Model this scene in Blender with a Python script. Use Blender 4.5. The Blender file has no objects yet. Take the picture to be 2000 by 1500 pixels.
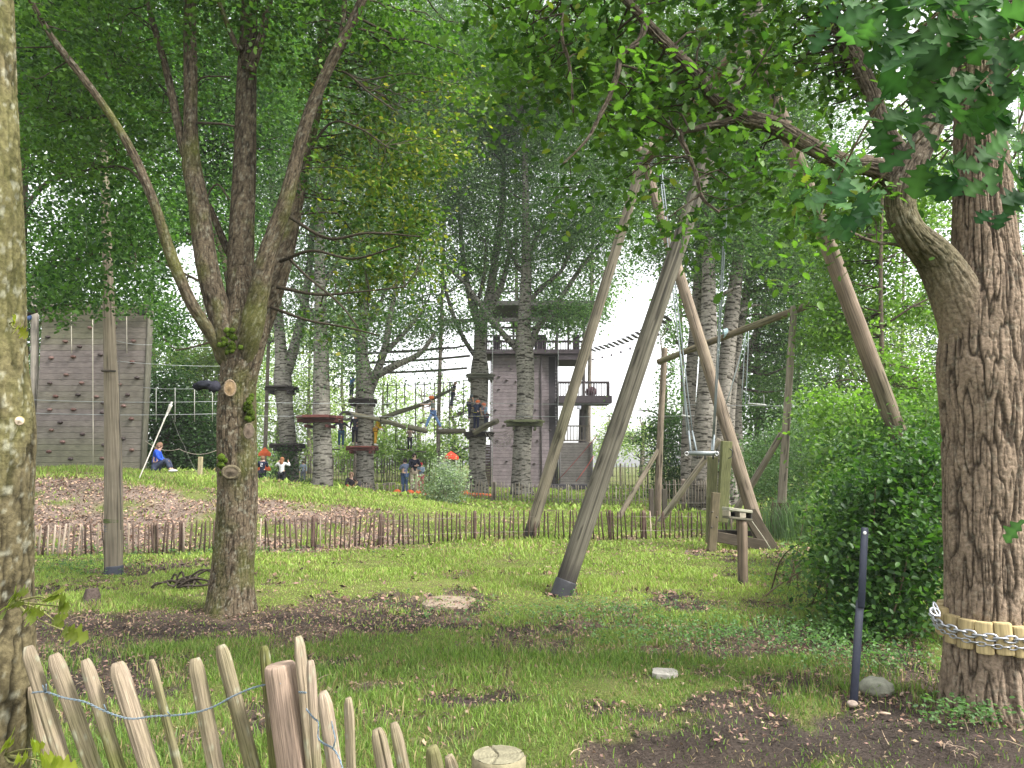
import bpy, math, random
import numpy as np
from mathutils import Vector

# ------------------------------------------------------------ camera, sky, sun, exposure
S = bpy.context.scene
CAMH = 1.6
FPX, CX, CY = 1500.0, 1000.0, 750.0
PITCH = math.radians(5.71)
cam_d = bpy.data.cameras.new("camera")
cam_d.sensor_width = 36.0
cam_d.lens = FPX / 2000.0 * 36.0
cam_d.clip_start = 0.05
cam_d.clip_end = 2000.0
cam = bpy.data.objects.new("camera", cam_d)
S.collection.objects.link(cam)
cam.location = (0, 0, CAMH)
cam.rotation_euler = (math.radians(90) + PITCH, 0, 0)
S.camera = cam

SUN_EL, SUN_AZ = math.radians(52), math.radians(62)      # azimuth from +Y towards +X
world = bpy.data.worlds.new("World")
S.world = world
world.use_nodes = True
wn, wl = world.node_tree.nodes, world.node_tree.links
wn.clear()
w_out = wn.new("ShaderNodeOutputWorld")
w_bg = wn.new("ShaderNodeBackground")
w_sky = wn.new("ShaderNodeTexSky")
w_sky.sky_type = 'NISHITA'
w_sky.sun_disc = False
w_sky.sun_elevation = SUN_EL
w_sky.sun_rotation = SUN_AZ
w_sky.dust_density = 2.0
w_hs = wn.new("ShaderNodeHueSaturation")                  # overcast: nearly colourless
w_hs.inputs['Saturation'].default_value = 0.12
w_hs.inputs['Value'].default_value = 1.0
w_tc = wn.new("ShaderNodeTexCoord")
w_no = wn.new("ShaderNodeTexNoise")
w_no.inputs['Scale'].default_value = 2.2
w_no.inputs['Detail'].default_value = 5
w_mr = wn.new("ShaderNodeMapRange")
w_mr.inputs['From Min'].default_value = 0.3
w_mr.inputs['From Max'].default_value = 0.7
w_mr.inputs['To Min'].default_value = 0.95
w_mr.inputs['To Max'].default_value = 1.2
w_mul = wn.new("ShaderNodeVectorMath"); w_mul.operation = 'SCALE'
wl.new(w_tc.outputs['Generated'], w_no.inputs['Vector'])
wl.new(w_no.outputs['Fac'], w_mr.inputs['Value'])
wl.new(w_sky.outputs[0], w_hs.inputs['Color'])
wl.new(w_hs.outputs[0], w_mul.inputs[0])
wl.new(w_mr.outputs[0], w_mul.inputs['Scale'])
wl.new(w_mul.outputs[0], w_bg.inputs['Color'])
wl.new(w_bg.outputs[0], w_out.inputs['Surface'])
w_bg.inputs['Strength'].default_value = 0.15

sun_d = bpy.data.lights.new("sun", 'SUN')
sun_d.energy = 2.3
sun_d.angle = math.radians(14)
sun_d.color = (1.0, 0.96, 0.90)
sun = bpy.data.objects.new("sun", sun_d)
S.collection.objects.link(sun)
_sd = Vector((math.cos(SUN_EL) * math.sin(SUN_AZ), math.cos(SUN_EL) * math.cos(SUN_AZ), math.sin(SUN_EL)))
_sd = Vector((_sd.x, -_sd.y, _sd.z))                      # light comes from the right and a little behind the viewer
w_sky.sun_rotation = math.pi - SUN_AZ
sun.rotation_euler = _sd.to_track_quat('Z', 'Y').to_euler()
sun.location = (20, -10, 40)

S.view_settings.view_transform = 'Standard'
S.view_settings.look = 'None'
S.view_settings.gamma = 1.0
S.view_settings.use_curve_mapping = False
S.view_settings.exposure = 1.7
S.cycles.max_bounces = 10
S.cycles.diffuse_bounces = 8
S.cycles.glossy_bounces = 2
S.cycles.transmission_bounces = 4
S.cycles.use_denoising = True
S.cycles.use_fast_gi = False
S.cycles.sample_clamp_indirect = 6.0

# ------------------------------------------------------------ helpers
R = np.random.default_rng(7)
random.seed(7)
CT, ST = math.cos(PITCH), math.sin(PITCH)

def ray(px, py):
    u, v = (px - CX) / FPX, (CY - py) / FPX
    return np.array([u, CT - v * ST, ST + v * CT])

def P(px, py, Y):
    d = ray(px, py)
    return np.array([0, 0, CAMH]) + d * (Y / d[1])

def to_px(x, y, z):
    dz = z - CAMH
    c = y * CT + dz * ST
    v = -y * ST + dz * CT
    return CX + FPX * x / np.maximum(c, .05), CY - FPX * v / np.maximum(c, .05)

def _h(ix, iy, iz, seed):
    n = (ix * 374761393 + iy * 668265263 + iz * 2147483647 + seed * 974711) & 0xffffffff
    n = ((n ^ (n >> 13)) * 1274126177) & 0xffffffff
    n = ((n ^ (n >> 15)) * 2246822519) & 0xffffffff
    return ((n ^ (n >> 16)) & 0xffffff) / float(0xffffff) * 2 - 1

def noise(x, y, z=0.0, seed=0):
    x, y, z = np.broadcast_arrays(np.asarray(x, float), np.asarray(y, float), np.asarray(z, float))
    fx, fy, fz = np.floor(x), np.floor(y), np.floor(z)
    ix, iy, iz = fx.astype(np.int64), fy.astype(np.int64), fz.astype(np.int64)
    tx, ty, tz = x - fx, y - fy, z - fz
    sx, sy, sz = tx * tx * (3 - 2 * tx), ty * ty * (3 - 2 * ty), tz * tz * (3 - 2 * tz)
    r = 0
    for a in (0, 1):
        wa = sx if a else 1 - sx
        for b in (0, 1):
            wb = sy if b else 1 - sy
            for c in (0, 1):
                wc = sz if c else 1 - sz
                r = r + wa * wb * wc * _h(ix + a, iy + b, iz + c, seed)
    return r

def fbm(x, y, z=0.0, seed=0, oct=4):
    r, a, f = 0, 0.55, 1.0
    for i in range(oct):
        r = r + a * noise(np.asarray(x) * f + 17.3 * i, np.asarray(y) * f + 5.1 * i, np.asarray(z) * f, seed + i)
        a *= 0.5; f *= 2.03
    return r

def sstep(a, b, x):
    t = np.clip((x - a) / (b - a), 0, 1)
    return t * t * (3 - 2 * t)

def H(x, y):
    """height of the ground"""
    x = np.asarray(x, float); y = np.asarray(y, float)
    lat = np.interp(x, [-40, -14, -10.5, -8.6, -6.6, -4.8, -3, -1.2, .8], [1.38, 1.36, 1.28, 1.03, .78, .60, .40, .18, 0])
    dep = sstep(13.6, 20.5, y) * (1 - .75 * sstep(25, 33, y))
    z = lat * dep
    r = np.hypot(x, y)
    z = z + .035 * fbm(x * .5, y * .5, 0, 3, 3) * np.clip(r / 6, 0, 1) + .012 * fbm(x * 3, y * 3, 0, 8, 3)
    return z

def G(px, py):
    d = ray(px, py)
    o = np.array([0, 0, CAMH])
    lo, hi = 1.2, 120.0
    for n in (400, 60, 40):
        t = np.linspace(lo, hi, n) if n < 400 else np.geomspace(lo, hi, n)
        q = o + d * t[:, None]
        below = q[:, 2] <= H(q[:, 0], q[:, 1])
        i = int(np.argmax(below)) if below.any() else n - 1
        lo, hi = t[max(i - 1, 0)], t[i]
    return o + d * hi

def on(x, y):
    return np.array([x, y, float(H(x, y))])

class MB:
    """collects pieces and links them as ONE mesh object"""
    def __init__(self):
        self.V, self.C, self.F, self.U = [], [], [], []
        self.n = 0
    def add(self, V, F, col=(.5, .5, .5), uv=None):
        V = np.asarray(V, float).reshape(-1, 3)
        F = np.asarray(F, np.int64)
        if F.ndim == 1: F = F[None, :]
        col = np.asarray(col, float)
        if col.ndim == 1: col = np.tile(col[:3], (len(V), 1))
        self.V.append(V); self.C.append(col)
        self.F.append(F + self.n)
        if uv is None:
            uv = np.zeros((F.size, 2))
        self.U.append(np.asarray(uv, float).reshape(-1, 2))
        self.n += len(V)
    def more_faces(self, base, F, uv=None):
        F = np.asarray(F, np.int64)
        if F.ndim == 1: F = F[None, :]
        self.F.append(F + base)
        self.U.append(np.zeros((F.size, 2)) if uv is None else np.asarray(uv, float).reshape(-1, 2))
    def build(self, name, mat, parent=None, smooth=True, origin=None):
        V = np.concatenate(self.V); C = np.concatenate(self.C)
        if parent is not None:
            o = np.array(world_loc(parent))
            loc = (0, 0, 0)
        else:
            if origin is None:
                origin = np.array([V[:, 0].mean(), V[:, 1].mean(), V[:, 2].min()])
            o = np.array(origin); loc = tuple(o)
        V = V - o
        me = bpy.data.meshes.new(name)
        me.vertices.add(len(V)); me.vertices.foreach_set("co", V.astype(np.float32).ravel())
        li = np.concatenate([f.ravel() for f in self.F])
        tot = np.concatenate([np.full(len(f), f.shape[1]) for f in self.F])
        st = np.concatenate([[0], np.cumsum(tot)[:-1]])
        me.loops.add(len(li)); me.loops.foreach_set("vertex_index", li.astype(np.int32))
        me.polygons.add(len(tot))
        me.polygons.foreach_set("loop_start", st.astype(np.int32))
        me.polygons.foreach_set("loop_total", tot.astype(np.int32))
        me.polygons.foreach_set("use_smooth", np.full(len(tot), bool(smooth)))
        uvl = me.uv_layers.new(name="uv")
        uvl.data.foreach_set("uv", np.concatenate(self.U).astype(np.float32).ravel())
        ca = me.color_attributes.new("tint", 'FLOAT_COLOR', 'POINT')
        ca.data.foreach_set("color", np.concatenate([C, np.ones((len(C), 1))], 1).astype(np.float32).ravel())
        me.update(calc_edges=True)
        me.validate(clean_customdata=False)
        ob = bpy.data.objects.new(name, me)
        me.materials.append(mat)
        S.collection.objects.link(ob)
        ob.location = loc
        if parent is not None: ob.parent = parent
        return ob

def world_loc(o):
    l = Vector(o.location)
    while o.parent is not None:
        o = o.parent; l += Vector(o.location)
    return l

def tag(o, label=None, cat=None, group=None, kind=None):
    if label: o["label"] = label
    if cat: o["category"] = cat
    if group: o["group"] = group
    if kind: o["kind"] = kind
    return o

def thing(name, label, cat, loc, group=None):
    o = bpy.data.objects.new(name, None)
    o.empty_display_size = .2
    S.collection.objects.link(o)
    o.location = tuple(float(v) for v in loc)
    return tag(o, label, cat, group)

def norm(v):
    v = np.asarray(v, float)
    return v / max(np.linalg.norm(v), 1e-9)

def spline(pts, step):
    """Catmull-Rom through points (x,y,z,r), resampled about every step metres"""
    p = np.asarray(pts, float)
    if len(p) == 2:
        n = max(2, int(np.linalg.norm(p[1, :3] - p[0, :3]) / step) + 1)
        t = np.linspace(0, 1, n)[:, None]
        return p[0] * (1 - t) + p[1] * t
    q = np.vstack([2 * p[0] - p[1], p, 2 * p[-1] - p[-2]])
    out = []
    for i in range(1, len(q) - 2):
        n = max(1, int(np.linalg.norm(q[i + 1, :3] - q[i, :3]) / step))
        t = (np.arange(n) / n)[:, None]
        a, b, c, d = q[i - 1], q[i], q[i + 1], q[i + 2]
        out.append(.5 * (2 * b + (c - a) * t + (2 * a - 5 * b + 4 * c - d) * t ** 2 + (3 * b - a - 3 * c + d) * t ** 3))
    out.append(q[-2][None, :])
    o = np.vstack(out)
    o[:, 3] = np.maximum(o[:, 3], .0005)
    return o

def sweep(mb, pts, ns=12, step=.1, col=(.3, .25, .2), disp=None, flare=None, caps=True, prof=None, up=None, colf=None):
    """tube along pts (x,y,z,r). disp(theta, s, P)->radial metres ; colf(theta,s,P,d)->colour array ; prof: radial factors"""
    p = spline(pts, step)
    n = len(p)
    T = np.gradient(p[:, :3], axis=0)
    T /= np.maximum(np.linalg.norm(T, axis=1), 1e-9)[:, None]
    a = np.array([0, -1, 0.]) if abs(T[0][1]) < .9 else np.array([1., 0, 0])
    if up is not None: a = np.asarray(up, float)
    A = np.zeros((n, 3)); B = np.zeros((n, 3))
    a = norm(a - T[0] * a.dot(T[0]))
    for i in range(n):
        a = norm(a - T[i] * a.dot(T[i])); A[i] = a; B[i] = np.cross(T[i], a)
    s = np.concatenate([[0], np.cumsum(np.linalg.norm(np.diff(p[:, :3], axis=0), axis=1))])
    th = np.arange(ns) / ns * 2 * math.pi
    c, sn = np.cos(th), np.sin(th)
    D = A[:, None, :] * c[None, :, None] + B[:, None, :] * sn[None, :, None]
    rad = np.repeat(p[:, 3:4], ns, 1)
    if prof is not None: rad = rad * np.asarray(prof)[None, :]
    if flare is not None:
        fh, fa = flare
        rad = rad * (1 + fa * np.exp(-s / fh)[:, None] * (1 + .35 * np.cos(5 * th + 1.3)[None, :] * np.exp(-s / (fh * .6))[:, None]))
    base = p[:, None, :3] + D * rad[:, :, None]
    d = np.zeros((n, ns))
    if disp is not None:
        d = disp(th[None, :] + 0 * rad, s[:, None] + 0 * rad, base, rad)
        rad = rad + d
    V = (p[:, None, :3] + D * rad[:, :, None]).reshape(-1, 3)
    if colf is not None:
        C = colf(th[None, :] + 0 * rad, s[:, None] + 0 * rad, base, d).reshape(-1, 3)
    else:
        C = np.tile(np.asarray(col, float)[:3], (n * ns, 1))
    i = np.arange(n - 1)[:, None]; j = np.arange(ns)[None, :]; j1 = (j + 1) % ns
    F = np.stack([i * ns + j, i * ns + j1, (i + 1) * ns + j1, (i + 1) * ns + j], -1).reshape(-1, 4)
    r0 = float(p[:, 3].mean())
    u0 = j / ns * 2 * math.pi * r0 + 0 * i; u1 = (j + 1) / ns * 2 * math.pi * r0 + 0 * i
    v0 = s[i] + 0 * j; v1 = s[i + 1] + 0 * j
    uv = np.stack([np.stack([u0, v0], -1), np.stack([u1, v0], -1), np.stack([u1, v1], -1), np.stack([u0, v1], -1)], 2).reshape(-1, 2)
    b0 = mb.n
    mb.add(V, F, C, uv)
    if caps:
        for k, (row, ctr) in enumerate(((0, p[0, :3]), (n - 1, p[-1, :3]))):
            cb = mb.n
            ctr = V[row * ns:(row + 1) * ns].mean(0)
            idx = np.arange(ns)
            tri = np.stack([np.full(ns, cb), b0 + row * ns + (idx + 1) % ns, b0 + row * ns + idx], -1)
            if row: tri = tri[:, [0, 2, 1]]
            cuv = np.stack([np.zeros((ns, 2)), np.stack([np.cos(th), np.sin(th)], -1) * r0, np.stack([np.cos(th), np.sin(th)], -1) * r0], 1).reshape(-1, 2)
            mb.V.append(ctr[None, :]); mb.C.append(C[row * ns][None, :]); mb.n += 1
            mb.F.append(tri); mb.U.append(cuv)
    return p

def tube(mb, a, b, r, r2=None, ns=10, col=(.3, .25, .2), step=1.0, **k):
    return sweep(mb, [(*a, r), (*b, r if r2 is None else r2)], ns, step, col, **k)

def rope_pts(a, b, sag, n=10):
    a, b = np.asarray(a), np.asarray(b)
    t = np.linspace(0, 1, n)[:, None]
    p = a * (1 - t) + b * t
    p[:, 2] -= sag * 4 * (t * (1 - t))[:, 0]
    return p

def beam(mb, a, b, w, h, col=(.3, .25, .2), up=(0, 0, 1), bev=.006, jit=0.0):
    """chamfered board from a to b, w across, h along up"""
    a, b = np.asarray(a, float), np.asarray(b, float)
    T = norm(b - a); L = np.linalg.norm(b - a)
    up = np.asarray(up, float)
    N = norm(up - T * up.dot(T)) if abs(norm(up).dot(T)) < .98 else norm(np.cross(T, [0.3, 1, 0]))
    W = np.cross(T, N)
    e = min(bev, w * .3, h * .3)
    x, y = w / 2, h / 2
    ring = [(x - e, -y), (x, -y + e), (x, y - e), (x - e, y), (-x + e, y), (-x, y - e), (-x, -y + e), (-x + e, -y)]
    ring_in = [(q[0] * (1 - 1.6 * e / w), q[1] * (1 - 1.6 * e / h)) for q in ring]
    V = []
    for t, rg in ((0, ring_in), (e, ring), (L - e, ring), (L, ring_in)):
        for (q0, q1) in rg:
            V.append(a + T * t + W * q0 + N * q1)
    V = np.array(V)
    if jit: V = V + R.normal(0, jit, V.shape)
    per = np.concatenate([[0], np.cumsum([math.dist(ring[k], ring[(k + 1) % 8]) for k in range(8)])])
    tv = (0, e, L - e, L)
    F, U = [], []
    off = R.uniform(0, 5, 2)
    for i in range(3):
        for k in range(8):
            k1 = (k + 1) % 8
            F.append((i * 8 + k, i * 8 + k1, (i + 1) * 8 + k1, (i + 1) * 8 + k))
            for uu, vv in ((per[k], tv[i]), (per[k + 1], tv[i]), (per[k + 1], tv[i + 1]), (per[k], tv[i + 1])):
                U.append((uu + off[0], vv + off[1]))
    b0 = mb.n
    F = np.array(F)[:, ::-1]; U = np.array(U).reshape(-1, 4, 2)[:, ::-1].reshape(-1, 2)
    mb.add(V, F, col, U)
    mb.more_faces(b0, np.arange(8))
    mb.more_faces(b0 + 24, np.arange(8)[::-1])

def blob(mb, c, r, col, nz=.15, seed=0, nu=14, nv=9, rot=None, fr=2.0):
    """noisy ellipsoid"""
    th = np.arange(nu) / nu * 2 * math.pi
    ph = np.linspace(0, math.pi, nv)[1:-1]
    D = [np.array([0, 0, 1.])]
    for q in ph:
        for t in th: D.append(np.array([math.sin(q) * math.cos(t), math.sin(q) * math.sin(t), math.cos(q)]))
    D.append(np.array([0, 0, -1.]))
    D = np.array(D)
    k = 1 + nz * fbm(D[:, 0] * fr + seed, D[:, 1] * fr, D[:, 2] * fr, seed, 3)
    V = D * np.asarray(r, float) * k[:, None]
    if rot is not None: V = V @ np.asarray(rot).T
    V = V + np.asarray(c)
    b0 = mb.n
    m = len(ph)
    i = np.arange(m - 1)[:, None]; j = np.arange(nu)[None, :]; j1 = (j + 1) % nu
    F = 1 + np.stack([i * nu + j, (i + 1) * nu + j, (i + 1) * nu + j1, i * nu + j1], -1).reshape(-1, 4)
    mb.add(V, F, col)
    jj = np.arange(nu)
    mb.more_faces(b0, np.stack([0 * jj, 1 + jj, 1 + (jj + 1) % nu], -1))
    e = 1 + (m - 1) * nu
    mb.more_faces(b0, np.stack([0 * jj + len(D) - 1, e + (jj + 1) % nu, e + jj], -1))

def rotz(a):
    c, s = math.cos(a), math.sin(a)
    return np.array([[c, -s, 0], [s, c, 0], [0, 0, 1.]])

# ------------------------------------------------------------ materials
def new_mat(name):
    m = bpy.data.materials.new(name)
    m.use_nodes = True
    nt = m.node_tree
    nt.nodes.clear()
    out = nt.nodes.new("ShaderNodeOutputMaterial")
    return m, nt.nodes, nt.links, out

def N_(n, t, **k):
    x = n.new(t)
    for a, b in k.items():
        if a in x.inputs: x.inputs[a].default_value = b
        else: setattr(x, a, b)
    return x

def tint_mat(name, rough=.8, spec=.2, nscale=30, nlo=.75, nhi=1.2, bump=.3, bdist=.01, stretch=None, metal=0.0, coord='Object', detail=5, sheen=0):
    """surface colour from the mesh's own tint, varied by procedural noise; optional grain stretched along the uv's v"""
    m, n, l, out = new_mat(name)
    at = n.new("ShaderNodeAttribute"); at.attribute_name = "tint"
    tc = n.new("ShaderNodeTexCoord")
    mp = n.new("ShaderNodeMapping")
    if stretch:
        l.new(tc.outputs['UV'], mp.inputs['Vector'])
        mp.inputs['Scale'].default_value = stretch
    else:
        l.new(tc.outputs[coord], mp.inputs['Vector'])
        mp.inputs['Scale'].default_value = (nscale, nscale, nscale)
    no = N_(n, "ShaderNodeTexNoise", Scale=1.0, Detail=detail, Roughness=.6)
    l.new(mp.outputs[0], no.inputs['Vector'])
    mr = N_(n, "ShaderNodeMapRange"); mr.inputs['From Min'].default_value = .3; mr.inputs['From Max'].default_value = .7
    mr.inputs['To Min'].default_value = nlo; mr.inputs['To Max'].default_value = nhi
    l.new(no.outputs['Fac'], mr.inputs['Value'])
    big = N_(n, "ShaderNodeTexNoise", Scale=3.0, Detail=3)
    l.new(tc.outputs['Object'], big.inputs['Vector'])
    mr2 = N_(n, "ShaderNodeMapRange"); mr2.inputs['From Min'].default_value = .3; mr2.inputs['From Max'].default_value = .7
    mr2.inputs['To Min'].default_value = .82; mr2.inputs['To Max'].default_value = 1.15
    l.new(big.outputs['Fac'], mr2.inputs['Value'])
    mu = N_(n, "ShaderNodeMath", operation='MULTIPLY')
    l.new(mr.outputs[0], mu.inputs[0]); l.new(mr2.outputs[0], mu.inputs[1])
    sc = N_(n, "ShaderNodeVectorMath", operation='SCALE')
    l.new(at.outputs['Color'], sc.inputs[0]); l.new(mu.outputs[0], sc.inputs['Scale'])
    b = n.new("ShaderNodeBsdfPrincipled")
    b.inputs['Roughness'].default_value = rough
    b.inputs['Specular IOR Level'].default_value = spec
    b.inputs['Metallic'].default_value = metal
    l.new(sc.outputs[0], b.inputs['Base Color'])
    if bump:
        bp = N_(n, "ShaderNodeBump", Strength=bump, Distance=bdist)
        l.new(no.outputs['Fac'], bp.inputs['Height'])
        l.new(bp.outputs[0], b.inputs['Normal'])
    l.new(b.outputs[0], out.inputs['Surface'])
    return m

def leaf_mat(name, trans=.48, rough=.45, spec=.35, warm=(1.05, 1.3, .6)):
    m, n, l, out = new_mat(name)
    at = n.new("ShaderNodeAttribute"); at.attribute_name = "tint"
    b = n.new("ShaderNodeBsdfPrincipled")
    b.inputs['Roughness'].default_value = rough
    b.inputs['Specular IOR Level'].default_value = spec
    l.new(at.outputs['Color'], b.inputs['Base Color'])
    vm = N_(n, "ShaderNodeVectorMath", operation='MULTIPLY')
    vm.inputs[1].default_value = warm
    l.new(at.outputs['Color'], vm.inputs[0])
    t = n.new("ShaderNodeBsdfTranslucent")
    l.new(vm.outputs[0], t.inputs['Color'])
    mx = N_(n, "ShaderNodeMixShader"); mx.inputs[0].default_value = trans
    l.new(b.outputs[0], mx.inputs[1]); l.new(t.outputs[0], mx.inputs[2])
    l.new(mx.outputs[0], out.inputs['Surface'])
    return m

def poplar_mat(name):
    """pale bark with dark sideways cracks, rougher and darker towards the foot"""
    m, n, l, out = new_mat(name)
    at = n.new("ShaderNodeAttribute"); at.attribute_name = "tint"
    tc = n.new("ShaderNodeTexCoord")
    mp = n.new("ShaderNodeMapping"); mp.inputs['Scale'].default_value = (2.6, 11.0, 1)
    l.new(tc.outputs['UV'], mp.inputs['Vector'])
    no = N_(n, "ShaderNodeTexNoise", Scale=1.0, Detail=6, Roughness=.62, Distortion=.6)
    l.new(mp.outputs[0], no.inputs['Vector'])
    cr = n.new("ShaderNodeValToRGB")
    cr.color_ramp.elements[0].position = .42; cr.color_ramp.elements[0].color = (.15, .14, .12, 1)
    cr.color_ramp.elements[1].position = .50; cr.color_ramp.elements[1].color = (1, 1, 1, 1)
    l.new(no.outputs['Fac'], cr.inputs[0])
    mp2 = n.new("ShaderNodeMapping"); mp2.inputs['Scale'].default_value = (12, 12, 12)
    l.new(tc.outputs['Object'], mp2.inputs['Vector'])
    n2 = N_(n, "ShaderNodeTexNoise", Scale=1.0, Detail=6)
    l.new(mp2.outputs[0], n2.inputs['Vector'])
    mr = N_(n, "ShaderNodeMapRange"); mr.inputs['From Min'].default_value = .3; mr.inputs['From Max'].default_value = .7
    mr.inputs['To Min'].default_value = .65; mr.inputs['To Max'].default_value = 1.2
    l.new(n2.outputs['Fac'], mr.inputs['Value'])
    vm = N_(n, "ShaderNodeVectorMath", operation='MULTIPLY')
    l.new(at.outputs['Color'], vm.inputs[0]); l.new(cr.outputs[0], vm.inputs[1])
    sc = N_(n, "ShaderNodeVectorMath", operation='SCALE')
    l.new(vm.outputs[0], sc.inputs[0]); l.new(mr.outputs[0], sc.inputs['Scale'])
    b = n.new("ShaderNodeBsdfPrincipled"); b.inputs['Roughness'].default_value = .85
    b.inputs['Specular IOR Level'].default_value = .15
    l.new(sc.outputs[0], b.inputs['Base Color'])
    bp = N_(n, "ShaderNodeBump", Strength=.7, Distance=.03)
    l.new(no.outputs['Fac'], bp.inputs['Height']); l.new(bp.outputs[0], b.inputs['Normal'])
    l.new(b.outputs[0], out.inputs['Surface'])
    return m

M = {}
M['bark'] = tint_mat('bark', .95, .1, 45, .6, 1.35, .8, .012)
M['barkfar'] = tint_mat('bark_far', .95, .1, 14, .55, 1.4, .6, .02)
M['poplar'] = poplar_mat('poplar_bark')
M['wood'] = tint_mat('weathered_wood', .85, .15, stretch=(70, 5, 1), nlo=.6, nhi=1.3, bump=.5, bdist=.004)
M['wood_near'] = tint_mat('rough_split_wood', .88, .12, stretch=(230, 8, 1), nlo=.42, nhi=1.35, bump=.9, bdist=.0035, detail=7)
M['pole'] = tint_mat('debarked_pole', .85, .12, stretch=(60, 1.3, 1), nlo=.5, nhi=1.3, bump=.8, bdist=.008, detail=7)
M['rope'] = tint_mat('rope', .8, .2, 200, .8, 1.1, .2, .002)
M['steel'] = tint_mat('galvanised_steel', .38, .5, 90, .8, 1.15, .15, .001, metal=.85)
M['plastic'] = tint_mat('plastic', .5, .35, 60, .85, 1.1, .1, .002)
M['cloth'] = tint_mat('cloth', .9, .1, 60, .75, 1.15, .3, .004)
M['skin'] = tint_mat('skin', .55, .3, 40, .93, 1.05, 0)
M['stone'] = tint_mat('stone', .9, .2, 30, .7, 1.2, .6, .008)
M['ground'] = tint_mat('soil_and_turf', .97, .08, 55, .45, 1.5, 1.0, .02, detail=8)
M['grass'] = leaf_mat('grass_blades', .35, .5, .25)
M['leaf'] = leaf_mat('leaves')
M['leafnear'] = leaf_mat('near_leaves', .42, .6, .12)
M['leafdark'] = leaf_mat('glossy_leaves', .38, .42, .28, (1.3, 1.6, .5))
M['litter'] = tint_mat('dead_leaves', .9, .15, 40, .7, 1.2, 0)
M['moss'] = tint_mat('moss', 1.0, .05, 60, .5, 1.4, 1.0, .02)
# ------------------------------------------------------------ ground
# worn, bare or littered places: (px, py, half width, half height, strength, kind) read off the photo and stored in ground metres
def world_patches():
    out = []
    for px, py, rx, ry, k in (
        (260, 1225, 330, 42, 1.0), (620, 1210, 180, 36, .95), (820, 1215, 260, 26, .62), (1100, 1225, 260, 30, .6), (1400, 1180, 200, 26, .5), (150, 1330, 240, 60, .55), (800, 1420, 200, 40, .5), (1150, 1390, 120, 20, .45), (450, 1215, 120, 22, 1.0), (870, 1180, 120, 26, .75), (1180, 1205, 240, 22, .6),
        (1480, 1245, 260, 34, 1.0), (1690, 1290, 170, 60, .85), (1300, 1225, 200, 26, .8), (1010, 1240, 140, 26, .6),
        (910, 1368, 120, 20, .9), (700, 1345, 100, 18, .5), (520, 1400, 70, 50, .9), (640, 1290, 80, 10, .4),
        (1650, 1440, 420, 62, 1.2), (1900, 1440, 260, 90, 1.2), (1250, 1470, 170, 30, .9), (1500, 1395, 120, 16, .5), (1850, 1350, 140, 60, 1.0),
        (300, 1110, 90, 14, .8), (100, 1150, 110, 30, .7), (1110, 1165, 70, 14, .6), (1600, 1110, 120, 50, .6), (1470, 1090, 110, 22, .45),
        (120, 1290, 160, 30, .6), (360, 1450, 120, 30, .45), (960, 1120, 200, 8, .3), (560, 1440, 60, 60, .6), (130, 1420, 160, 30, .5)):
        a = G(px, py); b = G(px, min(py + ry, 1499)); c = G(px, py - ry)
        out.append((a[0], (b[1] + c[1]) / 2, rx / FPX * a[1], max(abs(c[1] - b[1]) / 2, .12), k))
    return out
PATCH = world_patches()

def bare(x, y):
    """how bare (0 turf .. 1 soil) the ground is"""
    x = np.asarray(x, float); y = np.asarray(y, float)
    b = np.zeros(np.broadcast(x, y).shape)
    wv = .95 * fbm(x * 2.1, y * 2.1, 0, 15, 5)
    for cx, cy, rx, ry, k in PATCH:
        d = np.sqrt(((x - cx) / rx) ** 2 + ((y - cy) / ry) ** 2)
        b = np.maximum(b, k * (1 - sstep(.15, 1.5, d + wv)))
    b = b + .75 * fbm(x * 1.1, y * 1.1, 0, 21, 4) * (.35 + .65 * (b > .05))
    b = b + .16 + .66 * fbm(x * 4, y * 4, 0, 31, 4)
    # littered slope of the mound, right behind the fence
    hh = H(x, y)
    sl = sstep(13.3, 13.9, y) * (1 - sstep(18.4, 20.0, y)) * (1 - sstep(-4.2, -.3, x))
    b = np.maximum(b, sl * (.66 + 1.3 * fbm(x * .8, y * .8, 0, 41, 4)))
    b = np.where(y < 2.6, b + .2, b)
    return np.clip(b, 0, 1)

def litterish(x, y):
    """leaf litter rather than bare soil"""
    px, py = to_px(x, y, 0)
    near_path = sstep(1370, 1430, py) * sstep(1100, 1250, px)
    return 1 - .85 * near_path

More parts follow.
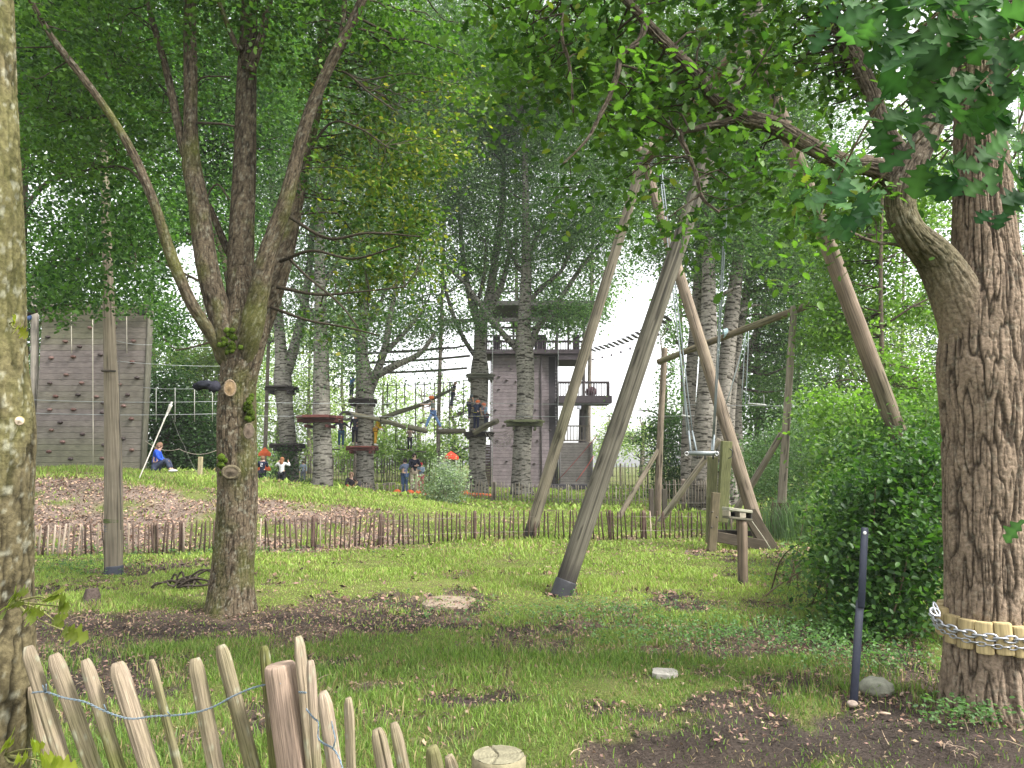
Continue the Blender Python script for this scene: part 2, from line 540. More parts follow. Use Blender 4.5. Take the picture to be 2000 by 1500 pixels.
def ground():
    rr = np.concatenate([[.25], np.exp(np.linspace(math.log(.5), math.log(205), 430))])
    an = np.concatenate([np.radians(np.linspace(-46, 46, 470)), np.radians(np.linspace(46, 314, 90))[1:-1]])
    rg, ag = np.meshgrid(rr, an, indexing='ij')
    X = rg * np.sin(ag); Y = rg * np.cos(ag)
    Z = H(X, Y)
    bb = bare(X, Y)
    Z = Z - .02 * bb + .03 * bb * fbm(X * 7, Y * 7, 0, 77, 3)
    V = np.stack([X, Y, Z], -1).reshape(-1, 3)
    m, n = X.shape
    g1 = np.array([.075, .095, .024]); g2 = np.array([.13, .145, .045]); g3 = np.array([.15, .135, .06])
    t = np.clip(.5 + .9 * fbm(X * .6, Y * .6, 0, 51, 4), 0, 1)[..., None]
    gr = g1 * (1 - t) + g2 * t
    t2 = np.clip(.9 * fbm(X * 2.3, Y * 2.3, 0, 61, 4), 0, 1)[..., None]
    gr = gr * (1 - t2) + g3 * t2
    soil = np.array([.048, .038, .032]) * (1 + .5 * fbm(X * 2, Y * 2, 0, 71, 4))[..., None]
    lit = np.array([.115, .086, .064]) * (1 + .6 * fbm(X * 6, Y * 6, 0, 81, 4))[..., None]
    slope = (sstep(13.2, 14, Y) * (1 - sstep(22, 24, Y)))[..., None]
    L = (litterish(X, Y) * np.clip(.35 + 1.2 * fbm(X * 1.7, Y * 1.7, 0, 91, 3), 0, 1))[..., None]
    L = np.maximum(L, slope)
    L3 = slope * np.array([.215, .165, .135])
    br = soil * (1 - L) + (lit * (1 - slope) + L3 * (.7 + .5 * t)) * L
    B = sstep(.22, .72, bb)[..., None]
    C = (gr * (1 - B) + br * B).reshape(-1, 3)
    i = np.arange(m - 1)[:, None]; j = np.arange(n)[None, :]; j1 = (j + 1) % n
    F = np.stack([i * n + j, i * n + j1, (i + 1) * n + j1, (i + 1) * n + j], -1).reshape(-1, 4)[:, ::-1]
    mb = MB(); mb.add(V, F, np.clip(C, .01, 1))
    mb.more_faces(0, np.arange(n))
    o = mb.build('ground', M['ground'], origin=(0, 0, 0))
    tag(o, 'grassy ground with worn earth, leaf litter and a low mound behind the fence', None, None, 'structure')
ground()

def in_view(x, y, m=60):
    px, py = to_px(x, y, 0.1)
    return (px > -m) & (px < 2000 + m)

def scatter(y0, y1, dens, wfac=.72):
    a = wfac * (y1 ** 2 - y0 ** 2)
    n = int(a * dens)
    y = np.sqrt(R.uniform(y0 ** 2, y1 ** 2, n))
    x = R.uniform(-1, 1, n) * wfac * y
    return x, y

def blades():
    mb = MB()
    for (y0, y1, dens, hgt, wid) in ((1.7, 4.2, 3600, .045, .0026), (4.2, 7.5, 4200, .050, .0034), (7.5, 11, 2600, .050, .0052), (11, 14, 1300, .05, .0085),
                                     (14, 24, 420, .08, .014), (24, 50, 42, .12, .05)):
        x, y = scatter(y0, y1, dens)
        b = bare(x, y)
        keep = R.uniform(0, 1, len(x)) > sstep(.10, .95, b) * .90
        tuft = fbm(x * 1.6, y * 1.6, 0, 101, 3)
        keep &= R.uniform(0, 1, len(x)) < (.55 + .9 * np.clip(tuft + .4, 0, 1))
        if y0 >= 14:
            keep &= ~((y < 19) & (x < -1.5) & (R.uniform(0, 1, len(x)) < .55))
        x, y, b, tuft = x[keep], y[keep], b[keep], tuft[keep]
        n = len(x)
        tall = np.clip(.75 + 1.1 * np.clip(fbm(x * .9, y * .9, 0, 111, 3), -.4, 1), .4, 1.9)
        h = hgt * tall * R.uniform(.5, 1.5, n)
        # longer fresh grass in the near strip and on the crest of the mound
        h *= 1 + .7 * (sstep(4.6, 5.2, y) * (1 - sstep(6.2, 7.2, y))) * np.clip(tuft + .5, 0, 1)
        if 14 <= y0 < 24: h *= 1 + .5 * sstep(19, 20.5, y) * (1 - sstep(-3, -1, x)) * (1 - sstep(22, 24, y))
        a = R.uniform(0, 2 * math.pi, n)
        w = wid * R.uniform(.6, 1.4, n)
        lean = R.uniform(.1, .95, n) * h
        la = R.uniform(0, 2 * math.pi, n)
        z = H(x, y) - .012
        p = np.stack([x, y, z], -1)
        wd = np.stack([np.cos(a), np.sin(a), 0 * a], -1) * w[:, None]
        ld = np.stack([np.cos(la), np.sin(la), 0 * la], -1)
        m1 = p + ld * (lean * .3)[:, None] + np.stack([0 * h, 0 * h, h * .6], -1)
        tp = p + ld * lean[:, None] + np.stack([0 * h, 0 * h, h], -1)
        V = np.stack([p - wd, p + wd, m1 + wd * .7, m1 - wd * .7, tp], 1).reshape(-1, 3)
        k = np.arange(n)[:, None] * 5
        F4 = k + np.array([[0, 1, 2, 3]]); F3 = k + np.array([[3, 2, 4]])
        t = np.clip(.5 + .8 * fbm(x * .55, y * .55, 0, 121, 3) + R.normal(0, .32, n), 0, 1)[:, None]
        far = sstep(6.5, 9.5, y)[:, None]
        c1 = np.array([.085, .15, .030]); c2 = np.array([.20, .295, .06])  # near blades take deeper greens: the shade there is put into their colour
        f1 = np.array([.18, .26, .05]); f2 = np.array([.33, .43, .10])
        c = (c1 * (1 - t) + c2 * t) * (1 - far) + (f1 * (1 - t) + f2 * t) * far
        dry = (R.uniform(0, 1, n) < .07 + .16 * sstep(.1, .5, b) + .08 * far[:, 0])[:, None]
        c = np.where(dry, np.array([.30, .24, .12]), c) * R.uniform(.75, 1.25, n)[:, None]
        base = mb.n
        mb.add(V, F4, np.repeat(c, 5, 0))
        mb.more_faces(base, F3)
    o = mb.build('grass', M['grass'], origin=(0, 0, 0))
    tag(o, 'short patchy green grass growing over the ground', None, None, 'stuff')
blades()

def litter():
    mb = MB()
    for (y0, y1, dens, sz) in ((1.8, 4.5, 420, .011), (4.5, 9, 650, .015), (9, 13.6, 110, .032), (13.6, 20.5, 330, .032)):
        x, y = scatter(y0, y1, dens)
        b = bare(x, y); L = litterish(x, y)
        pr = sstep(.25, .7, b) * (.25 + .75 * L) + .05
        px, _ = to_px(x, y, 0)
        keep = R.uniform(0, 1, len(x)) < pr
        x, y = x[keep], y[keep]; n = len(x)
        s = sz * R.uniform(.4, 1.5, n)
        a = R.uniform(0, 2 * math.pi, n)
        d = np.stack([np.cos(a), np.sin(a), R.normal(0, .35, n)], -1)
        e = np.stack([-np.sin(a), np.cos(a), R.normal(0, .45, n)], -1) * R.uniform(.2, .7, n)[:, None]
        p = np.stack([x, y, H(x, y) + .006 + np.abs(R.normal(0, .008, n))], -1)
        up = np.array([0, 0, 1.]) * (s * R.uniform(0, .5, n))[:, None]
        V = np.stack([p - d * s[:, None], p - e * s[:, None] + up, p + d * s[:, None], p + e * s[:, None] + up], 1).reshape(-1, 3)
        F = np.arange(n)[:, None] * 4 + np.array([[0, 1, 2, 3]])
        pal = np.array([(.20, .13, .09), (.30, .21, .14), (.11, .07, .05), (.25, .19, .13), (.07, .05, .045), (.26, .16, .13)])
        c = pal[R.integers(0, 6, n)] * R.uniform(.7, 1.2, n)[:, None]
        c = np.where((y > 13.6)[:, None], c * np.array([1.35, 1.28, 1.2]) + .03, c)
        mb.add(V, F, np.repeat(c, 4, 0))
    o = mb.build('leaf_litter', M['litter'], smooth=False, origin=(0, 0, 0))
    tag(o, 'dead brown leaves and chips lying on the bare earth and the slope', None, None, 'stuff')
    mb = MB()
    for k in range(420):
        y = R.uniform(2.2, 14); x = R.uniform(-.7, .7) * y
        if bare(x, y) < .35: continue
        a = R.uniform(0, 3.14); L = R.uniform(.04, .22)
        p0 = on(x, y) + [0, 0, .012]; p1 = on(x + L * math.cos(a), y + L * math.sin(a)) + [0, 0, .02]
        mid = (p0 + p1) / 2 + R.normal(0, .012, 3) + [0, 0, .01]
        c = np.array([.25, .19, .13]) * R.uniform(.4, 1.5)
        sweep(mb, [(*p0, .003), (*mid, .003), (*p1, .0015)], 5, .05, c)
    o = mb.build('twigs', M['litter'], origin=(0, 0, 0))
    tag(o, 'small dead twigs lying scattered on bare earth', None, None, 'stuff')
litter()

# ------------------------------------------------------------ leaves
def frames(n, hang=.2, spread=.5, face=None):
    """random leaf frames: length axis D, side axis E, normal Nn"""
    a = R.uniform(0, 2 * math.pi, n)
    pit = R.normal(-hang, spread, n)
    D = np.stack([np.cos(a) * np.cos(pit), np.sin(a) * np.cos(pit), np.sin(pit)], -1)
    E = np.stack([-np.sin(a), np.cos(a), 0 * a], -1)
    Nn = np.cross(D, E)
    ro = R.normal(0, .6, n)
    E2 = E * np.cos(ro)[:, None] + Nn * np.sin(ro)[:, None]
    return D, E2, np.cross(D, E2)

RH = (np.array([(0, 0, 0), (.5, .33, .07), (1, 0, -.04), (.5, -.33, .07)]), np.array([[0, 1, 2, 3]]))
OV = (np.array([(0, 0, 0), (.30, .26, .06), (.72, .24, .03), (1, 0, -.08), (.72, -.24, .03), (.30, -.26, .06), (.5, 0, 0)]),
      np.array([[0, 6, 2, 1], [6, 3, 2, 2], [0, 5, 4, 6], [6, 4, 3, 3]]))
OV = (OV[0], np.array([[0, 6, 2, 1], [0, 5, 4, 6]]), np.array([[6, 3, 2], [6, 4, 3]]))

def lobed(n=25, droop=.14):
    V, F = [], []
    for i in range(n):
        x = i / (n - 1)
        env = .07 + .40 * math.sin(math.pi * min(1, x ** 1.25)) ** .9 if 0 < x < 1 else .02
        k = .70 + .30 * math.cos(2 * math.pi * (3.6 * x - .15))
        w = env * k + .015; z = -droop * x * x; cup = .035 * math.sin(math.pi * x)
        V += [(x, 0, z), (x + .02, w, z + cup + .14 * w), (x + .02, -w, z + cup + .14 * w)]
        if i: 
            a, b = (i - 1) * 3, i * 3
            F += [[a, b, b + 1, a + 1], [a, a + 2, b + 2, b]]
    return np.array(V), np.array(F)
def oak_shape(nl=5, droop=.12):
    wid = [.03, .14, .09, .27, .15, .36, .20, .34, .17, .22, .02]
    n = len(wid); xs = np.linspace(0, 1, n)
    V = []
    for i in range(n):
        x = xs[i]; z = -droop * x * x
        f = .12 if i % 2 else .0
        f *= .3
        V += [(x, 0, z), (x + f * .5, wid[i], z + .05 - .06 * (i % 2)), (x + f * .5, -wid[i], z + .05 - .06 * (i % 2))]
    F = []
    for i in range(n - 1):
        a, b = i * 3, (i + 1) * 3
        F += [[a, b, b + 1, a + 1], [a, a + 2, b + 2, b]]
    return np.array(V), np.array(F)
OAK = oak_shape()
LOBED = lobed()

def add_leaves(mb, pts, size, cols, shape=RH, hang=.2, spread=.5, fr=None, vein=0):
    n = len(pts)
    if n == 0: return
    D, E, Nn = frames(n, hang, spread) if fr is None else fr
    s = np.asarray(size) * R.uniform(.65, 1.3, n)
    sv = shape[0]
    V = pts[:, None, :] + s[:, None, None] * (D[:, None, :] * sv[None, :, 0:1] + E[:, None, :] * sv[None, :, 1:2] + Nn[:, None, :] * sv[None, :, 2:3])
    k = len(sv)
    base = mb.n
    off = (np.arange(n) * k)[:, None, None]
    mb.add(V.reshape(-1, 3), (off + shape[1][None]).reshape(-1, shape[1].shape[1]), np.repeat(cols, k, 0) * (1 if not vein else np.tile(np.where(np.arange(k) % 3 == 0, 1 + vein, 1 - vein * .25)[:, None], (n, 1))))
    if len(shape) > 2:
        mb.more_faces(base, (off + shape[2][None]).reshape(-1, 3))

def leaf_points(blobs, n, per=26, cs=.3, flat=.55, gap=.0, seed=0, gscale=.6):
    """blobs: (x,y,z,rx,ry,rz,weight). leaves gathered in clusters, clusters thinned by noise so gaps stay open"""
    bl = np.array([b if len(b) == 7 else (*b, 1) for b in blobs], float)
    w = bl[:, 3] * bl[:, 4] * bl[:, 5]
    w = w ** .8 * bl[:, 6]; w /= w.sum()
    nc = max(3, int(n / per * 1.0))
    cc, got = [], 0
    for _ in range(12):
        k = R.choice(len(bl), nc * 2, p=w)
        d = R.normal(0, 1, (nc * 2, 3)); d /= np.linalg.norm(d, axis=1)[:, None]
        rr = R.uniform(0, 1, nc * 2) ** (1 / 2.6)
        c = bl[k, :3] + d * rr[:, None] * bl[k, 3:6]
        g = fbm(c[:, 0] * gscale, c[:, 1] * gscale, c[:, 2] * gscale, seed + 5, 3)
        c = c[g > gap - .28]
        cc.append(c); got += len(c)
        if got >= nc: break
    c = np.vstack(cc)[:nc]
    m = len(c)
    per_c = np.maximum(2, R.normal(per, per * .35, m)).astype(int)
    idx = np.repeat(np.arange(m), per_c)
    g = R.normal(0, 1, (len(idx), 3)) * np.array([cs, cs, cs * flat])
    g[:, 2] -= .25 * (g[:, 0] ** 2 + g[:, 1] ** 2) / max(cs, .01)
    pts = c[idx] + g
    tone = R.normal(0, 1, m)[idx]
    return pts, tone, c

def leaf_cols(n, tone, c1, c2, acc=None, accp=0.0, jit=.22, cstr=.36):
    t = np.clip(.5 + cstr * tone + R.normal(0, jit, n), 0, 1)[:, None]
    c = np.array(c1) * (1 - t) + np.array(c2) * t
    if acc is not None:
        c = np.where((R.uniform(0, 1, n) < accp)[:, None], np.array(acc), c)
    return c * R.uniform(.8, 1.22, n)[:, None]

def twigs(mb, limbs, centres, r=.012, ns=5, col=(.16, .13, .10), jit=.12, cap_n=200, sag=.0):
    """thin boughs from the nearest limb point out to leaf clusters"""
    L = np.vstack([l[::2, :4] for l in limbs])
    sel = centres if len(centres) <= cap_n else centres[R.choice(len(centres), cap_n, replace=False)]
    for c in sel:
        d = L[:, :3] - c
        q = np.linalg.norm(d, axis=1) + .6 * np.maximum(0, L[:, 2] - c[2])
        i = int(np.argmin(q)); a = L[i]
        dist = np.linalg.norm(a[:3] - c)
        if dist < .12: continue
        r0 = min(a[3] * .55, r * (1 + dist * .5))
        m1 = a[:3] * .66 + c * .34 + R.normal(0, jit * dist * .35, 3) + [0, 0, sag * dist]
        m2 = a[:3] * .3 + c * .7 + R.normal(0, jit * dist * .35, 3) + [0, 0, sag * dist * .7]
        sweep(mb, [(*a[:3], r0), (*m1, r0 * .75), (*m2, r0 * .5), (*c, r0 * .2)], ns, max(dist / 7, .05), np.array(col) * R.uniform(.7, 1.2), caps=False)

def pb(px, py, Y, rpx, ry=None, wz=1.0, w=1.0):
    """crown volume centred where the photo shows it, in metres"""
    p = P(px, py, Y); r = rpx / FPX * Y
    return (p[0], p[1], p[2], r, ry if ry else r, r * wz, w)

def ppath(pts, Y, dY=0.0):
    """limb path from picture points (px, py, width px[, Y])"""
    out = []
    n = len(pts)
    for i, q in enumerate(pts):
        y = q[3] if len(q) > 3 else Y + dY * i / max(n - 1, 1)
        out.append((*P(q[0], q[1], y), q[2] / 2 / FPX * y))
    return out

def bark_disp(kk, depth, seed, wl=.16, big=.02, rr=.25):
    """fissured bark: narrow wandering cracks, longer along the trunk"""
    def f(th, s, P_, rad):
        r = rr
        X, Z = np.cos(th) * r, np.sin(th) * r
        wob = .5 * noise(X * 6, s * 2.2, Z * 6, seed + 3)
        n1 = noise(X * kk + wob, s / wl + .6 * wob, Z * kk + wob, seed)
        n2 = noise(X * kk * 1.9 + 7, s / wl * 1.7, Z * kk * 1.9 + wob, seed + 1)
        n3 = noise(X * kk * 1.3 + 3, s / wl * 5.5, Z * kk * 1.3, seed + 2)
        cr = np.exp(-(n1 / .13) ** 2) + .6 * np.exp(-(n2 / .12) ** 2) + .35 * np.exp(-(n3 / .09) ** 2)
        f.crack = np.clip(cr, 0, 1.3)
        return -depth * f.crack + big * fbm(X * 4, s * 1.1, Z * 4, seed + 9, 3)
    return f
# ------------------------------------------------------------ near trees
def bark_col(base, disp, mossy=.3, mcol=(.085, .105, .02), lichen=0.0, seed=0, mdir=None, mthr=.15):
    base = np.asarray(base, float)
    def f(th, s, P_, d):
        X, Y, Z = P_[..., 0], P_[..., 1], P_[..., 2]
        c = base * (1 + .28 * fbm(X * 3, Y * 3, Z * 1.5, seed, 3))[..., None]
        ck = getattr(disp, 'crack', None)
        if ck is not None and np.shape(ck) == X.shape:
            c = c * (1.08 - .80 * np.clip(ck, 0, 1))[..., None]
        m = fbm(X * 2.2 + 5, Y * 2.2, Z * 1.6, seed + 40, 4)
        if mdir is not None:
            m = m + mdir[2] * (np.cos(th) * mdir[0] + np.sin(th) * mdir[1])
        k = np.clip((m - mthr) * 4, 0, 1)[..., None] * mossy
        c = c * (1 - k) + np.asarray(mcol) * k
        if lichen:
            l_ = np.clip((fbm(X * 42, Y * 42, Z * 42, seed + 60, 3) - .22) * 7, 0, 1)[..., None] * lichen
            c = c * (1 - l_) + np.array([.42, .42, .33]) * l_
        return np.clip(c, .008, 1)
    return f

def scar(parent, px, py, Y, wpx, tone=(.36, .27, .17), ring=(.15, .12, .09), hpx=None):
    """healed branch stub: raised collar round a paler cut"""
    c = P(px, py, Y); r = wpx / 2 / FPX * Y; h = (hpx or wpx) / 2 / FPX * Y
    n = norm(np.array([0, 0, CAMH]) - c); n = norm(n * [1, 1, .2])
    e = norm(np.cross([0, 0, 1], n)); u = np.cross(n, e)
    mb = MB()
    k = 22
    pts = [(*(c + e * math.cos(t) * r + u * math.sin(t) * h - n * .01), r * .34) for t in np.linspace(0, 2 * math.pi, k)]
    pts = [(*(np.array(q[:3]) - n * r * .12), r * .24) for q in pts]
    sweep(mb, pts, 8, .02, ring, disp=lambda th, s, P_, rad: .12 * r * fbm(P_[..., 0] * 40, P_[..., 1] * 40, P_[..., 2] * 40, 3, 3), caps=False)
    mb2 = MB()
    V = [c + n * .012 * r / .03]; C = [np.array(tone) * .55]
    for q in (.35, .7, 1.0):
        for t in np.linspace(0, 2 * math.pi, k, endpoint=False):
            V.append(c + (e * math.cos(t) * r + u * math.sin(t) * h) * q * (1 + R.normal(0, .04)) - n * .006 * q); C.append(np.array(tone) * R.uniform(.7, 1.15))
    F = [(0, 1 + i, 1 + (i + 1) % k) for i in range(k)]
    b0 = mb2.n; mb2.add(V, F, np.array(C))
    for q in range(2):
        mb2.more_faces(b0, [(1 + q * k + i, 1 + (q + 1) * k + i, 1 + (q + 1) * k + (i + 1) % k, 1 + q * k + (i + 1) % k) for i in range(k)])
    o = mb.build('branch_scar', M['bark'], parent)
    mb2.build('cut_face', M['wood'], o)

# --- the lichen-covered trunk at the left edge
def edge_tree():
    Y = 2.75
    c = P(-52, 900, Y)
    t = thing('lichen_covered_tree', 'yellow-green lichen covered trunk cut off by the left edge of the photo', 'tree', on(c[0], Y))
    d = bark_disp(30, .007, 5, .10, .012, .16)
    mb = MB()
    pts = [(*on(c[0], Y) - [0, 0, .05], .205)]
    for py, cxp, w in ((1400, -62, 218), (1200, -58, 210), (1000, -54, 206), (830, -50, 205), (700, -54, 190), (500, -56, 188), (250, -62, 180), (0, -70, 172), (-300, -80, 150), (-900, -90, 130)):
        q = P(cxp, py, Y); pts.append((*q, w / 2 / FPX * Y))
    pts = [(*pts[0][:3], .21)] + [p for p in pts[1:] if p[2] > .1]
    p = sweep(mb, pts, 150, .012, disp=d, colf=bark_col((.12, .10, .055), d, .55, (.10, .10, .035), .34, 9, mthr=-.05), flare=(.25, .25))
    mb.build('trunk', M['bark'], t)
    scar(t, 38, 822, Y - .17, 16, (.5, .4, .3), (.22, .19, .08))
    # sprigs of young lobed leaves growing out of the bark
    for (ax, ay), tips, col in (((30, 1175), ((95, 1172), (110, 1215), (30, 1160), (60, 1195), (122, 1185), (133, 1235), (16, 1190)), (.22, .27, .04)),
                                ((10, 1475), ((70, 1462), (45, 1490), (20, 1450), (85, 1475), (110, 1495)), (.36, .42, .05)),
                                ((20, 632), ((40, 640), (28, 628)), (.40, .42, .05))):
        mb = MB(); sp = MB()
        a = P(ax, ay, Y - .16)
        for (tx, ty) in tips:
            b = P(tx, ty, Y - .22 - R.uniform(0, .15))
            sweep(mb, [(*a, .004), (*((a + b) / 2 + R.normal(0, .01, 3)), .003), (*b, .0015)], 5, .03, (.2, .2, .08))
            D = norm(b - a + R.normal(0, .02, 3)); Nn = norm(np.array([0, -1, .35]) + R.normal(0, .3, 3)); E = norm(np.cross(Nn, D)); Nn = np.cross(D, E)
            k = 3
            fr = (np.array([norm(D + R.normal(0, .35, 3)) for _ in range(k)]), np.array([E] * k), np.array([Nn] * k))
            sz = .062 if ty > 700 else .045
            add_leaves(sp, np.array([b - D * sz * .4] * k), sz, leaf_cols(k, np.zeros(k), np.array(col) * .5, col), LOBED, fr=fr)
        o = mb.build('sprig', M['bark'], t)
        sp.build('sprig_leaves', M['leaf'], o)
edge_tree()

# --- multi-stemmed oak, left of centre
def forked_oak():
    g = G(452, 1192); Y = g[1]
    t = thing('forked_oak', 'many-stemmed oak with a mossy crotch, standing on the grass left of centre', 'tree', on(g[0], Y))
    mb = MB()
    limbs = []
    d = bark_disp(26, .009, 31, .13, .018, .28)
    cf = bark_col((.105, .082, .055), d, .6, (.075, .085, .02), .25, 12, mthr=.12)
    def add(pp, ns=40, st=.03, disp=d, colf=cf, **k):
        p = sweep(mb, pp, ns, st, disp=disp, colf=colf, **k); limbs.append(p); return p
    base = [(*(on(g[0], Y) - [0, 0, .06]), .25)]
    def add_(pp, *a, **k):
        x0 = pp[0]
        f = ppath([(466, 790, x0[3] * 2 * FPX / Y * .5), (469, 735, x0[3] * 2 * FPX / Y * .8)], Y)
        return add(f + pp, *a, **k)
    main = base + ppath([(454, 1120, 80), (460, 1040, 78), (463, 960, 76), (462, 860, 76), (462, 800, 74), (464, 745, 72), (472, 690, 82), (480, 640, 86), (481, 600, 66), (478, 560, 44), (474, 520, 20)], Y + .03)
    sweep(mb, main, 190, .015, disp=d, colf=cf, flare=(.16, .22))
    d2 = bark_disp(22, .006, 33, .11, .010, .16)
    cf2 = bark_col((.088, .070, .047), d2, .6, (.085, .095, .02), .2, 14, mthr=.15)
    A = ppath([(440, 700, 34), (425, 672, 26), (398, 632, 24), (372, 590, 23), (350, 540, 23), (328, 482, 22), (312, 430, 20), (292, 375, 19), (262, 305, 18), (215, 225, 16), (160, 150, 15), (100, 70, 12), (55, -10, 9), (20, -80, 6)], Y - .05, -.9)
    B = ppath([(452, 680, 52), (432, 620, 48), (412, 555, 44), (398, 480, 42), (388, 400, 40), (374, 320, 37), (372, 240, 28), (372, 150, 27), (371, 60, 25), (370, -40, 22), (365, -200, 14)], Y - .08, .2)
    B2 = ppath([(374, 330, 22), (358, 290, 17), (345, 230, 16), (330, 160, 15), (312, 90, 13), (292, 20, 11), (278, -50, 8)], Y - .02, .3)
    Cc = ppath([(478, 650, 60), (470, 570, 56), (471, 480, 50), (474, 400, 48), (478, 310, 45), (480, 220, 42), (482, 140, 38), (486, 60, 34), (490, -40, 30), (500, -220, 18)], Y + .1, .3)
    C2 = ppath([(470, 100, 14), (455, 75, 11), (443, 45, 10), (428, 5, 9), (415, -40, 7)], Y + .1)
    C3 = ppath([(488, 140, 22), (505, 90, 17), (518, 40, 15), (530, -20, 12), (540, -90, 8)], Y + .1)
    C4 = ppath([(468, 530, 20), (450, 500, 15), (436, 470, 14), (420, 430, 12), (408, 400, 9)], Y + .3)
    D = ppath([(500, 640, 56), (520, 590, 52), (545, 520, 46), (562, 450, 42), (578, 370, 38), (596, 290, 34), (612, 220, 30), (622, 150, 27), (634, 70, 24), (648, -20, 20), (660, -140, 12)], Y + .15, .9)
    E = ppath([(488, 650, 46), (502, 590, 42), (516, 520, 38), (534, 460, 34), (556, 400, 31), (574, 330, 28), (590, 265, 26), (614, 195, 24), (645, 125, 22), (680, 60, 20), (708, 0, 18), (750, -90, 12)], Y - .15, -.3)
    E2 = ppath([(655, 120, 12), (668, 60, 11), (672, 10, 10), (676, -50, 8)], Y - .2)
    for q, ns in ((A, 40), (B, 64), (B2, 36), (Cc, 72), (C2, 20), (C3, 28), (C4, 24), (D, 64), (E, 56), (E2, 20)):
        (add_ if q[0][2] < P(0, 630, Y)[2] else add)(q, ns, .03, d2, cf2)
    fine = [l for l in limbs]
    # long thin side boughs seen in the photo
    for q in ([(560, 420, 8), (640, 465, 6), (720, 455, 5), (820, 462, 3)], [(540, 560, 8), (620, 575, 6), (700, 570, 4), (790, 560, 3)],
              [(575, 350, 7), (640, 245, 5), (700, 250, 4), (760, 290, 3)], [(620, 145, 6), (670, 140, 5), (720, 180, 4), (770, 215, 3)],
              [(548, 510, 8), (610, 490, 6), (690, 505, 5), (780, 480, 3)], [(530, 600, 7), (600, 625, 5), (680, 640, 4), (740, 655, 3)],
              [(560, 500, 6), (600, 540, 5), (660, 590, 4), (700, 640, 3)], [(300, 390, 6), (250, 330, 5), (180, 330, 4), (110, 350, 3)],
              [(215, 225, 6), (160, 230, 5), (90, 210, 4), (40, 220, 3)], [(380, 240, 6), (430, 242, 5), (460, 247, 4)],
              [(380, 165, 5), (400, 150, 4), (450, 150, 3)], [(345, 230, 5), (330, 190, 4), (300, 150, 3)], [(395, 450, 5), (405, 385, 4), (425, 360, 4), (448, 390, 3)]):
        p = sweep(mb, ppath([(a, b, w) for a, b, w in q], Y + .1, R.uniform(-1.4, 1.0)), 7, .06, (.055, .046, .032), caps=False); fine.append(p)
    cr = MB()
    blobs = [pb(640, 40, 8.5, 170), pb(780, 180, 9.0, 190, wz=.9), pb(720, 350, 9.2, 170, wz=.8), pb(760, 520, 9.4, 140, wz=.7), pb(680, 620, 9.0, 90, wz=.6, w=.5),
             pb(120, 60, 8.3, 170, w=1.2), pb(200, 220, 9.2, 160, w=1.2), pb(60, 260, 8.6, 130), pb(330, -20, 8.6, 150), pb(520, -60, 8.8, 160), pb(830, 60, 9, 140), pb(420, 200, 9.6, 110, w=.5),
             pb(620, -250, 8.4, 260), pb(300, -280, 8, 260)]
    pts, tone, cl = leaf_points(blobs, 46000, 32, .15, .5, -.05, 3, 1.1)
    px_, py_ = to_px(pts[:, 0], pts[:, 1], pts[:, 2])
    # keep the photo's openings round the stems free of this tree's own leaves
    yel = sstep(560, 640, px_) * sstep(60, 300, py_)
    n = len(pts)
    ya = (R.uniform(0, 1, n) < .45 * yel)[:, None]
    c = leaf_cols(n, tone, (.034, .085, .018), (.12, .22, .035))
    c2 = leaf_cols(n, tone, (.085, .135, .025), (.22, .25, .045), (.42, .40, .05), .12)
    keep = R.uniform(0, 1, n) < np.where((px_ > 360) & (px_ < 560) & (py_ > 250), .18, 1)
    add_leaves(cr, pts[keep], .066, np.where(ya, c2, c)[keep], OV, .25, .5)
    twigs(mb, fine, cl, .009, 5, (.06, .05, .036), .25, 330)
    mb.build('trunk', M['bark'], t)
    cr.build('crown', M['leaf'], t)
    scar(t, 449, 758, Y - .235, 20, (.26, .18, .10), (.24, .18, .12), 30)
    scar(t, 451, 922, Y - .25, 30, (.10, .08, .055), (.13, .11, .07), 22)
    scar(t, 486, 842, Y - .215, 18, (.13, .10, .075), (.12, .10, .07), 28)
    # moss cushions
    def cushion(px, py, Yc, rx, ry, n, seed):
        m2 = MB(); a = P(px, py, Yc)
        for i in range(n):
            q = a + np.array([R.normal(0, .5) * rx, R.normal(0, .02), R.normal(0, .5) * ry])
            r = R.uniform(.02, .045)
            blob(m2, q, (r, r * .6, r * .9), np.array([.055, .085, .012]) * R.uniform(.6, 1.5), .35, seed + i, 10, 7, fr=4)
        m2.build('moss_patch', M['moss'], t)
    cushion(449, 665, Y - .20, .095, .13, 46, 3)
    cushion(488, 800, Y - .14, .04, .16, 22, 80)
    cushion(433, 905, Y - .20, .03, .10, 12, 120)
forked_oak()

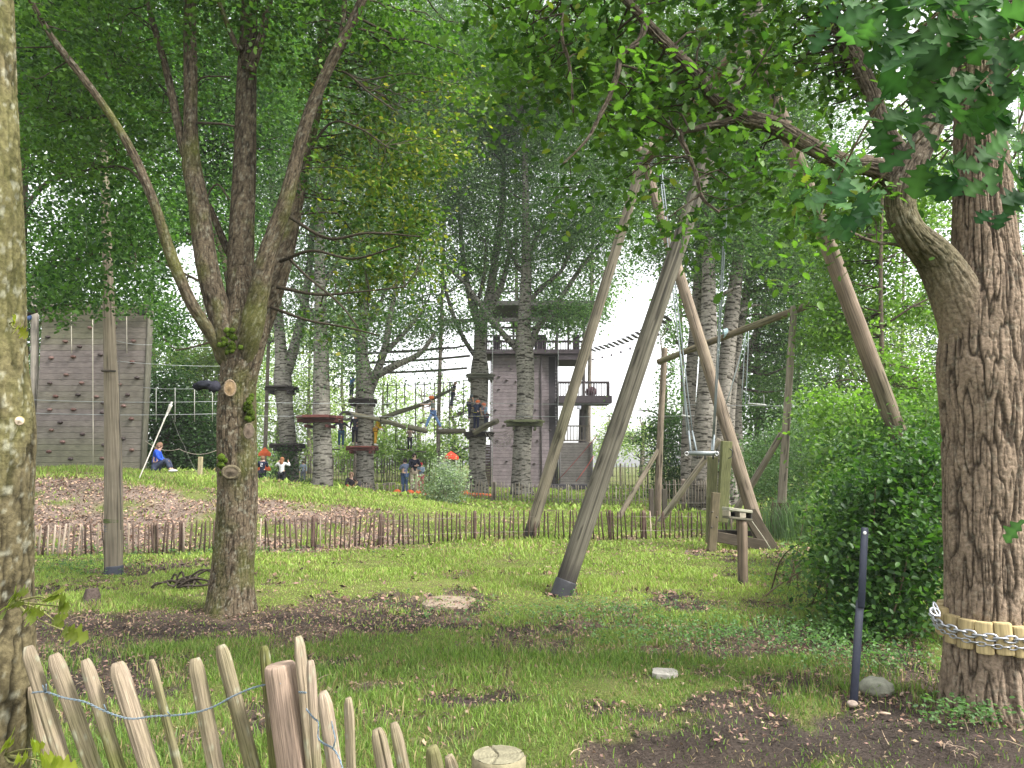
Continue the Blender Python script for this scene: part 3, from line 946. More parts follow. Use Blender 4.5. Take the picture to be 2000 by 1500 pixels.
# --- the large oak at the right
def big_oak():
    g = G(1930, 1392); Y = g[1] + .1
    gx = P(1932, 1390, Y)[0]
    t = thing('large_oak', 'large deeply fissured oak at the right with chain and blocks round its trunk', 'tree', on(gx, Y))
    mb = MB()
    d = bark_disp(27, .016, 51, .24, .022, .26)
    cf = bark_col((.205, .155, .112), d, .30, (.12, .12, .04), .12, 22, mthr=.2)
    main = [(*(on(gx, Y) - [0, 0, .08]), 84 / FPX * Y)] + ppath([(1930, 1330, 158), (1931, 1200, 150), (1928, 1100, 146), (1924, 1000, 144), (1924, 900, 146), (1924, 830, 152), (1920, 770, 158), (1918, 720, 162), (1920, 660, 156), (1924, 600, 156), (1928, 545, 138), (1924, 480, 118), (1918, 390, 106), (1912, 270, 94), (1905, 150, 82), (1900, 40, 72), (1895, -100, 60)], Y)
    pm = sweep(mb, main, 330, .0095, disp=d, colf=cf, flare=(.14, .20))
    d2 = bark_disp(28, .009, 57, .11, .014, .2)
    cf2 = bark_col((.13, .105, .078), d2, .28, (.085, .095, .025), .15, 24, mdir=None, mthr=.1)
    limbs = [pm[::12]]
    def cmix(th, s, P_, d_):
        q = sstep(.8, 1.6, s)[..., None]
        return cf(th, s, P_, d_) * (1 - q) + cf2(th, s, P_, d_) * q
    def add(pp, ns, st=.014):
        p = sweep(mb, pp, ns, st, disp=d2, colf=cmix if ns == 130 or ns == 160 else cf2); limbs.append(p)
    add(ppath([(1980, 640, 90), (2015, 560, 80), (2060, 480, 70), (2120, 380, 60), (2200, 240, 45)], Y, .1), 100, .02)
    add(ppath([(1920, 900, 70, Y + .16), (1910, 800, 90, Y + .09), (1902, 710, 104, Y + .03), (1888, 630, 104, Y - .02), (1862, 566, 92, Y - .06), (1826, 505, 76, Y - .1), (1778, 455, 60), (1758, 408, 58), (1762, 360, 58), (1785, 310, 54), (1812, 255, 50), (1835, 200, 48), (1845, 120, 44), (1850, 20, 36), (1856, -80, 30)], Y - .12, -.25), 130)
    add(ppath([(1768, 370, 46), (1738, 345, 42), (1700, 325, 40), (1660, 322, 36), (1610, 300, 35), (1560, 272, 34), (1510, 245, 34), (1450, 228, 33), (1400, 195, 29), (1365, 150, 25), (1325, 110, 23), (1280, 65, 21), (1240, 20, 17), (1195, -30, 14), (1130, -110, 9)], Y - .2, -.3), 90)
    add(ppath([(1780, 340, 40), (1758, 300, 34), (1722, 240, 32), (1702, 180, 32), (1672, 115, 32), (1640, 60, 27), (1620, 0, 24), (1600, -80, 18)], Y - .1, .2), 80)
    add(ppath([(1443, 232, 15), (1405, 242, 14), (1370, 250, 13), (1330, 262, 11), (1345, 300, 7), (1362, 345, 7), (1372, 385, 5), (1405, 415, 3)], Y - .35, -.2), 28)
    add(ppath([(1372, 378, 5), (1340, 400, 4), (1308, 425, 3)], Y - .5), 10, .02)
    add(ppath([(1262, 45, 15), (1250, 80, 13), (1215, 108, 12), (1205, 150, 11), (1190, 190, 9), (1165, 240, 7), (1145, 275, 5), (1100, 320, 3)], Y - .5, -.2), 28)
    add(ppath([(1115, -20, 9), (1105, 20, 8), (1098, 70, 7), (1112, 120, 6), (1118, 170, 4), (1120, 220, 3)], Y - .5), 16, .02)
    add(ppath([(1850, 560, 10), (1780, 490, 6), (1700, 470, 5), (1640, 440, 3)], Y, -.4), 14, .02)
    add(ppath([(1990, 560, 30), (2040, 540, 24), (2100, 500, 18)], Y), 20, .03)
    cr = MB()
    blobs = [pb(1560, 60, 5.4, 200, wz=.8), pb(1380, 110, 5.0, 200, wz=.9), pb(1180, 60, 4.9, 190), pb(1050, 130, 5.3, 150), pb(1260, 260, 5.0, 150, wz=.8), pb(1460, 330, 5.0, 150, wz=.7),
             pb(1640, 390, 5.2, 110, wz=.8), pb(1150, 330, 5.2, 100, w=.7), pb(1750, 60, 5.6, 170), pb(1950, 60, 5.8, 170), pb(1870, 330, 5.9, 130, w=.5), pb(1960, 480, 5.6, 90, w=.5),
             pb(1380, 360, 5, 80, w=.5), pb(1380, 440, 4.8, 100, wz=.6, w=.8), pb(1560, 500, 4.9, 90, wz=.6, w=.5), pb(1260, 430, 5.0, 80, wz=.6, w=.7), pb(1790, 240, 5.9, 110, w=.6), pb(980, 20, 5.6, 110, w=.6),
             pb(1400, -260, 5, 300), pb(1750, -280, 5, 300), pb(1050, -250, 5.2, 260)]
    pts, tone, cl = leaf_points(blobs, 20500, 18, .13, .55, -.02, 13, 1.6)
    n = len(pts)
    px_, py_ = to_px(pts[:, 0], pts[:, 1], pts[:, 2])
    keep = ~((px_ > 1840) & (py_ > 560)) & ~((px_ > 1835) & (py_ > 250) & (R.uniform(0, 1, n) < .6)) & (py_ < 620)
    c = leaf_cols(n, tone, (.038, .095, .018), (.14, .26, .040), (.22, .26, .04), .02)
    k2 = keep & (R.uniform(0, 1, n) < .62)
    k3 = keep & ~k2
    add_leaves(cr, pts[k2], .070, c[k2], OAK, .25, .5)
    add_leaves(cr, pts[k3], .062, c[k3], OV, .25, .5)
    twigs(mb, limbs, cl[(to_px(*cl.T)[1] < 560)], .008, 5, (.075, .06, .045), .3, 420)
    mb.build('trunk', M['bark'], t)
    cr.build('crown', M['leaf'], t)
    # big leaves hanging close to the viewer, top right
    sp = MB(); tw = MB(); tw2 = MB()
    spots = [(1700, 40, 2.3), (1790, 90, 2.0), (1860, 60, 1.9), (1905, 130, 2.0), (1800, 190, 2.1), (1870, 230, 1.95), (1760, 240, 2.2), (1960, 60, 1.8), (1950, 190, 2.0), (1990, 260, 1.9),
             (1840, 330, 2.1), (1980, 330, 1.85), (1640, 20, 2.5), (1900, 20, 1.9), (1730, 130, 2.4), (1690, 400, 2.6), (1620, 350, 2.8), (2052, 985, 1.7), (2060, 1050, 1.7), (1990, 400, 2.1), (1750, -10, 2.1), (1820, 20, 2.0), (1600, 440, 2.9), (1985, 130, 1.9)]
    hub = P(2150, -150, 2.0)
    for i, (px, py, y) in enumerate(spots):
        a = P(px, py - 20, y)
        src = P(2150, 850, 1.9) if py > 800 else hub
        m = (a + src) / 2 + R.normal(0, .05, 3)
        tgt = tw2 if py > 800 else tw
        sweep(tgt, [(*src, .008), (*m, .005), (*a, .0025)], 6, .05, (.14, .11, .07))
        k = 11 if py < 800 else 5
        pp = a + R.normal(0, 1, (k, 3)) * [.05, .06, .045]
        D = np.array([norm(np.array([R.normal(0, .8), R.normal(-.1, .5), -.55 + R.normal(0, .4)])) for _ in range(k)])
        N0 = np.array([norm(np.array([R.normal(0, .45), -.75 + R.normal(0, .35), .6 + R.normal(0, .4)])) for _ in range(k)])
        E = np.cross(N0, D); E /= np.linalg.norm(E, axis=1)[:, None]
        cc = leaf_cols(k, np.full(k, R.normal(0, .6)), (.022, .066, .024), (.062, .135, .042))
        add_leaves(sp, pp, .088, cc, LOBED, vein=.5, fr=(D, E, np.cross(D, E)))
    tw_o = tw.build('hanging_twig', M['bark'], t); tw2.build('hanging_twig', M['bark'], t)
    sp.build('twig_leaves', M['leafnear'], tw_o)
    # knot and collar on the trunk
    return gx, Y
OAKX, OAKY = big_oak()

# --- chain and wooden blocks strapped round the oak
def oak_chain():
    cz = .53
    r0 = .272
    px_c = 1930
    ctr = np.array([P(px_c, 1215, OAKY)[0], OAKY, cz])
    bl = thing('block_collar', 'ring of pale wooden blocks strapped round the large oak under the chain', 'tree guard', on(ctr[0], ctr[1] - r0))
    nb = 17
    for i in range(nb):
        a = 2 * math.pi * i / nb + .11
        rad = np.array([math.sin(a), -math.cos(a), 0]); tan = np.array([math.cos(a), math.sin(a), 0])
        dz = -.035 * math.cos(a) + R.normal(0, .006)
        mb = MB()
        h = .185 * R.uniform(.93, 1.06); w = .098
        n = 9; V = []; cols = []
        tilt = R.normal(0, .05)
        for zz, sc in ((-h / 2, .94), (-h / 2 + .008, 1), (h / 2 - .008, 1), (h / 2, .94)):
            for k in range(n):
                s = -1 + 2 * k / (n - 1)
                bulge = .034 * math.sqrt(max(0, 1 - .8 * s * s)) * sc
                q = ctr + rad * (r0 + .004 + bulge) + tan * (s * w / 2 * sc + tilt * zz) + np.array([0, 0, dz + zz])
                V.append(q)
            V.append(ctr + rad * (r0 - .02) + tan * (w / 2 * sc + tilt * zz) + np.array([0, 0, dz + zz]))
            V.append(ctr + rad * (r0 - .02) + tan * (-w / 2 * sc + tilt * zz) + np.array([0, 0, dz + zz]))
        m = n + 2
        F, U = [], []
        for r_ in range(3):
            for k in range(m):
                k1 = (k + 1) % m
                F.append((r_ * m + k, r_ * m + k1, (r_ + 1) * m + k1, (r_ + 1) * m + k))
                U += [(k * .012 + i, r_ * .06), ((k + 1) * .012 + i, r_ * .06), ((k + 1) * .012 + i, r_ * .06 + .06), (k * .012 + i, r_ * .06 + .06)]
        c = np.array([.42, .33, .17]) * R.uniform(.8, 1.15)
        b0 = mb.n; mb.add(V, F, c, U); mb.more_faces(b0, np.arange(m)[::-1]); mb.more_faces(b0 + 3 * m, np.arange(m))
        mb.build('block', M['wood'], bl, smooth=False)
    ch = thing('steel_chain', 'heavy galvanised steel chain looped over the wooden blocks on the large oak', 'chain', on(ctr[0], ctr[1] - r0 - .05))
    def links(n, rr, zoff, L, W, rod, sag):
        for i in range(n):
            a = 2 * math.pi * i / n
            rad = np.array([math.sin(a), -math.cos(a), 0]); tan = np.array([math.cos(a), math.sin(a), 0])
            c = ctr + rad * rr + [0, 0, zoff - sag * math.cos(a)]
            side = (rad * .25 + np.array([0, 0, 1.])) if i % 2 else (rad + np.array([0, 0, .35]))
            side = norm(side)
            pts = []
            for t in np.linspace(0, 2 * math.pi, 17):
                x = math.cos(t); y = math.sin(t)
                pts.append((*(c + tan * (np.sign(x) * (abs(x) ** .7) * L / 2) + side * (y * W / 2)), rod))
            mb = MB(); sweep(mb, pts, 8, .01, (.50, .51, .55), caps=False)
            mb.build('chain_link', M['steel'], ch)
    links(36, r0 + .047, .012, .076, .044, .0068, .035)
    links(46, r0 + .040, -.035, .052, .026, .0042, .04)
    mb = MB()
    c = P(1826, 1195, OAKY - .06)
    pts = [(*(c + np.array([math.cos(t) * .03, math.sin(t) * .02, math.sin(t) * .022])), .007) for t in np.linspace(0, 2 * math.pi, 14)]
    sweep(mb, pts, 8, .01, (.5, .51, .55), caps=False)
    c = P(1829, 1190, OAKY - .05)
    pts = [(*(c + np.array([math.cos(t) * .012, math.sin(t) * .03, math.sin(t) * .04])), .006) for t in np.linspace(0, 2 * math.pi, 14)]
    sweep(mb, pts, 8, .01, (.5, .51, .55), caps=False)
    mb.build('shackle', M['steel'], ch)
oak_chain()

# ------------------------------------------------------------ further trees
def far_tree(name, label, base, trunk, limbs, blobs, nleaf, size, c1, c2, bark=(.3, .28, .24), bm='poplar', per=30, cs=.45, flat=.6, gap=.0, group=None, seed=0, gs=.35,
             acc=None, accp=0, shape=RH, tw=60, ns=14, flare=(.5, .3), keepf=None, lm='leaf', cat='tree', hang=.25, twr=.03, step=.25, parts=('trunk', 'crown')):
    t = thing(name, label, cat, base, group)
    mb = MB(); L = []
    dd = lambda th, s, P_, rad: .03 * rad * 3 * fbm(P_[..., 0] * 1.5, P_[..., 1] * 1.5, P_[..., 2] * .8, seed, 3)
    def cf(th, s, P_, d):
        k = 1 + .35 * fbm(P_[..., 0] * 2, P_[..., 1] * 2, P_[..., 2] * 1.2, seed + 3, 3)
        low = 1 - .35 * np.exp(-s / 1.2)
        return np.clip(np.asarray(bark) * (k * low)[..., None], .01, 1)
    for i, q in enumerate([trunk] + limbs):
        if q is None: continue
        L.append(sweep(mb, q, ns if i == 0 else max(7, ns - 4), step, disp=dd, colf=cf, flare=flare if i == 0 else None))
    cr = MB()
    pts, tone, cl = leaf_points(blobs, nleaf, per, cs, flat, gap, seed, gs)
    if keepf is not None:
        px_, py_ = to_px(*pts.T)
        k = keepf(px_, py_, pts); pts, tone = pts[k], tone[k]
        px_, py_ = to_px(*cl.T); cl = cl[keepf(px_, py_, cl)]
    add_leaves(cr, pts, size, leaf_cols(len(pts), tone, c1, c2, acc, accp), shape, hang, .55)
    if tw and len(cl) and L: twigs(mb, L, cl, twr, 5, np.array(bark) * .6, .2, tw)
    if mb.n: mb.build(parts[0], M[bm], t)
    cr.build(parts[1], M[lm], t)
    return t

def gb(px, Y):
    x = (px - CX) / FPX * Y / CT
    return on(x, Y)

def sky_hole(px, py, pts=None):
    """places where the photo shows open sky between the far crowns"""
    n = len(px); u = R.uniform(0, 1, n)
    h = np.zeros(n)
    for cx, cy, rx, ry, k in ((1235, 690, 60, 130, 1.0), (1180, 690, 45, 70, .9), (1110, 720, 40, 60, 1.0), (1265, 590, 45, 60, .8), (905, 690, 60, 45, .8), (800, 700, 70, 45, .5), (360, 540, 45, 70, .8),
                              (395, 650, 40, 50, .6), (1235, 800, 30, 40, .9), (1000, 660, 30, 30, .4), (880, 560, 60, 40, .35), (1160, 520, 90, 40, .3), (640, 700, 60, 20, .3)):
        d = np.sqrt(((px - cx) / rx) ** 2 + ((py - cy) / ry) ** 2)
        h = np.maximum(h, k * (1 - sstep(.7, 1.25, d)))
    return u > h

GP1, GP2 = (.050, .105, .045), (.17, .27, .115)       # grey-green poplar leaves
pop = 'tall grey poplars carrying the climbing course'
def poplar(px, wpx, Y, lab, trunk, limbs, blobs, nl, seed, tw=70, name='grey_poplar', bark=(.25, .235, .20)):
    b = gb(px, Y)
    tr = [(*(b - [0, 0, .1]), wpx / 2 / FPX * Y)] + ppath(trunk, Y)
    return far_tree(name, lab, b, tr, [ppath(q, Y, R.uniform(-1.5, 1.5)) for q in limbs], blobs, int(nl * 4.2), .115, GP1, GP2, bark, seed=seed, group=pop, tw=tw, keepf=sky_hole, gap=.03, cs=.55, ns=24, step=.12, flat=.5)

poplar(565, 46, 34, 'poplar with ivy on its foot and two dark platforms, leftmost of the climbing trees',
       [(566, 900, 30), (562, 860, 31), (556, 790, 32), (552, 740, 34), (550, 700, 26), (545, 640, 20), (540, 560, 18), (536, 450, 14), (530, 300, 10), (528, 150, 6)],
       [[(556, 735, 24), (568, 700, 22), (585, 640, 18), (600, 560, 15), (610, 450, 12), (620, 320, 8)], [(600, 560, 8), (640, 500, 6), (690, 450, 4)]],
       [pb(600, 680, 34.5, 45, w=.7), pb(520, 660, 34.5, 50, w=.7), pb(560, 560, 34, 90, wz=.8, w=.8), pb(560, 400, 34, 120), pb(620, 250, 34, 140), pb(520, 120, 34, 150), pb(600, 0, 34, 150)], 14000, 11)
poplar(630, 42, 33, 'straight poplar with cracked bark and a red plank platform halfway up',
       [(630, 940, 38), (630, 880, 36), (628, 820, 34), (628, 760, 33), (627, 700, 30), (626, 620, 25), (625, 520, 21), (624, 400, 16), (622, 250, 11), (620, 100, 7)],
       [[(627, 640, 12), (600, 600, 10), (570, 560, 7)], [(626, 560, 12), (660, 510, 9), (700, 440, 6)]],
       [pb(650, 700, 33, 55, w=.9), pb(640, 620, 33, 90, wz=.8, w=.9), pb(680, 480, 33, 110), pb(640, 320, 33, 140), pb(700, 160, 33, 150), pb(660, 20, 33, 150)], 15000, 12)
poplar(713, 44, 35, 'poplar with many rising limbs, its foot beside the seated climbers',
       [(713, 940, 34), (713, 880, 33), (714, 800, 32), (712, 740, 32), (706, 690, 26), (708, 640, 20), (714, 590, 16), (722, 500, 12), (728, 380, 9)],
       [[(718, 770, 22), (735, 730, 18), (752, 680, 14), (762, 620, 11), (775, 550, 8), (790, 460, 6)], [(722, 740, 18), (770, 715, 14), (820, 690, 10), (850, 650, 7)],
        [(705, 680, 14), (690, 640, 10), (680, 580, 7)], [(740, 700, 12), (790, 650, 9), (830, 600, 6)], [(714, 640, 10), (740, 600, 8), (760, 540, 5)]],
       [pb(800, 705, 35, 70, wz=.45, w=.8), pb(690, 660, 35.5, 50, w=.6), pb(740, 600, 35, 110, wz=.7, w=.9), pb(820, 640, 35, 90, wz=.6, w=.6), pb(760, 480, 35, 130), pb(800, 330, 35, 150), pb(780, 180, 35, 160), pb(830, 30, 35, 160)], 20000, 13)
poplar(932, 48, 37, 'poplar at the left corner of the tower, holding the platform with three climbers',
       [(932, 950, 38), (932, 900, 32), (933, 850, 34), (936, 790, 34), (937, 730, 36), (937, 690, 26), (938, 650, 24), (942, 620, 24), (955, 580, 18), (968, 500, 15), (980, 410, 11), (985, 300, 8)],
       [[(940, 640, 20), (925, 600, 16), (910, 540, 12), (900, 460, 9), (895, 380, 6)], [(940, 640, 14), (965, 590, 14), (985, 540, 11), (1000, 470, 8)], [(935, 705, 10), (905, 660, 9), (880, 600, 8), (865, 540, 6)],
        [(930, 600, 8), (945, 540, 7), (950, 470, 5)]],
       [pb(870, 640, 37, 65, wz=.6, w=.8), pb(900, 520, 37, 100, wz=.6, w=.9), pb(960, 430, 37, 120, w=.8), pb(900, 320, 37, 150), pb(960, 180, 37, 150), pb(900, 60, 37, 160)], 20000, 14)
poplar(1020, 42, 35, 'thick white-barked poplar in front of the tower, with one mossy plank platform',
       [(1018, 930, 36), (1020, 880, 35), (1022, 840, 35), (1026, 780, 34), (1026, 720, 35), (1024, 680, 35), (1024, 640, 27), (1026, 580, 24), (1028, 520, 20), (1027, 440, 16), (1026, 350, 12), (1024, 240, 8)],
       [[(1018, 690, 14), (990, 660, 12), (965, 630, 11), (935, 590, 10), (905, 550, 8), (870, 520, 6)], [(1034, 680, 16), (1050, 640, 14), (1075, 610, 12), (1100, 575, 10), (1130, 530, 9), (1160, 490, 7)],
        [(1032, 590, 10), (1060, 560, 9), (1095, 530, 8), (1120, 480, 6)], [(1026, 540, 9), (1000, 500, 8), (985, 450, 6)], [(1028, 500, 9), (1060, 440, 7), (1090, 380, 5)]],
       [pb(1090, 610, 35, 75, wz=.5, w=1.2), pb(1150, 610, 34, 55, wz=.6, w=1.2), pb(960, 620, 34.5, 60, wz=.5, w=1.0), pb(1170, 480, 35, 90, wz=.8, w=.8), pb(1050, 430, 35, 130, wz=.8, w=.8), pb(1100, 320, 35, 150), pb(1020, 200, 35, 150), pb(1110, 80, 35, 170), pb(1230, 360, 35, 100, w=.7), pb(1040, 560, 35, 60, w=.3)], 26000, 15)
# poplars behind the goal-shaped frame
def gp(px, wpx, Y, lab, trunk, limbs, blobs, nl, seed):
    b = gb(px, Y)
    tr = [(*(b - [0, 0, .1]), wpx / 2 / FPX * Y)] + ppath(trunk, Y)
    far_tree('grey_poplar', lab, b, tr, [ppath(q, Y, R.uniform(-1, 1)) for q in limbs], blobs, int(nl * 3.0), .10, GP1, (.16, .25, .10), (.22, .20, .17), seed=seed, group='grey poplars behind the goal-shaped frame', tw=60, keepf=sky_hole, gap=.02, cs=.45, ns=24, step=.12)
gp(1368, 52, 25.5, 'broadest of the grey poplars, straight behind the goal-shaped frame',
   [(1370, 960, 46), (1374, 900, 44), (1378, 820, 42), (1382, 740, 38), (1384, 660, 34), (1384, 560, 28), (1383, 450, 22), (1382, 330, 16), (1380, 200, 10)],
   [[(1384, 600, 8), (1410, 575, 7), (1445, 560, 5)], [(1384, 480, 12), (1350, 420, 9), (1320, 350, 6)]],
   [pb(1390, 430, 25.5, 110), pb(1330, 330, 25.5, 120), pb(1400, 180, 25.5, 160), pb(1320, 60, 25.5, 150)], 15000, 21)
gp(1402, 34, 26.5, 'leaning grey poplar just right of the broadest one',
   [(1406, 940, 30), (1408, 860, 30), (1412, 780, 30), (1420, 700, 30), (1430, 610, 28), (1438, 540, 24), (1448, 440, 18), (1455, 330, 12), (1460, 220, 8)],
   [[(1430, 620, 7), (1460, 600, 6), (1490, 595, 4)]],
   [pb(1470, 440, 26.5, 110), pb(1480, 300, 26.5, 130), pb(1500, 150, 26.5, 150), pb(1480, 20, 26.5, 150)], 14000, 22)
gp(1425, 24, 28, 'slender grey poplar curving right behind the leaning one',
   [(1424, 900, 20), (1426, 820, 19), (1432, 740, 18), (1442, 660, 17), (1455, 590, 15), (1466, 500, 11), (1480, 400, 8)],
   [], [pb(1500, 560, 28, 90, wz=.8), pb(1530, 420, 28, 110), pb(1560, 280, 28, 130)], 11000, 23)
gp(1338, 26, 29, 'shaded grey poplar stem to the left of the broadest one',
   [(1342, 900, 24), (1346, 800, 24), (1352, 700, 22), (1360, 600, 20), (1366, 500, 16), (1370, 380, 12), (1372, 250, 8)],
   [], [pb(1330, 470, 29, 80), pb(1290, 300, 29, 120, w=.8), pb(1240, 180, 29, 150), pb(1250, 40, 29, 150)], 13000, 24)
gp(1440, 22, 30, 'bowed grey poplar with a sinuous trunk, furthest right of its row',
   [(1442, 860, 18), (1440, 790, 17), (1448, 740, 16), (1462, 690, 14), (1480, 640, 11), (1500, 590, 9), (1520, 540, 6)],
   [], [pb(1560, 620, 30, 90), pb(1520, 700, 30, 80, w=.8), pb(1580, 500, 30, 110)], 11000, 25)

# leafy trees filling the upper left, in front of the climbing wall
def leafy(px, Y, lab, trunk, limbs, blobs, nl, seed, size=.075, c1=(.024, .070, .020), c2=(.115, .23, .048), keepf=None, name='leafy_tree', bark=(.12, .095, .07), **k):
    b = gb(px, Y)
    tr = [(*(b - [0, 0, .1]), trunk[0][2] / 2 / FPX * Y)] + ppath(trunk, Y)
    return far_tree(name, lab, b, tr, [ppath(q, Y, R.uniform(-1.2, .6)) for q in limbs], blobs, nl, size, c1, c2, bark, 'barkfar', seed=seed, keepf=keepf, shape=OV, per=22, cs=.26, gs=.7, **k)
def hole_l(px, py, pts=None):
    u = R.uniform(0, 1, len(px)); h = np.zeros(len(px))
    for cx, cy, rx, ry, k in ((368, 530, 34, 62, 1), (400, 640, 30, 60, .8), (370, 150, 40, 60, .2)):
        d = np.sqrt(((px - cx) / rx) ** 2 + ((py - cy) / ry) ** 2)
        h = np.maximum(h, k * (1 - sstep(.7, 1.3, d)))
    lim = 632 + 34 * noise(px * .018, 3.3, 0, 5) + 22 * noise(px * .06, 1.1, 0, 6) + R.normal(0, 5, len(px)) - 22 * sstep(215, 275, px)
    return (u > h) & ~((py > lim) & (px > 50) & (px < 300)) & (py < 760)
leafy(18, 12.5, 'dark leafy tree behind the lichen covered trunk, boughs over the climbing wall',
      [(25, 900, 36), (30, 700, 34), (34, 500, 32), (40, 330, 30), (46, 200, 26), (60, 50, 20), (80, -120, 12)],
      [[(40, 270, 14), (90, 225, 11), (150, 180, 8), (210, 150, 5)], [(36, 420, 12), (100, 350, 9), (180, 320, 7), (260, 300, 4)], [(34, 560, 9), (100, 520, 7), (180, 500, 5), (260, 480, 3)], [(34, 620, 8), (100, 600, 6), (170, 590, 4)]],
      [pb(150, 540, 10, 95, wz=.5), pb(210, 430, 9.8, 90), pb(190, 250, 9.8, 110), pb(110, 120, 12.5, 150), pb(230, 80, 12.5, 150), pb(120, 300, 12.5, 140), pb(250, 280, 12, 130), pb(110, 460, 12.5, 120), pb(240, 450, 12, 110), pb(120, 570, 12.5, 90, wz=.55), pb(250, 565, 12, 75, wz=.55), pb(60, 30, 12.5, 160), pb(200, -80, 12, 200)],
      62000, 31, keepf=hole_l, tw=160, twr=.014)
leafy(462, 19, 'broad leafy tree behind the forked oak, reaching over the climbing wall',
      [(462, 880, 14), (462, 760, 14), (460, 640, 13), (440, 520, 12), (400, 380, 10), (370, 180, 8)],
      [[(452, 580, 6), (330, 520, 5), (240, 480, 3)], [(430, 480, 6), (330, 440, 5), (270, 400, 3)]],
      [pb(320, 620, 19, 80, wz=.7), pb(300, 470, 19, 100), pb(430, 430, 19, 110, w=.8), pb(330, 300, 19, 130), pb(460, 250, 19, 120), pb(310, 120, 19, 150), pb(460, 60, 19, 150), pb(560, 170, 19, 110, w=.7)],
      56000, 32, size=.095, c1=(.028, .080, .024), c2=(.13, .25, .06), keepf=hole_l, tw=80, twr=.02)
# dense evergreens behind the mound
def ev(px, Y, lab, blobs, nl, seed, c1, c2, name='evergreen_bush', size=.13, keepf=None, **k):
    b = gb(px, Y)
    tr = [(*(b - [0, 0, .1]), .12), (*(b + [0, 0, 1.5]), .09), (*(b + [.1, 0, 3.2]), .05)]
    far_tree(name, lab, b, tr, [], blobs, nl, size, c1, c2, (.09, .07, .05), 'barkfar', seed=seed, shape=RH, per=30, cs=.35, gs=.5, tw=30, keepf=keepf, parts=('stem', 'foliage'), cat='bush' if 'bush' in name else 'tree', **k)
ev(330, 28, 'dark dense evergreen bush right of the climbing wall, behind the person in blue',
   [pb(315, 790, 28, 60, wz=1.2), pb(370, 820, 28, 60, wz=1.2), pb(345, 740, 28, 45), pb(420, 850, 28, 45, wz=1.4), pb(300, 880, 28, 50), pb(390, 900, 28, 50)], 15000, 41, (.018, .045, .014), (.045, .095, .028), gap=-.2)
ev(395, 36, 'light green bush behind the dark evergreen', [pb(380, 720, 36, 50), pb(430, 700, 36, 50), pb(345, 700, 36, 35), pb(450, 780, 36, 45), pb(410, 800, 36, 45)], 9000, 42, (.12, .19, .05), (.24, .32, .08), 'light_bush')
ev(20, 27, 'leafy bush between the lichen covered trunk and the climbing wall', [pb(35, 640, 27, 40, wz=1.4), pb(40, 780, 27, 35, wz=1.8), pb(60, 560, 27, 50)], 5000, 43, (.04, .085, .03), (.10, .17, .05))

# background wood, every tree its own
def bgtree(px, Y, top, wid, lab, c1, c2, seed, low=905, n=9000, size=.2, trunkw=9, gap=.02, keepf=sky_hole, name='background_tree', fill=1.0):
    b = gb(px, Y)
    blobs = []
    ys = np.arange(low - 30, top, -wid * .75)
    for i, y in enumerate(ys):
        f = 1 - .35 * (i / max(len(ys) - 1, 1)) ** 2
        for sgn in (-1, 1):
            blobs.append(pb(px + sgn * wid * .38 * f + R.normal(0, wid * .08), y + R.normal(0, 12), Y + R.uniform(-1, 1), wid * .52 * f, wz=.95))
    tr = [(*(b - [0, 0, .1]), trunkw / 2 / FPX * Y)] + ppath([(px + R.normal(0, 3), 825, trunkw * .9), (px + R.normal(0, 6), (low + top) / 2, trunkw * .6), (px, top + wid * .3, trunkw * .25)], Y)
    far_tree(name, lab, b, tr, [], blobs, int(n * fill), size, c1, c2, (.2, .17, .14), 'barkfar', seed=seed, per=34, cs=.7, gs=.3, tw=40, keepf=keepf, gap=gap, group='trees of the wood behind the climbing course', ns=8, step=.8, twr=.04)
LG1, LG2 = (.20, .29, .08), (.38, .47, .15)  # far leaves paler: haze and sunlight of the distance put into the colour
MG1, MG2 = (.055, .12, .038), (.19, .31, .09)
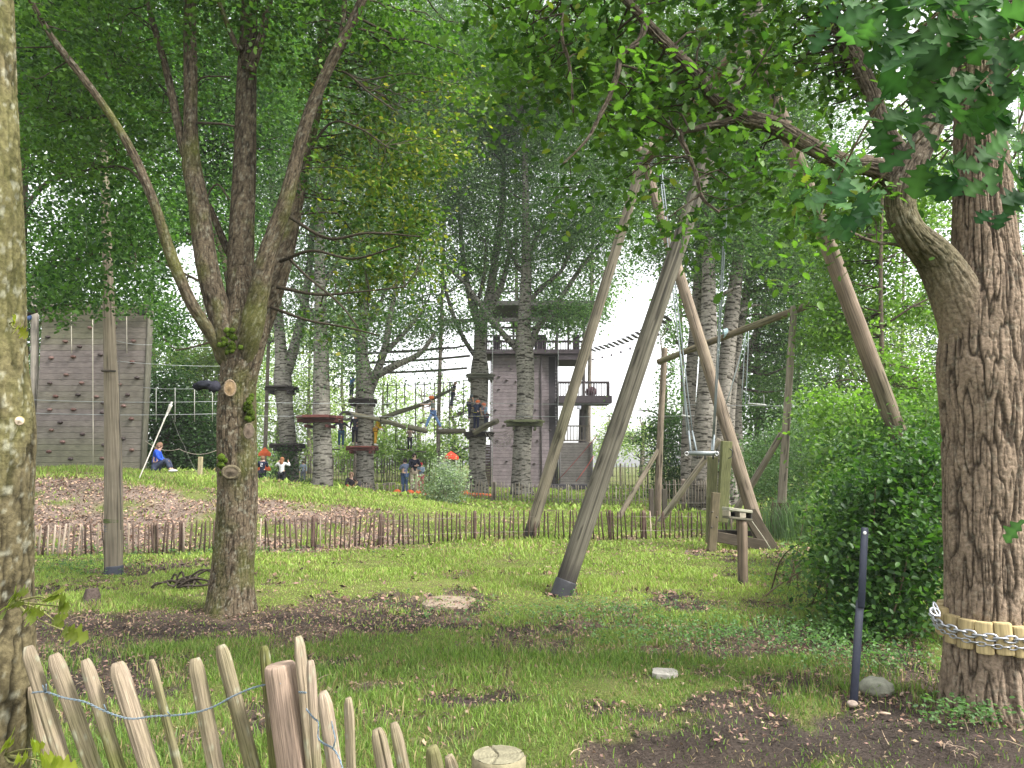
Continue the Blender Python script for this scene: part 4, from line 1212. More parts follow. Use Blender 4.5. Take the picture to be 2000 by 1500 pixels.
BG = [(470, 50, 380, 95, 'pale green tree behind the forked oak trunk', LG1, LG2), (545, 54, 640, 75, 'low pale green tree behind the leftmost climbing poplar', LG1, LG2), (610, 52, 560, 80, 'bright green tree between the two left climbing poplars', LG1, LG2),
      (672, 56, 600, 80, 'bright green tree left of the poplar with rising limbs', LG1, LG2), (750, 55, 700, 80, 'low bright tree behind the climber in blue jeans', LG1, LG2), (822, 57, 735, 75, 'low bright tree right of the climber in blue jeans', LG1, LG2),
      (885, 56, 730, 70, 'low green tree left of the tower', MG1, LG2), (520, 44, 150, 120, 'tall grey-green tree rising behind the left poplars', MG1, MG2), (700, 46, 60, 130, 'tall tree rising behind the poplar with rising limbs', MG1, MG2), (860, 48, 120, 130, 'tall tree rising left of the tower', MG1, MG2),
      (1010, 60, 60, 130, 'tall tree behind the tower roof', MG1, MG2), (1150, 58, 60, 120, 'tall tree rising right of the tower roof', MG1, MG2),
      (1290, 42, 640, 75, 'grey-green tree behind the left post of the goal-shaped frame', MG1, MG2), (1250, 55, 800, 55, 'low pale green tree in the gap right of the tower', LG1, LG2), (1190, 60, 800, 45, 'low yellow-green tree seen under the tower balcony', LG1, LG2),
      (1480, 38, 560, 90, 'grey-green tree behind the middle of the goal-shaped frame', MG1, MG2), (1560, 36, 420, 100, 'grey-green tree behind the right post of the goal-shaped frame', MG1, MG2), (1650, 34, 300, 110, 'green tree left of the shrubs at the right', MG1, MG2),
      (1760, 32, 200, 120, 'green tree behind the leaning right swing pole', MG1, LG2), (1880, 34, 150, 130, 'green tree behind the large oak', MG1, MG2), (1990, 32, 150, 130, 'green tree at the right edge behind the large oak', MG1, MG2), (1330, 45, 40, 130, 'tall tree rising behind the broad grey poplar', MG1, MG2), (1480, 46, 20, 130, 'tall tree rising behind the slender poplars', MG1, MG2),
      (300, 44, 250, 120, 'tall tree behind the climbing wall', MG1, MG2), (150, 42, 200, 130, 'tall tree behind the left part of the climbing wall', MG1, MG2), (20, 40, 200, 120, 'tall tree at the left edge behind the climbing wall', MG1, MG2), (400, 62, 80, 130, 'tall far tree between the forked stems', MG1, MG2)]
for i, (px, Y, top, wid, lab, c1, c2) in enumerate(BG):
    low = 905
    if top < 200 and 480 < px < 1340: low = 640
    if c1 is LG1: Y += 24
    area = (low - top) * wid * 2 / FPX ** 2 * Y ** 2
    sz = .0042 * min(Y, 60)
    bgtree(px, Y, top, wid, lab, c1, c2, 100 + i, low=low, n=area * (3.2 if top < 500 else 3.0) / (sz * sz * .33) * .5, size=sz)

# the maple-like tree at the right
def hole_r(px, py, pts=None):
    u = R.uniform(0, 1, len(px)); h = np.zeros(len(px))
    for cx, cy, rx, ry, k in ((1770, 660, 60, 30, .8), (1650, 725, 45, 35, .75), (1700, 560, 40, 30, .4)):
        d = np.sqrt(((px - cx) / rx) ** 2 + ((py - cy) / ry) ** 2)
        h = np.maximum(h, k * (1 - sstep(.7, 1.3, d)))
    return (u > h)
leafy(1722, 16, 'bright broad-leaved tree with a thin stem, right of the goal-shaped frame',
      [(1722, 900, 10), (1722, 780, 9), (1722, 680, 9), (1720, 560, 8), (1722, 430, 6), (1726, 300, 4)],
      [[(1722, 760, 5), (1670, 740, 4), (1610, 750, 3)], [(1722, 640, 5), (1780, 600, 4), (1820, 580, 3)]],
      [pb(1640, 790, 15, 80, wz=.6), pb(1720, 830, 15, 90, wz=.7), pb(1810, 760, 16, 80, wz=.8), pb(1790, 560, 17, 90), pb(1640, 620, 17, 80), pb(1700, 470, 17, 110), pb(1610, 380, 17, 90), pb(1760, 380, 17, 100, w=.7), pb(1720, 700, 16, 70, w=.6)],
      26000, 33, size=.10, c1=(.085, .17, .028), c2=(.20, .33, .055), keepf=hole_r, tw=110, twr=.016, name='broad_leaved_tree')

# ------------------------------------------------------------ shrubs
def shrub(name, lab, px, py, Y, blobs, nl, size, c1, c2, seed, shape=OV, lm='leafdark', stems=26, stemc=(.12, .09, .06), cs=.16, gap=-.05, group=None, acc=None, accp=0, gs=1.2, hang=.3):
    b = gb(px, Y)
    t = thing(name, lab, 'shrub', b, group)
    cr = MB(); st = MB()
    pts, tone, cl = leaf_points(blobs, nl, 18, cs, .6, gap, seed, gs)
    zz = H(pts[:, 0], pts[:, 1]); k = pts[:, 2] > zz + .01; pts, tone = pts[k], tone[k]
    add_leaves(cr, pts, size, leaf_cols(len(pts), tone, c1, c2, acc, accp), shape, hang, .55)
    cl = cl[R.choice(len(cl), min(stems, len(cl)), replace=False)]
    for c in cl:
        a = on(b[0] + R.normal(0, .3) + (c[0] - b[0]) * .5, b[1] + R.normal(0, .2) + (c[1] - b[1]) * .5)
        m = (a + c) / 2 + R.normal(0, .08, 3)
        sweep(st, [(*a, .011), (*m, .008), (*c, .003)], 6, .12, np.array(stemc) * R.uniform(.6, 1.3))
    st.build('stem', M['barkfar'], t)
    cr.build('foliage', M[lm], t)
DG1, DG2 = (.017, .052, .014), (.075, .16, .034)
shrub('glossy_shrub', 'dark glossy shrub filling the space left of the large oak', 1720, 1150, 7.6,
      [pb(1760, 1130, 7.4, 105, wz=1.15), pb(1700, 1080, 7.8, 85), pb(1775, 980, 7.8, 90), pb(1690, 980, 8.4, 80, wz=.8), pb(1790, 900, 8.0, 70), pb(1820, 1040, 7.2, 70), pb(1700, 1190, 7.2, 60, wz=.6), pb(1650, 1160, 7.8, 34, w=.6), pb(1640, 890, 8.6, 40, w=.6)], 14500, .066, DG1, DG2, 61, acc=(.10, .19, .04), accp=.07)  # paler accent leaves paint the highlights on the gloss
shrub('arching_shrub', 'loose arching shrub with paler leaves at the left side of the dark glossy shrub', 1600, 1130, 9.3,
      [pb(1625, 1070, 9.3, 60), pb(1610, 1010, 9.8, 45), pb(1650, 960, 10.5, 60), pb(1570, 1075, 9.4, 34, wz=.6, w=.5), pb(1640, 1140, 8.4, 50, wz=.6)], 4800, .060, (.055, .115, .03), (.13, .22, .05), 62, lm='leaf', acc=(.20, .27, .06), accp=.08)
shrub('feathery_shrub', 'grey-green feathery shrub behind the right post of the goal-shaped frame', 1560, 980, 21,
      [pb(1530, 950, 21, 50), pb(1590, 930, 20, 70), pb(1490, 950, 22, 45), pb(1620, 850, 20, 80), pb(1550, 860, 22, 70), pb(1470, 900, 23, 55), pb(1560, 975, 19.2, 40, wz=.7)], 19000, .075, (.085, .15, .07), (.18, .27, .13), 63, RH, 'leaf', cs=.25, gs=.8)
shrub('tall_shrub', 'tall leafy shrub behind the dark glossy shrub, below the thin-stemmed tree', 1740, 900, 11.5,
      [pb(1700, 880, 11.5, 90), pb(1790, 850, 11.5, 80), pb(1820, 930, 10.5, 60), pb(1640, 890, 12, 60)], 8500, .075, (.05, .11, .028), (.135, .23, .05), 64, OV, 'leaf')
shrub('variegated_bush', 'loose pale-leaved bush between the two fences in the middle distance', 860, 990, 25,
      [pb(850, 955, 25, 38), pb(880, 930, 25, 36), pb(835, 930, 25, 26), pb(870, 975, 25, 30, wz=.7), pb(895, 960, 25, 22), pb(860, 905, 25, 24, w=.6)], 5200, .075, (.14, .19, .12), (.38, .45, .32), 65, RH, 'leaf', 18, (.25, .22, .17), cs=.16, gap=.05, gs=1.5)
shrub('hedge_bush', 'bright green bush behind the tall dark pale fence', 745, 930, 49,
      [pb(720, 880, 49, 40), pb(770, 870, 49, 40), pb(690, 900, 49, 30), pb(820, 890, 49, 35)], 6000, .19, (.13, .22, .045), (.26, .36, .08), 66, RH, 'leaf', cs=.45, gs=.4)
shrub('wood_edge_bush', 'deep green bush at the wood edge right of the tower', 1330, 930, 33,
      [pb(1310, 900, 33, 40), pb(1340, 940, 33, 38), pb(1300, 950, 33, 30), pb(1440, 940, 31, 34), pb(1300, 840, 34, 40)], 9000, .12, (.030, .07, .022), (.085, .16, .045), 67, RH, 'leaf', cs=.35, gs=.5)
shrub('ivy_foot', 'ivy thicket round the foot of the leftmost climbing poplar', 552, 955, 33.4,
      [pb(545, 935, 33.3, 16, wz=1.1), pb(562, 900, 33.6, 17, wz=2.6), pb(590, 945, 33.4, 18, wz=.6), pb(528, 940, 33, 18, wz=.8)], 3000, .10, (.02, .055, .018), (.07, .15, .04), 68, RH, 'leaf', cs=.2)

def ground_cover():
    mb = MB()
    tries = 0
    for (px, py, rx, ry, n) in ((1180, 1200, 230, 28, 380), (1450, 1240, 260, 40, 420), (1300, 1240, 200, 30, 200), (1620, 1250, 140, 60, 550), (1560, 1120, 80, 60, 450), (150, 1110, 130, 20, 350), (1900, 1410, 100, 25, 130), (1720, 1300, 120, 30, 160), (350, 1080, 300, 8, 300), (900, 1200, 200, 40, 120)):
        for k in range(n):
            g = G(px + R.normal(0, .5) * rx, min(py + R.normal(0, .5) * ry, 1480))
            h = R.uniform(.02, .09) * (1.5 if px > 1500 else 1)
            m = R.integers(2, 6)
            p = g + np.array([0, 0, h]) + R.normal(0, .018, (m, 3))
            t = R.uniform(0, 1)
            c = np.array([.060, .135, .040]) * (1 - t) + np.array([.15, .26, .09]) * t
            add_leaves(mb, p, .030 if px != 350 else .04, np.tile(c, (m, 1)) * R.uniform(.8, 1.2, (m, 1)), OV, .0, .35)
    o = mb.build('ground_cover', M['leaf'], origin=(0, 0, 0))
    tag(o, 'low round-leaved weeds creeping over the leaf litter', None, None, 'stuff')
ground_cover()

def reeds():
    mb = MB(); n = 1100
    c = gb(1600, 15.5)
    x = R.normal(c[0], .55, n); y = R.normal(15.8, .5, n)
    z = H(x, y); h = R.uniform(.3, .95, n); a = R.uniform(0, 6.28, n); la = R.uniform(0, 6.28, n)
    p = np.stack([x, y, z], -1); w = np.stack([np.cos(a), np.sin(a), 0 * a], -1) * .009
    l = np.stack([np.cos(la), np.sin(la), 0 * a], -1) * (h * R.uniform(.1, .6, n))[:, None]
    m1 = p + l * .3 + np.stack([0 * h, 0 * h, h * .65], -1); tp = p + l + np.stack([0 * h, 0 * h, h * .95], -1)
    V = np.stack([p - w, p + w, m1 + w, m1 - w, tp], 1).reshape(-1, 3); k = np.arange(n)[:, None] * 5
    c = np.array([.13, .21, .09]) * R.uniform(.6, 1.4, (n, 1))
    mb.add(V, k + np.array([[0, 1, 2, 3]]), np.repeat(c, 5, 0)); mb.more_faces(0, k + np.array([[3, 2, 4]]))
    o = mb.build('tall_grass', M['grass'], origin=(0, 0, 0)); tag(o, 'tall pale green grass beside the right post of the goal-shaped frame', None, None, 'stuff')
reeds()
# ------------------------------------------------------------ poles and swing frames
PC = (.17, .15, .115)
def pole_col(base, dark_end=None, green=.25, seed=0):
    def f(th, s, P_, d):
        X, Y, Z = P_[..., 0], P_[..., 1], P_[..., 2]
        c = np.asarray(base) * (1 + .22 * fbm(np.cos(th) * 3, s * .6, np.sin(th) * 3, seed, 4))[..., None]
        g = np.clip(fbm(X * 2, Y * 2, Z * .8, seed + 4, 3) * 2.5, 0, 1)[..., None] * green
        c = c * (1 - g) + np.array([.15, .17, .085]) * g
        kn = np.clip((fbm(np.cos(th) * 3, s * 2.2, np.sin(th) * 3, seed + 8, 2) - .42) * 14, 0, 1)[..., None]
        c = c * (1 - .65 * kn)
        ck = np.exp(-(noise(np.cos(th) * 3.2, s * .22, np.sin(th) * 3.2, seed + 2) / .045) ** 2)[..., None]
        c = c * (1 - .6 * ck)
        if dark_end:
            L, fade = dark_end
            q = (1 - sstep(L, L + fade, s + .25 * fbm(np.cos(th) * 2, s * 2, np.sin(th) * 2, seed + 5, 3)))[..., None]
            c = c * (1 - q) + np.array([.05, .045, .04]) * q
        return np.clip(c, .01, 1)
    return f
def pole_disp(seed, amp=.006):
    return lambda th, s, P_, rad: amp * fbm(np.cos(th) * 1.5, s * .7, np.sin(th) * 1.5, seed, 3) - .006 * np.exp(-(noise(np.cos(th) * 3.2, s * .22, np.sin(th) * 3.2, seed + 2) / .05) ** 2)
def pole(name, a, b, ra, rb, parent=None, col=PC, seed=0, dark=None, ns=40, green=.25, mid=None, mat='pole'):
    mb = MB()
    pts = [(*a, ra)] + ([(*mid, (ra + rb) / 2)] if mid is not None else []) + [(*b, rb)]
    if len(pts) == 2:
        m = (np.array(a) + np.array(b)) / 2 + R.normal(0, .0022, 3) * min(5, np.linalg.norm(np.array(b) - np.array(a)))
        pts = [pts[0], (*m, (ra + rb) / 2), pts[1]]
    sweep(mb, pts, ns, .06, disp=pole_disp(seed), colf=pole_col(col, dark, green, seed))
    return mb.build(name, M[mat], parent)

def swing():
    f1 = G(1097, 1160); f2 = P(1852, 1105, 11.6); f2 = on(f2[0], 11.6)
    g1 = G(1032, 1052); g2 = G(1492, 1072)
    ap1 = P(1468, 45, 10.3); ap2 = P(1258, 305, 15.3)
    t = thing('giant_swing', 'giant swing of four long leaning bare poles joined by a ridge pole', 'swing frame', f1)
    def leg(a, apx, r0, r1, seed, over, lab, dark=None, col=PC, **k):
        apx = np.array(apx) + (np.array(apx) - a) * over
        o = pole('leg', a - norm(apx - a) * .15, apx, r0, r1, t, col, seed, dark, **k)
        o["label"] = lab
    leg(f1, ap1 + [-.0, -.12, 0], .122, .098, 1, .03, 'nearest leaning leg, blackened at its foot', (.32, .45), (.125, .115, .088))
    leg(f2, ap1 + [.0, .14, 0], .145, .095, 2, .03, 'leg rising out of the shrubs at the right', None, (.20, .155, .115))
    leg(g1, ap2 + [0, -.12, 0], .125, .095, 3, .03, 'far leaning leg standing at the pale fence', (.25, .3), (.20, .175, .13))
    leg(g2, ap2 + [0, .13, 0], .13, .095, 4, .03, 'far leg coming down at the launch frame', None, (.22, .175, .13))
    d = norm(ap1 - ap2)
    pole('ridge_pole', ap2 - d * .6 - [0, 0, .16], ap1 + d * .35 - [0, 0, .16], .085, .09, t, (.20, .14, .10), 5)
    # black foot wrap of the nearest leg
    mb = MB(); u = norm(ap1 - f1)
    sweep(mb, [(*(f1 - u * .05), .133), (*(f1 + u * .07), .133), (*(f1 + u * .16), .131), (*(f1 + u * .17), .124)], 30, .02, (.035, .035, .04), disp=lambda th, s, P_, rad: .008 * fbm(np.cos(th) * 4, s * 30, np.sin(th) * 4, 3, 3))
    mb.build('foot_wrap', M['plastic'], t)
    # suspension cables from the ridge
    for (px, py, y, qx, qy) in ((1288, 330, 14.7, 1345, 842), (1293, 335, 14.4, 1352, 842), (1436, 110, 11, 1395, 850), (1432, 100, 11, 1392, 860)):
        a = P(px, py, y); b = P(qx, qy, 13.4)
        mb = MB(); sweep(mb, [(*a, .011), (*((a + b) / 2), .011), (*b, .011)], 6, 1, (.20, .23, .24))
        mb.build('suspension_cable', M['rope'], t)
    for q in (ap1, ap2):
        mb = MB(); 
        for k in range(4):
            pts = [(*(q + [math.cos(a) * .17, math.sin(a) * .26, -.10 - .05 * k + .03 * math.sin(2 * a)]), .012) for a in np.linspace(0, 2 * math.pi, 15)]
            sweep(mb, pts, 6, .05, (.12, .12, .13), caps=False)
        mb.build('lashing', M['steel'], t)
swing()

def spreader():
    y = 13.0
    t = thing('spreader_bar', 'grey steel spreader bar hanging from the swing cables beside the launch frame', 'swing bar', P(1372, 886, y))
    mb = MB(); beam(mb, P(1344, 885, y), P(1402, 886, y), .05, .075, (.25, .27, .27)); mb.build('bar', M['steel'], t)
    for px in (1341, 1400):
        mb = MB(); c = P(px, 886, y - .04)
        sweep(mb, [(*(c + [math.cos(a) * .03, 0, math.sin(a) * .03]), .009) for a in np.linspace(0, 2 * math.pi, 12)], 6, .02, (.5, .5, .5), caps=False); mb.build('ring', M['steel'], t)
    for px in (1362, 1377, 1393):
        mb = MB(); beam(mb, P(px, 888, y), P(px, 897, y), .03, .03, (.06, .06, .06)); mb.build('hook', M['steel'], t)
    for (a, b) in (((1345, 842), (1349, 880)), ((1352, 842), (1360, 880)), ((1395, 850), (1393, 880)), ((1392, 858), (1390, 880))):
        mb = MB(); p, q = P(*a, 13.4), P(*b, y); sweep(mb, [(*p, .016), (*q, .016)], 6, .3, (.22, .25, .26)); mb.build('sling', M['rope'], t)
spreader()

def launch_frame():
    g = G(1394, 1074); y = g[1]
    t = thing('launch_frame', 'mossy green timber launch frame with a triangular plank foot, under the giant swing', 'timber frame', g)
    ug = (.13, .135, .06)
    def bm(name, a, b, w, h, c, up=(0, 0, 1)):
        mb = MB(); beam(mb, a, b, w, h, c, up, .008); return mb.build(name, M['wood'], t, smooth=False)
    bm('tall_post', P(1388, 1060, y + .25), P(1392, 892, y + .25), .17, .12, (.15, .15, .075), (0, 1, 0))
    bm('leaning_post', P(1410, 1020, y + .02), P(1419, 862, y + .02), .18, .15, ug, (0, 1, 0))
    bm('short_post', P(1390, 1078, y - .14), P(1398, 962, y - .14), .14, .12, (.145, .12, .075), (0, 1, 0))
    bm('foot_plank', P(1398, 1048, y + .0), P(1497, 1066, y + .0), .07, .19, (.075, .062, .045))
    bm('back_plank', P(1398, 1040, y + .45), P(1470, 1042, y + .45), .07, .10, (.035, .03, .025))
    bm('diagonal_brace', P(1462, 1000, y + .08), P(1511, 1082, y + .08), .10, .26, (.085, .07, .05))
    for (px, py) in ((1391, 1000), (1400, 1010), (1390, 1030)):
        mb = MB(); c = P(px, py, y - .2); blob(mb, c, (.018, .01, .018), (.08, .07, .06), 0, 1, 8, 6); mb.build('bolt', M['steel'], t)
    mb = MB(); sweep(mb, [(*P(1425, 876, y - .05), .01), (*P(1430, 880, y - .05), .01), (*P(1429, 892, y - .05), .01), (*P(1422, 895, y - .05), .01)], 6, .03, (.05, .05, .05)); mb.build('hook', M['steel'], t)
    mb = MB(); sweep(mb, [(*P(1463, 1010, y - .1), .008), (*P(1490, 1048, y - .1), .008), (*P(1512, 1083, y - .1), .008)], 6, .3, (.4, .38, .3)); mb.build('strap', M['rope'], t)
launch_frame()

def box_post():
    g = G(1451, 1143); y = g[1]
    t = thing('box_post', 'short round post carrying a hollow wooden block, in front of the launch frame', 'post', g)
    pole('post', g - [0, 0, .1], P(1450, 1016, y), .066, .064, t, (.23, .175, .13), 8, (.17, .05), green=.1)
    w = (.34, .30, .23)
    a, b = P(1417, 1000, y - .12), P(1463, 1006, y + .03)
    mb = MB()
    beam(mb, a + [0, 0, .045], b + [0, 0, .045], .15, .04, (.30, .29, .22))
    beam(mb, a - [0, 0, .065], b - [0, 0, .06], .14, .03, (.12, .11, .08))
    mb.build('board', M['wood'], t, smooth=False)
    d = b - a
    for q, ww in ((.04, .035), (.60, .10), (.97, .03)):
        mb = MB(); c = a + d * q; beam(mb, c - [0, 0, .05], c + [0, 0, .027], .13, ww, w if q < .9 else (.05, .045, .04), up=norm(d)); mb.build('block', M['wood'], t, smooth=False)
    mb = MB(); beam(mb, a + d * .5 + [0, .05, -.04], a + d * .5 + [0, .05, .02], .02, .26, (.02, .02, .02), up=norm(d)); mb.build('hollow', M['wood'], t, smooth=False)  # near-black slab, painted as the shade inside the openings
box_post()

def goal_frame():
    y = 20.0
    t = thing('goal_frame', 'goal-shaped frame of two round posts, a sloping log crossbar and leaning braces', 'timber frame', on(P(1285, 1010, y)[0], y))
    yl, yr = 22.0, 18.0
    gl = on(P(1283, 1000, yl)[0], yl); gr_ = on(P(1522, 1010, yr)[0], yr)
    pole('post', gl - [0, 0, .1], P(1298, 680, yl), .105, .085, t, (.20, .16, .12), 11, ns=20)
    pole('post', gr_ - [0, 0, .1], P(1551, 598, yr), .105, .075, t, (.25, .215, .165), 12, ns=20)
    pole('crossbar', P(1286, 707, yl - .12), P(1580, 596, yr + .1), .085, .09, t, (.16, .13, .085), 13, ns=20)
    def br(a, ya, b, yb, r, c, s):
        A = P(*a, ya); pole('brace', on(A[0], ya) - [0, 0, .05], P(*b, yb), r, r * .85, t, c, s, ns=16)
    br((1205, 1005), 21.5, (1292, 868), yl, .075, (.24, .2, .15), 14)
    br((1286, 1005), 20.6, (1405, 858), 19.4, .085, (.40, .34, .26), 15)
    br((1415, 1000), 19.2, (1528, 845), yr, .085, (.25, .215, .165), 16)
    mb = MB()
    for px in (1510, 1533):
        beam(mb, on(P(px, 1010, yr - .3)[0], yr - .3), P(px, 985, yr - .3), .09, .09, (.09, .06, .045), up=(0, 1, 0))
    beam(mb, P(1508, 987, yr - .25), P(1540, 987, yr - .25), .06, .12, (.09, .06, .045))
    mb.build('foot_block', M['wood'], t, smooth=False)
    for px, yy in ((1284, yl - .3),):
        mb = MB(); beam(mb, on(P(px - 12, 1000, yy)[0], yy), P(px - 12, 955, yy), .12, .12, (.09, .075, .06), up=(0, 1, 0)); beam(mb, on(P(px + 14, 1000, yy)[0], yy), P(px + 14, 955, yy), .14, .12, (.08, .07, .055), up=(0, 1, 0)); mb.build('foot_block', M['wood'], t, smooth=False)
    for (a, b, r) in (((1325, 655), (1350, 870), .012), ((1330, 692), (1342, 850), .012), ((1460, 640), (1418, 790), .012), ((1462, 648), (1456, 790), .012), ((1456, 650), (1448, 780), .010)):
        mb = MB(); A, B = P(*a, 20.2), P(*b, 20.0); sweep(mb, [(*q, r) for q in rope_pts(A, B, .05, 5)], 5, .6, (.24, .28, .28)); mb.build('hanging_rope', M['rope'], t)
    mb = MB()
    for k in range(5):
        c = P(1413 + k * 1.6, 652 - k * .5, 20.0)
        sweep(mb, [(*(c + [0, math.cos(a) * .11, math.sin(a) * .11]), .012) for a in np.linspace(0, 2 * math.pi, 12)], 5, .05, (.35, .47, .50), caps=False)
    mb.build('rope_coil', M['rope'], t)
goal_frame()

def trapeze(px, py, Y, w, lab):
    t = thing('trapeze_seat', lab, 'swing seat', P(px, py, Y))
    mb = MB(); beam(mb, P(px - w / 2, py - 2, Y), P(px + w / 2, py + 1, Y), .09, .035, (.62, .62, .60)); mb.build('seat', M['plastic'], t)
    for k in (-.42, .42):
        mb = MB(); a = P(px + k * w, py, Y); sweep(mb, [(*a, .008), (*(a + [0, 0, .25]), .008)], 5, .2, (.5, .5, .5)); mb.build('rope', M['rope'], t)
trapeze(1478, 790, 19.5, 34, 'white swing seat hanging below the right part of the log crossbar')
trapeze(1340, 813, 20, 18, 'small white swing seat hanging below the left part of the log crossbar')

# ------------------------------------------------------------ tall white pole with strap, left
def strap_pole():
    g = G(222, 1120); y = g[1]
    t = thing('strapped_pole', 'tall pale debarked pole with strap and wire near its foot, before the climbing wall', 'pole', g)
    mb = MB()
    pts = [(*(g - [0, 0, .1]), .118)] + ppath([(222, 1050, 33), (221, 900, 31), (217, 750, 26), (213, 620, 22), (209, 480, 18), (205, 350, 16), (201, 230, 13)], y)
    sweep(mb, pts, 48, .05, disp=pole_disp(21, .008), colf=pole_col((.23, .195, .145), None, .3, 21))
    mb.build('post', M['pole'], t)
    u = np.array([0, 0, 1.])
    mb = MB(); sweep(mb, [(*(g - u * .02), .128), (*(g + u * .11), .126), (*(g + u * .115), .118)], 30, .02, (.05, .055, .07), disp=lambda th, s, P_, rad: .006 * fbm(np.cos(th) * 4, s * 20, np.sin(th) * 4, 6, 3)); mb.build('foot_sleeve', M['plastic'], t)
    def ring(py, r, w, col, name, mat='rope'):
        c = P(221, py, y); m2 = MB()
        sweep(m2, [(*(c + [math.cos(a) * (.117 + r * .3), math.sin(a) * (.117 + r * .3), .012 * math.sin(a + py)]), r) for a in np.linspace(0, 2 * math.pi, 26)], 6, .03, col, caps=False)
        m2.build(name, M[mat], t)
    for dy in (0, -1.3, -2.6): ring(1018 + dy, .010, .02, (.075, .10, .03), 'green_strap')
    for py in (1026, 1029, 1032, 1036): ring(py, .006, .01, (.10, .11, .13), 'wire_loop', 'steel')
    mb = MB(); a = P(236, 1035, y - .12); b = P(233, 700, y - .1); sweep(mb, [(*q, .006) for q in rope_pts(a, b, 0, 6)], 5, .4, (.12, .11, .10)); mb.build('cable', M['rope'], t)
    mb = MB(); a = P(205, 1120, y - .1); b = P(202, 985, y - .12); sweep(mb, [(*a, .009), (*P(204, 1080, y - .1), .008), (*P(199, 1030, y - .1), .006), (*b, .004)], 6, .1, (.08, .07, .05)); mb.build('dead_stem', M['bark'], t)
    mb = MB(); beam(mb, P(198, 724, y - .12), P(226, 725, y - .12), .03, .03, (.07, .06, .05)); mb.build('peg', M['wood'], t)
strap_pole()

# ------------------------------------------------------------ climbing wall
def climbing_wall():
    Y = 24.0
    def W(px, py, dy=0): return P(px, py, Y + dy)
    xl, xr = W(72, 800)[0], W(280, 800)[0]
    zt = W(200, 598)[2]; zb = W(200, 925)[2] - .4
    t = thing('climbing_wall', 'tall grey timber climbing wall studded with holds, on the mound at the left', 'climbing wall', ((xl + xr) / 2, Y, zb))
    mb = MB(); z = zb; i = 0
    bh = .185
    while z < zt:
        j = xl; cuts = [xl, xl + (xr - xl) * (.69 if i % 1 == 0 else .5), xr]
        for a, b in zip(cuts[:-1], cuts[1:]):
            c = np.array([.185, .158, .148]) * R.uniform(.95, 1.05)
            gr = float(np.clip(.35 + .6 * noise(i * .35, a, 0, 9) + .25 * (z > zt - 1.6), 0, .8)); c = c * (1 - gr) + np.array([.150, .150, .095]) * gr
            if a > xl: c = c * .93
            beam(mb, (a + .004, Y + R.normal(0, .003), z + bh / 2), (b - .003, Y + R.normal(0, .002), z + bh / 2), .05, bh - .006, c)
        z += bh; i += 1
    mb.build('board_face', M['wood'], t, smooth=False)
    mb = MB(); beam(mb, ((xl + xr) / 2, Y + .06, zb), ((xl + xr) / 2, Y + .06, zt - .05), xr - xl - .1, .03, (.05, .045, .04), up=(0, 1, 0)); mb.build('back_panel', M['wood'], t)
    mb = MB(); beam(mb, (xr + .04, Y + .1, zb), (xr + .04, Y + .1, zt + .1), .06, .3, (.115, .11, .085), up=(0, 1, 0)); mb.build('side_board', M['wood'], t)
    pole('support_post', (W(64, 900)[0], Y + .15, zb), W(68, 560, .15), .13, .11, t, (.30, .27, .23), 41, ns=18)
    mb = MB(); beam(mb, W(60, 602, -.2), W(292, 602, -.2), .14, .1, (.13, .11, .09)); mb.build('top_beam', M['wood'], t)
    holds = [(99, 624), (93, 658), (127, 667), (155, 677), (100, 699), (143, 697), (196, 693), (129, 732), (97, 748), (159, 748), (108, 774), (152, 771), (188, 775), (202, 787), (97, 800), (143, 800), (117, 825), (100, 840),
             (161, 848), (122, 863), (95, 882), (138, 896), (200, 895), (203, 869), (260, 666), (258, 707), (267, 738), (233, 751), (249, 771), (241, 793), (256, 818), (240, 857), (257, 879), (200, 806), (176, 640), (222, 640)]
    pal = [(.10, .05, .04), (.045, .032, .03), (.13, .075, .06), (.06, .04, .038), (.17, .10, .085)]
    for i, (px, py) in enumerate(holds):
        m2 = MB(); c = W(px, py, -.05)
        blob(m2, c, (.085, .07, .05), pal[i % 5], .35, i, 12, 8)
        m2.build('climbing_hold', M['plastic'], t)
    for px, top in ((181, 620), (139, 600), (247, 600)):
        mb = MB(); sweep(mb, [(*q, .012) for q in rope_pts(W(px, top, -.2), W(px + 1, 912 if px == 181 else 690, -.25), 0, 5)], 5, 1, (.5, .46, .38)); mb.build('climbing_rope', M['rope'], t)
    mb = MB(); c = W(57, 620, -.1); blob(mb, c, (.08, .08, .09), (.10, .16, .34), .1, 3); mb.build('belay_bag', M['cloth'], t)
    mb = MB(); beam(mb, W(268, 610, -.5), W(292, 612, -.5), .4, .1, (.05, .045, .04)); mb.build('belay_bracket', M['wood'], t)
climbing_wall()

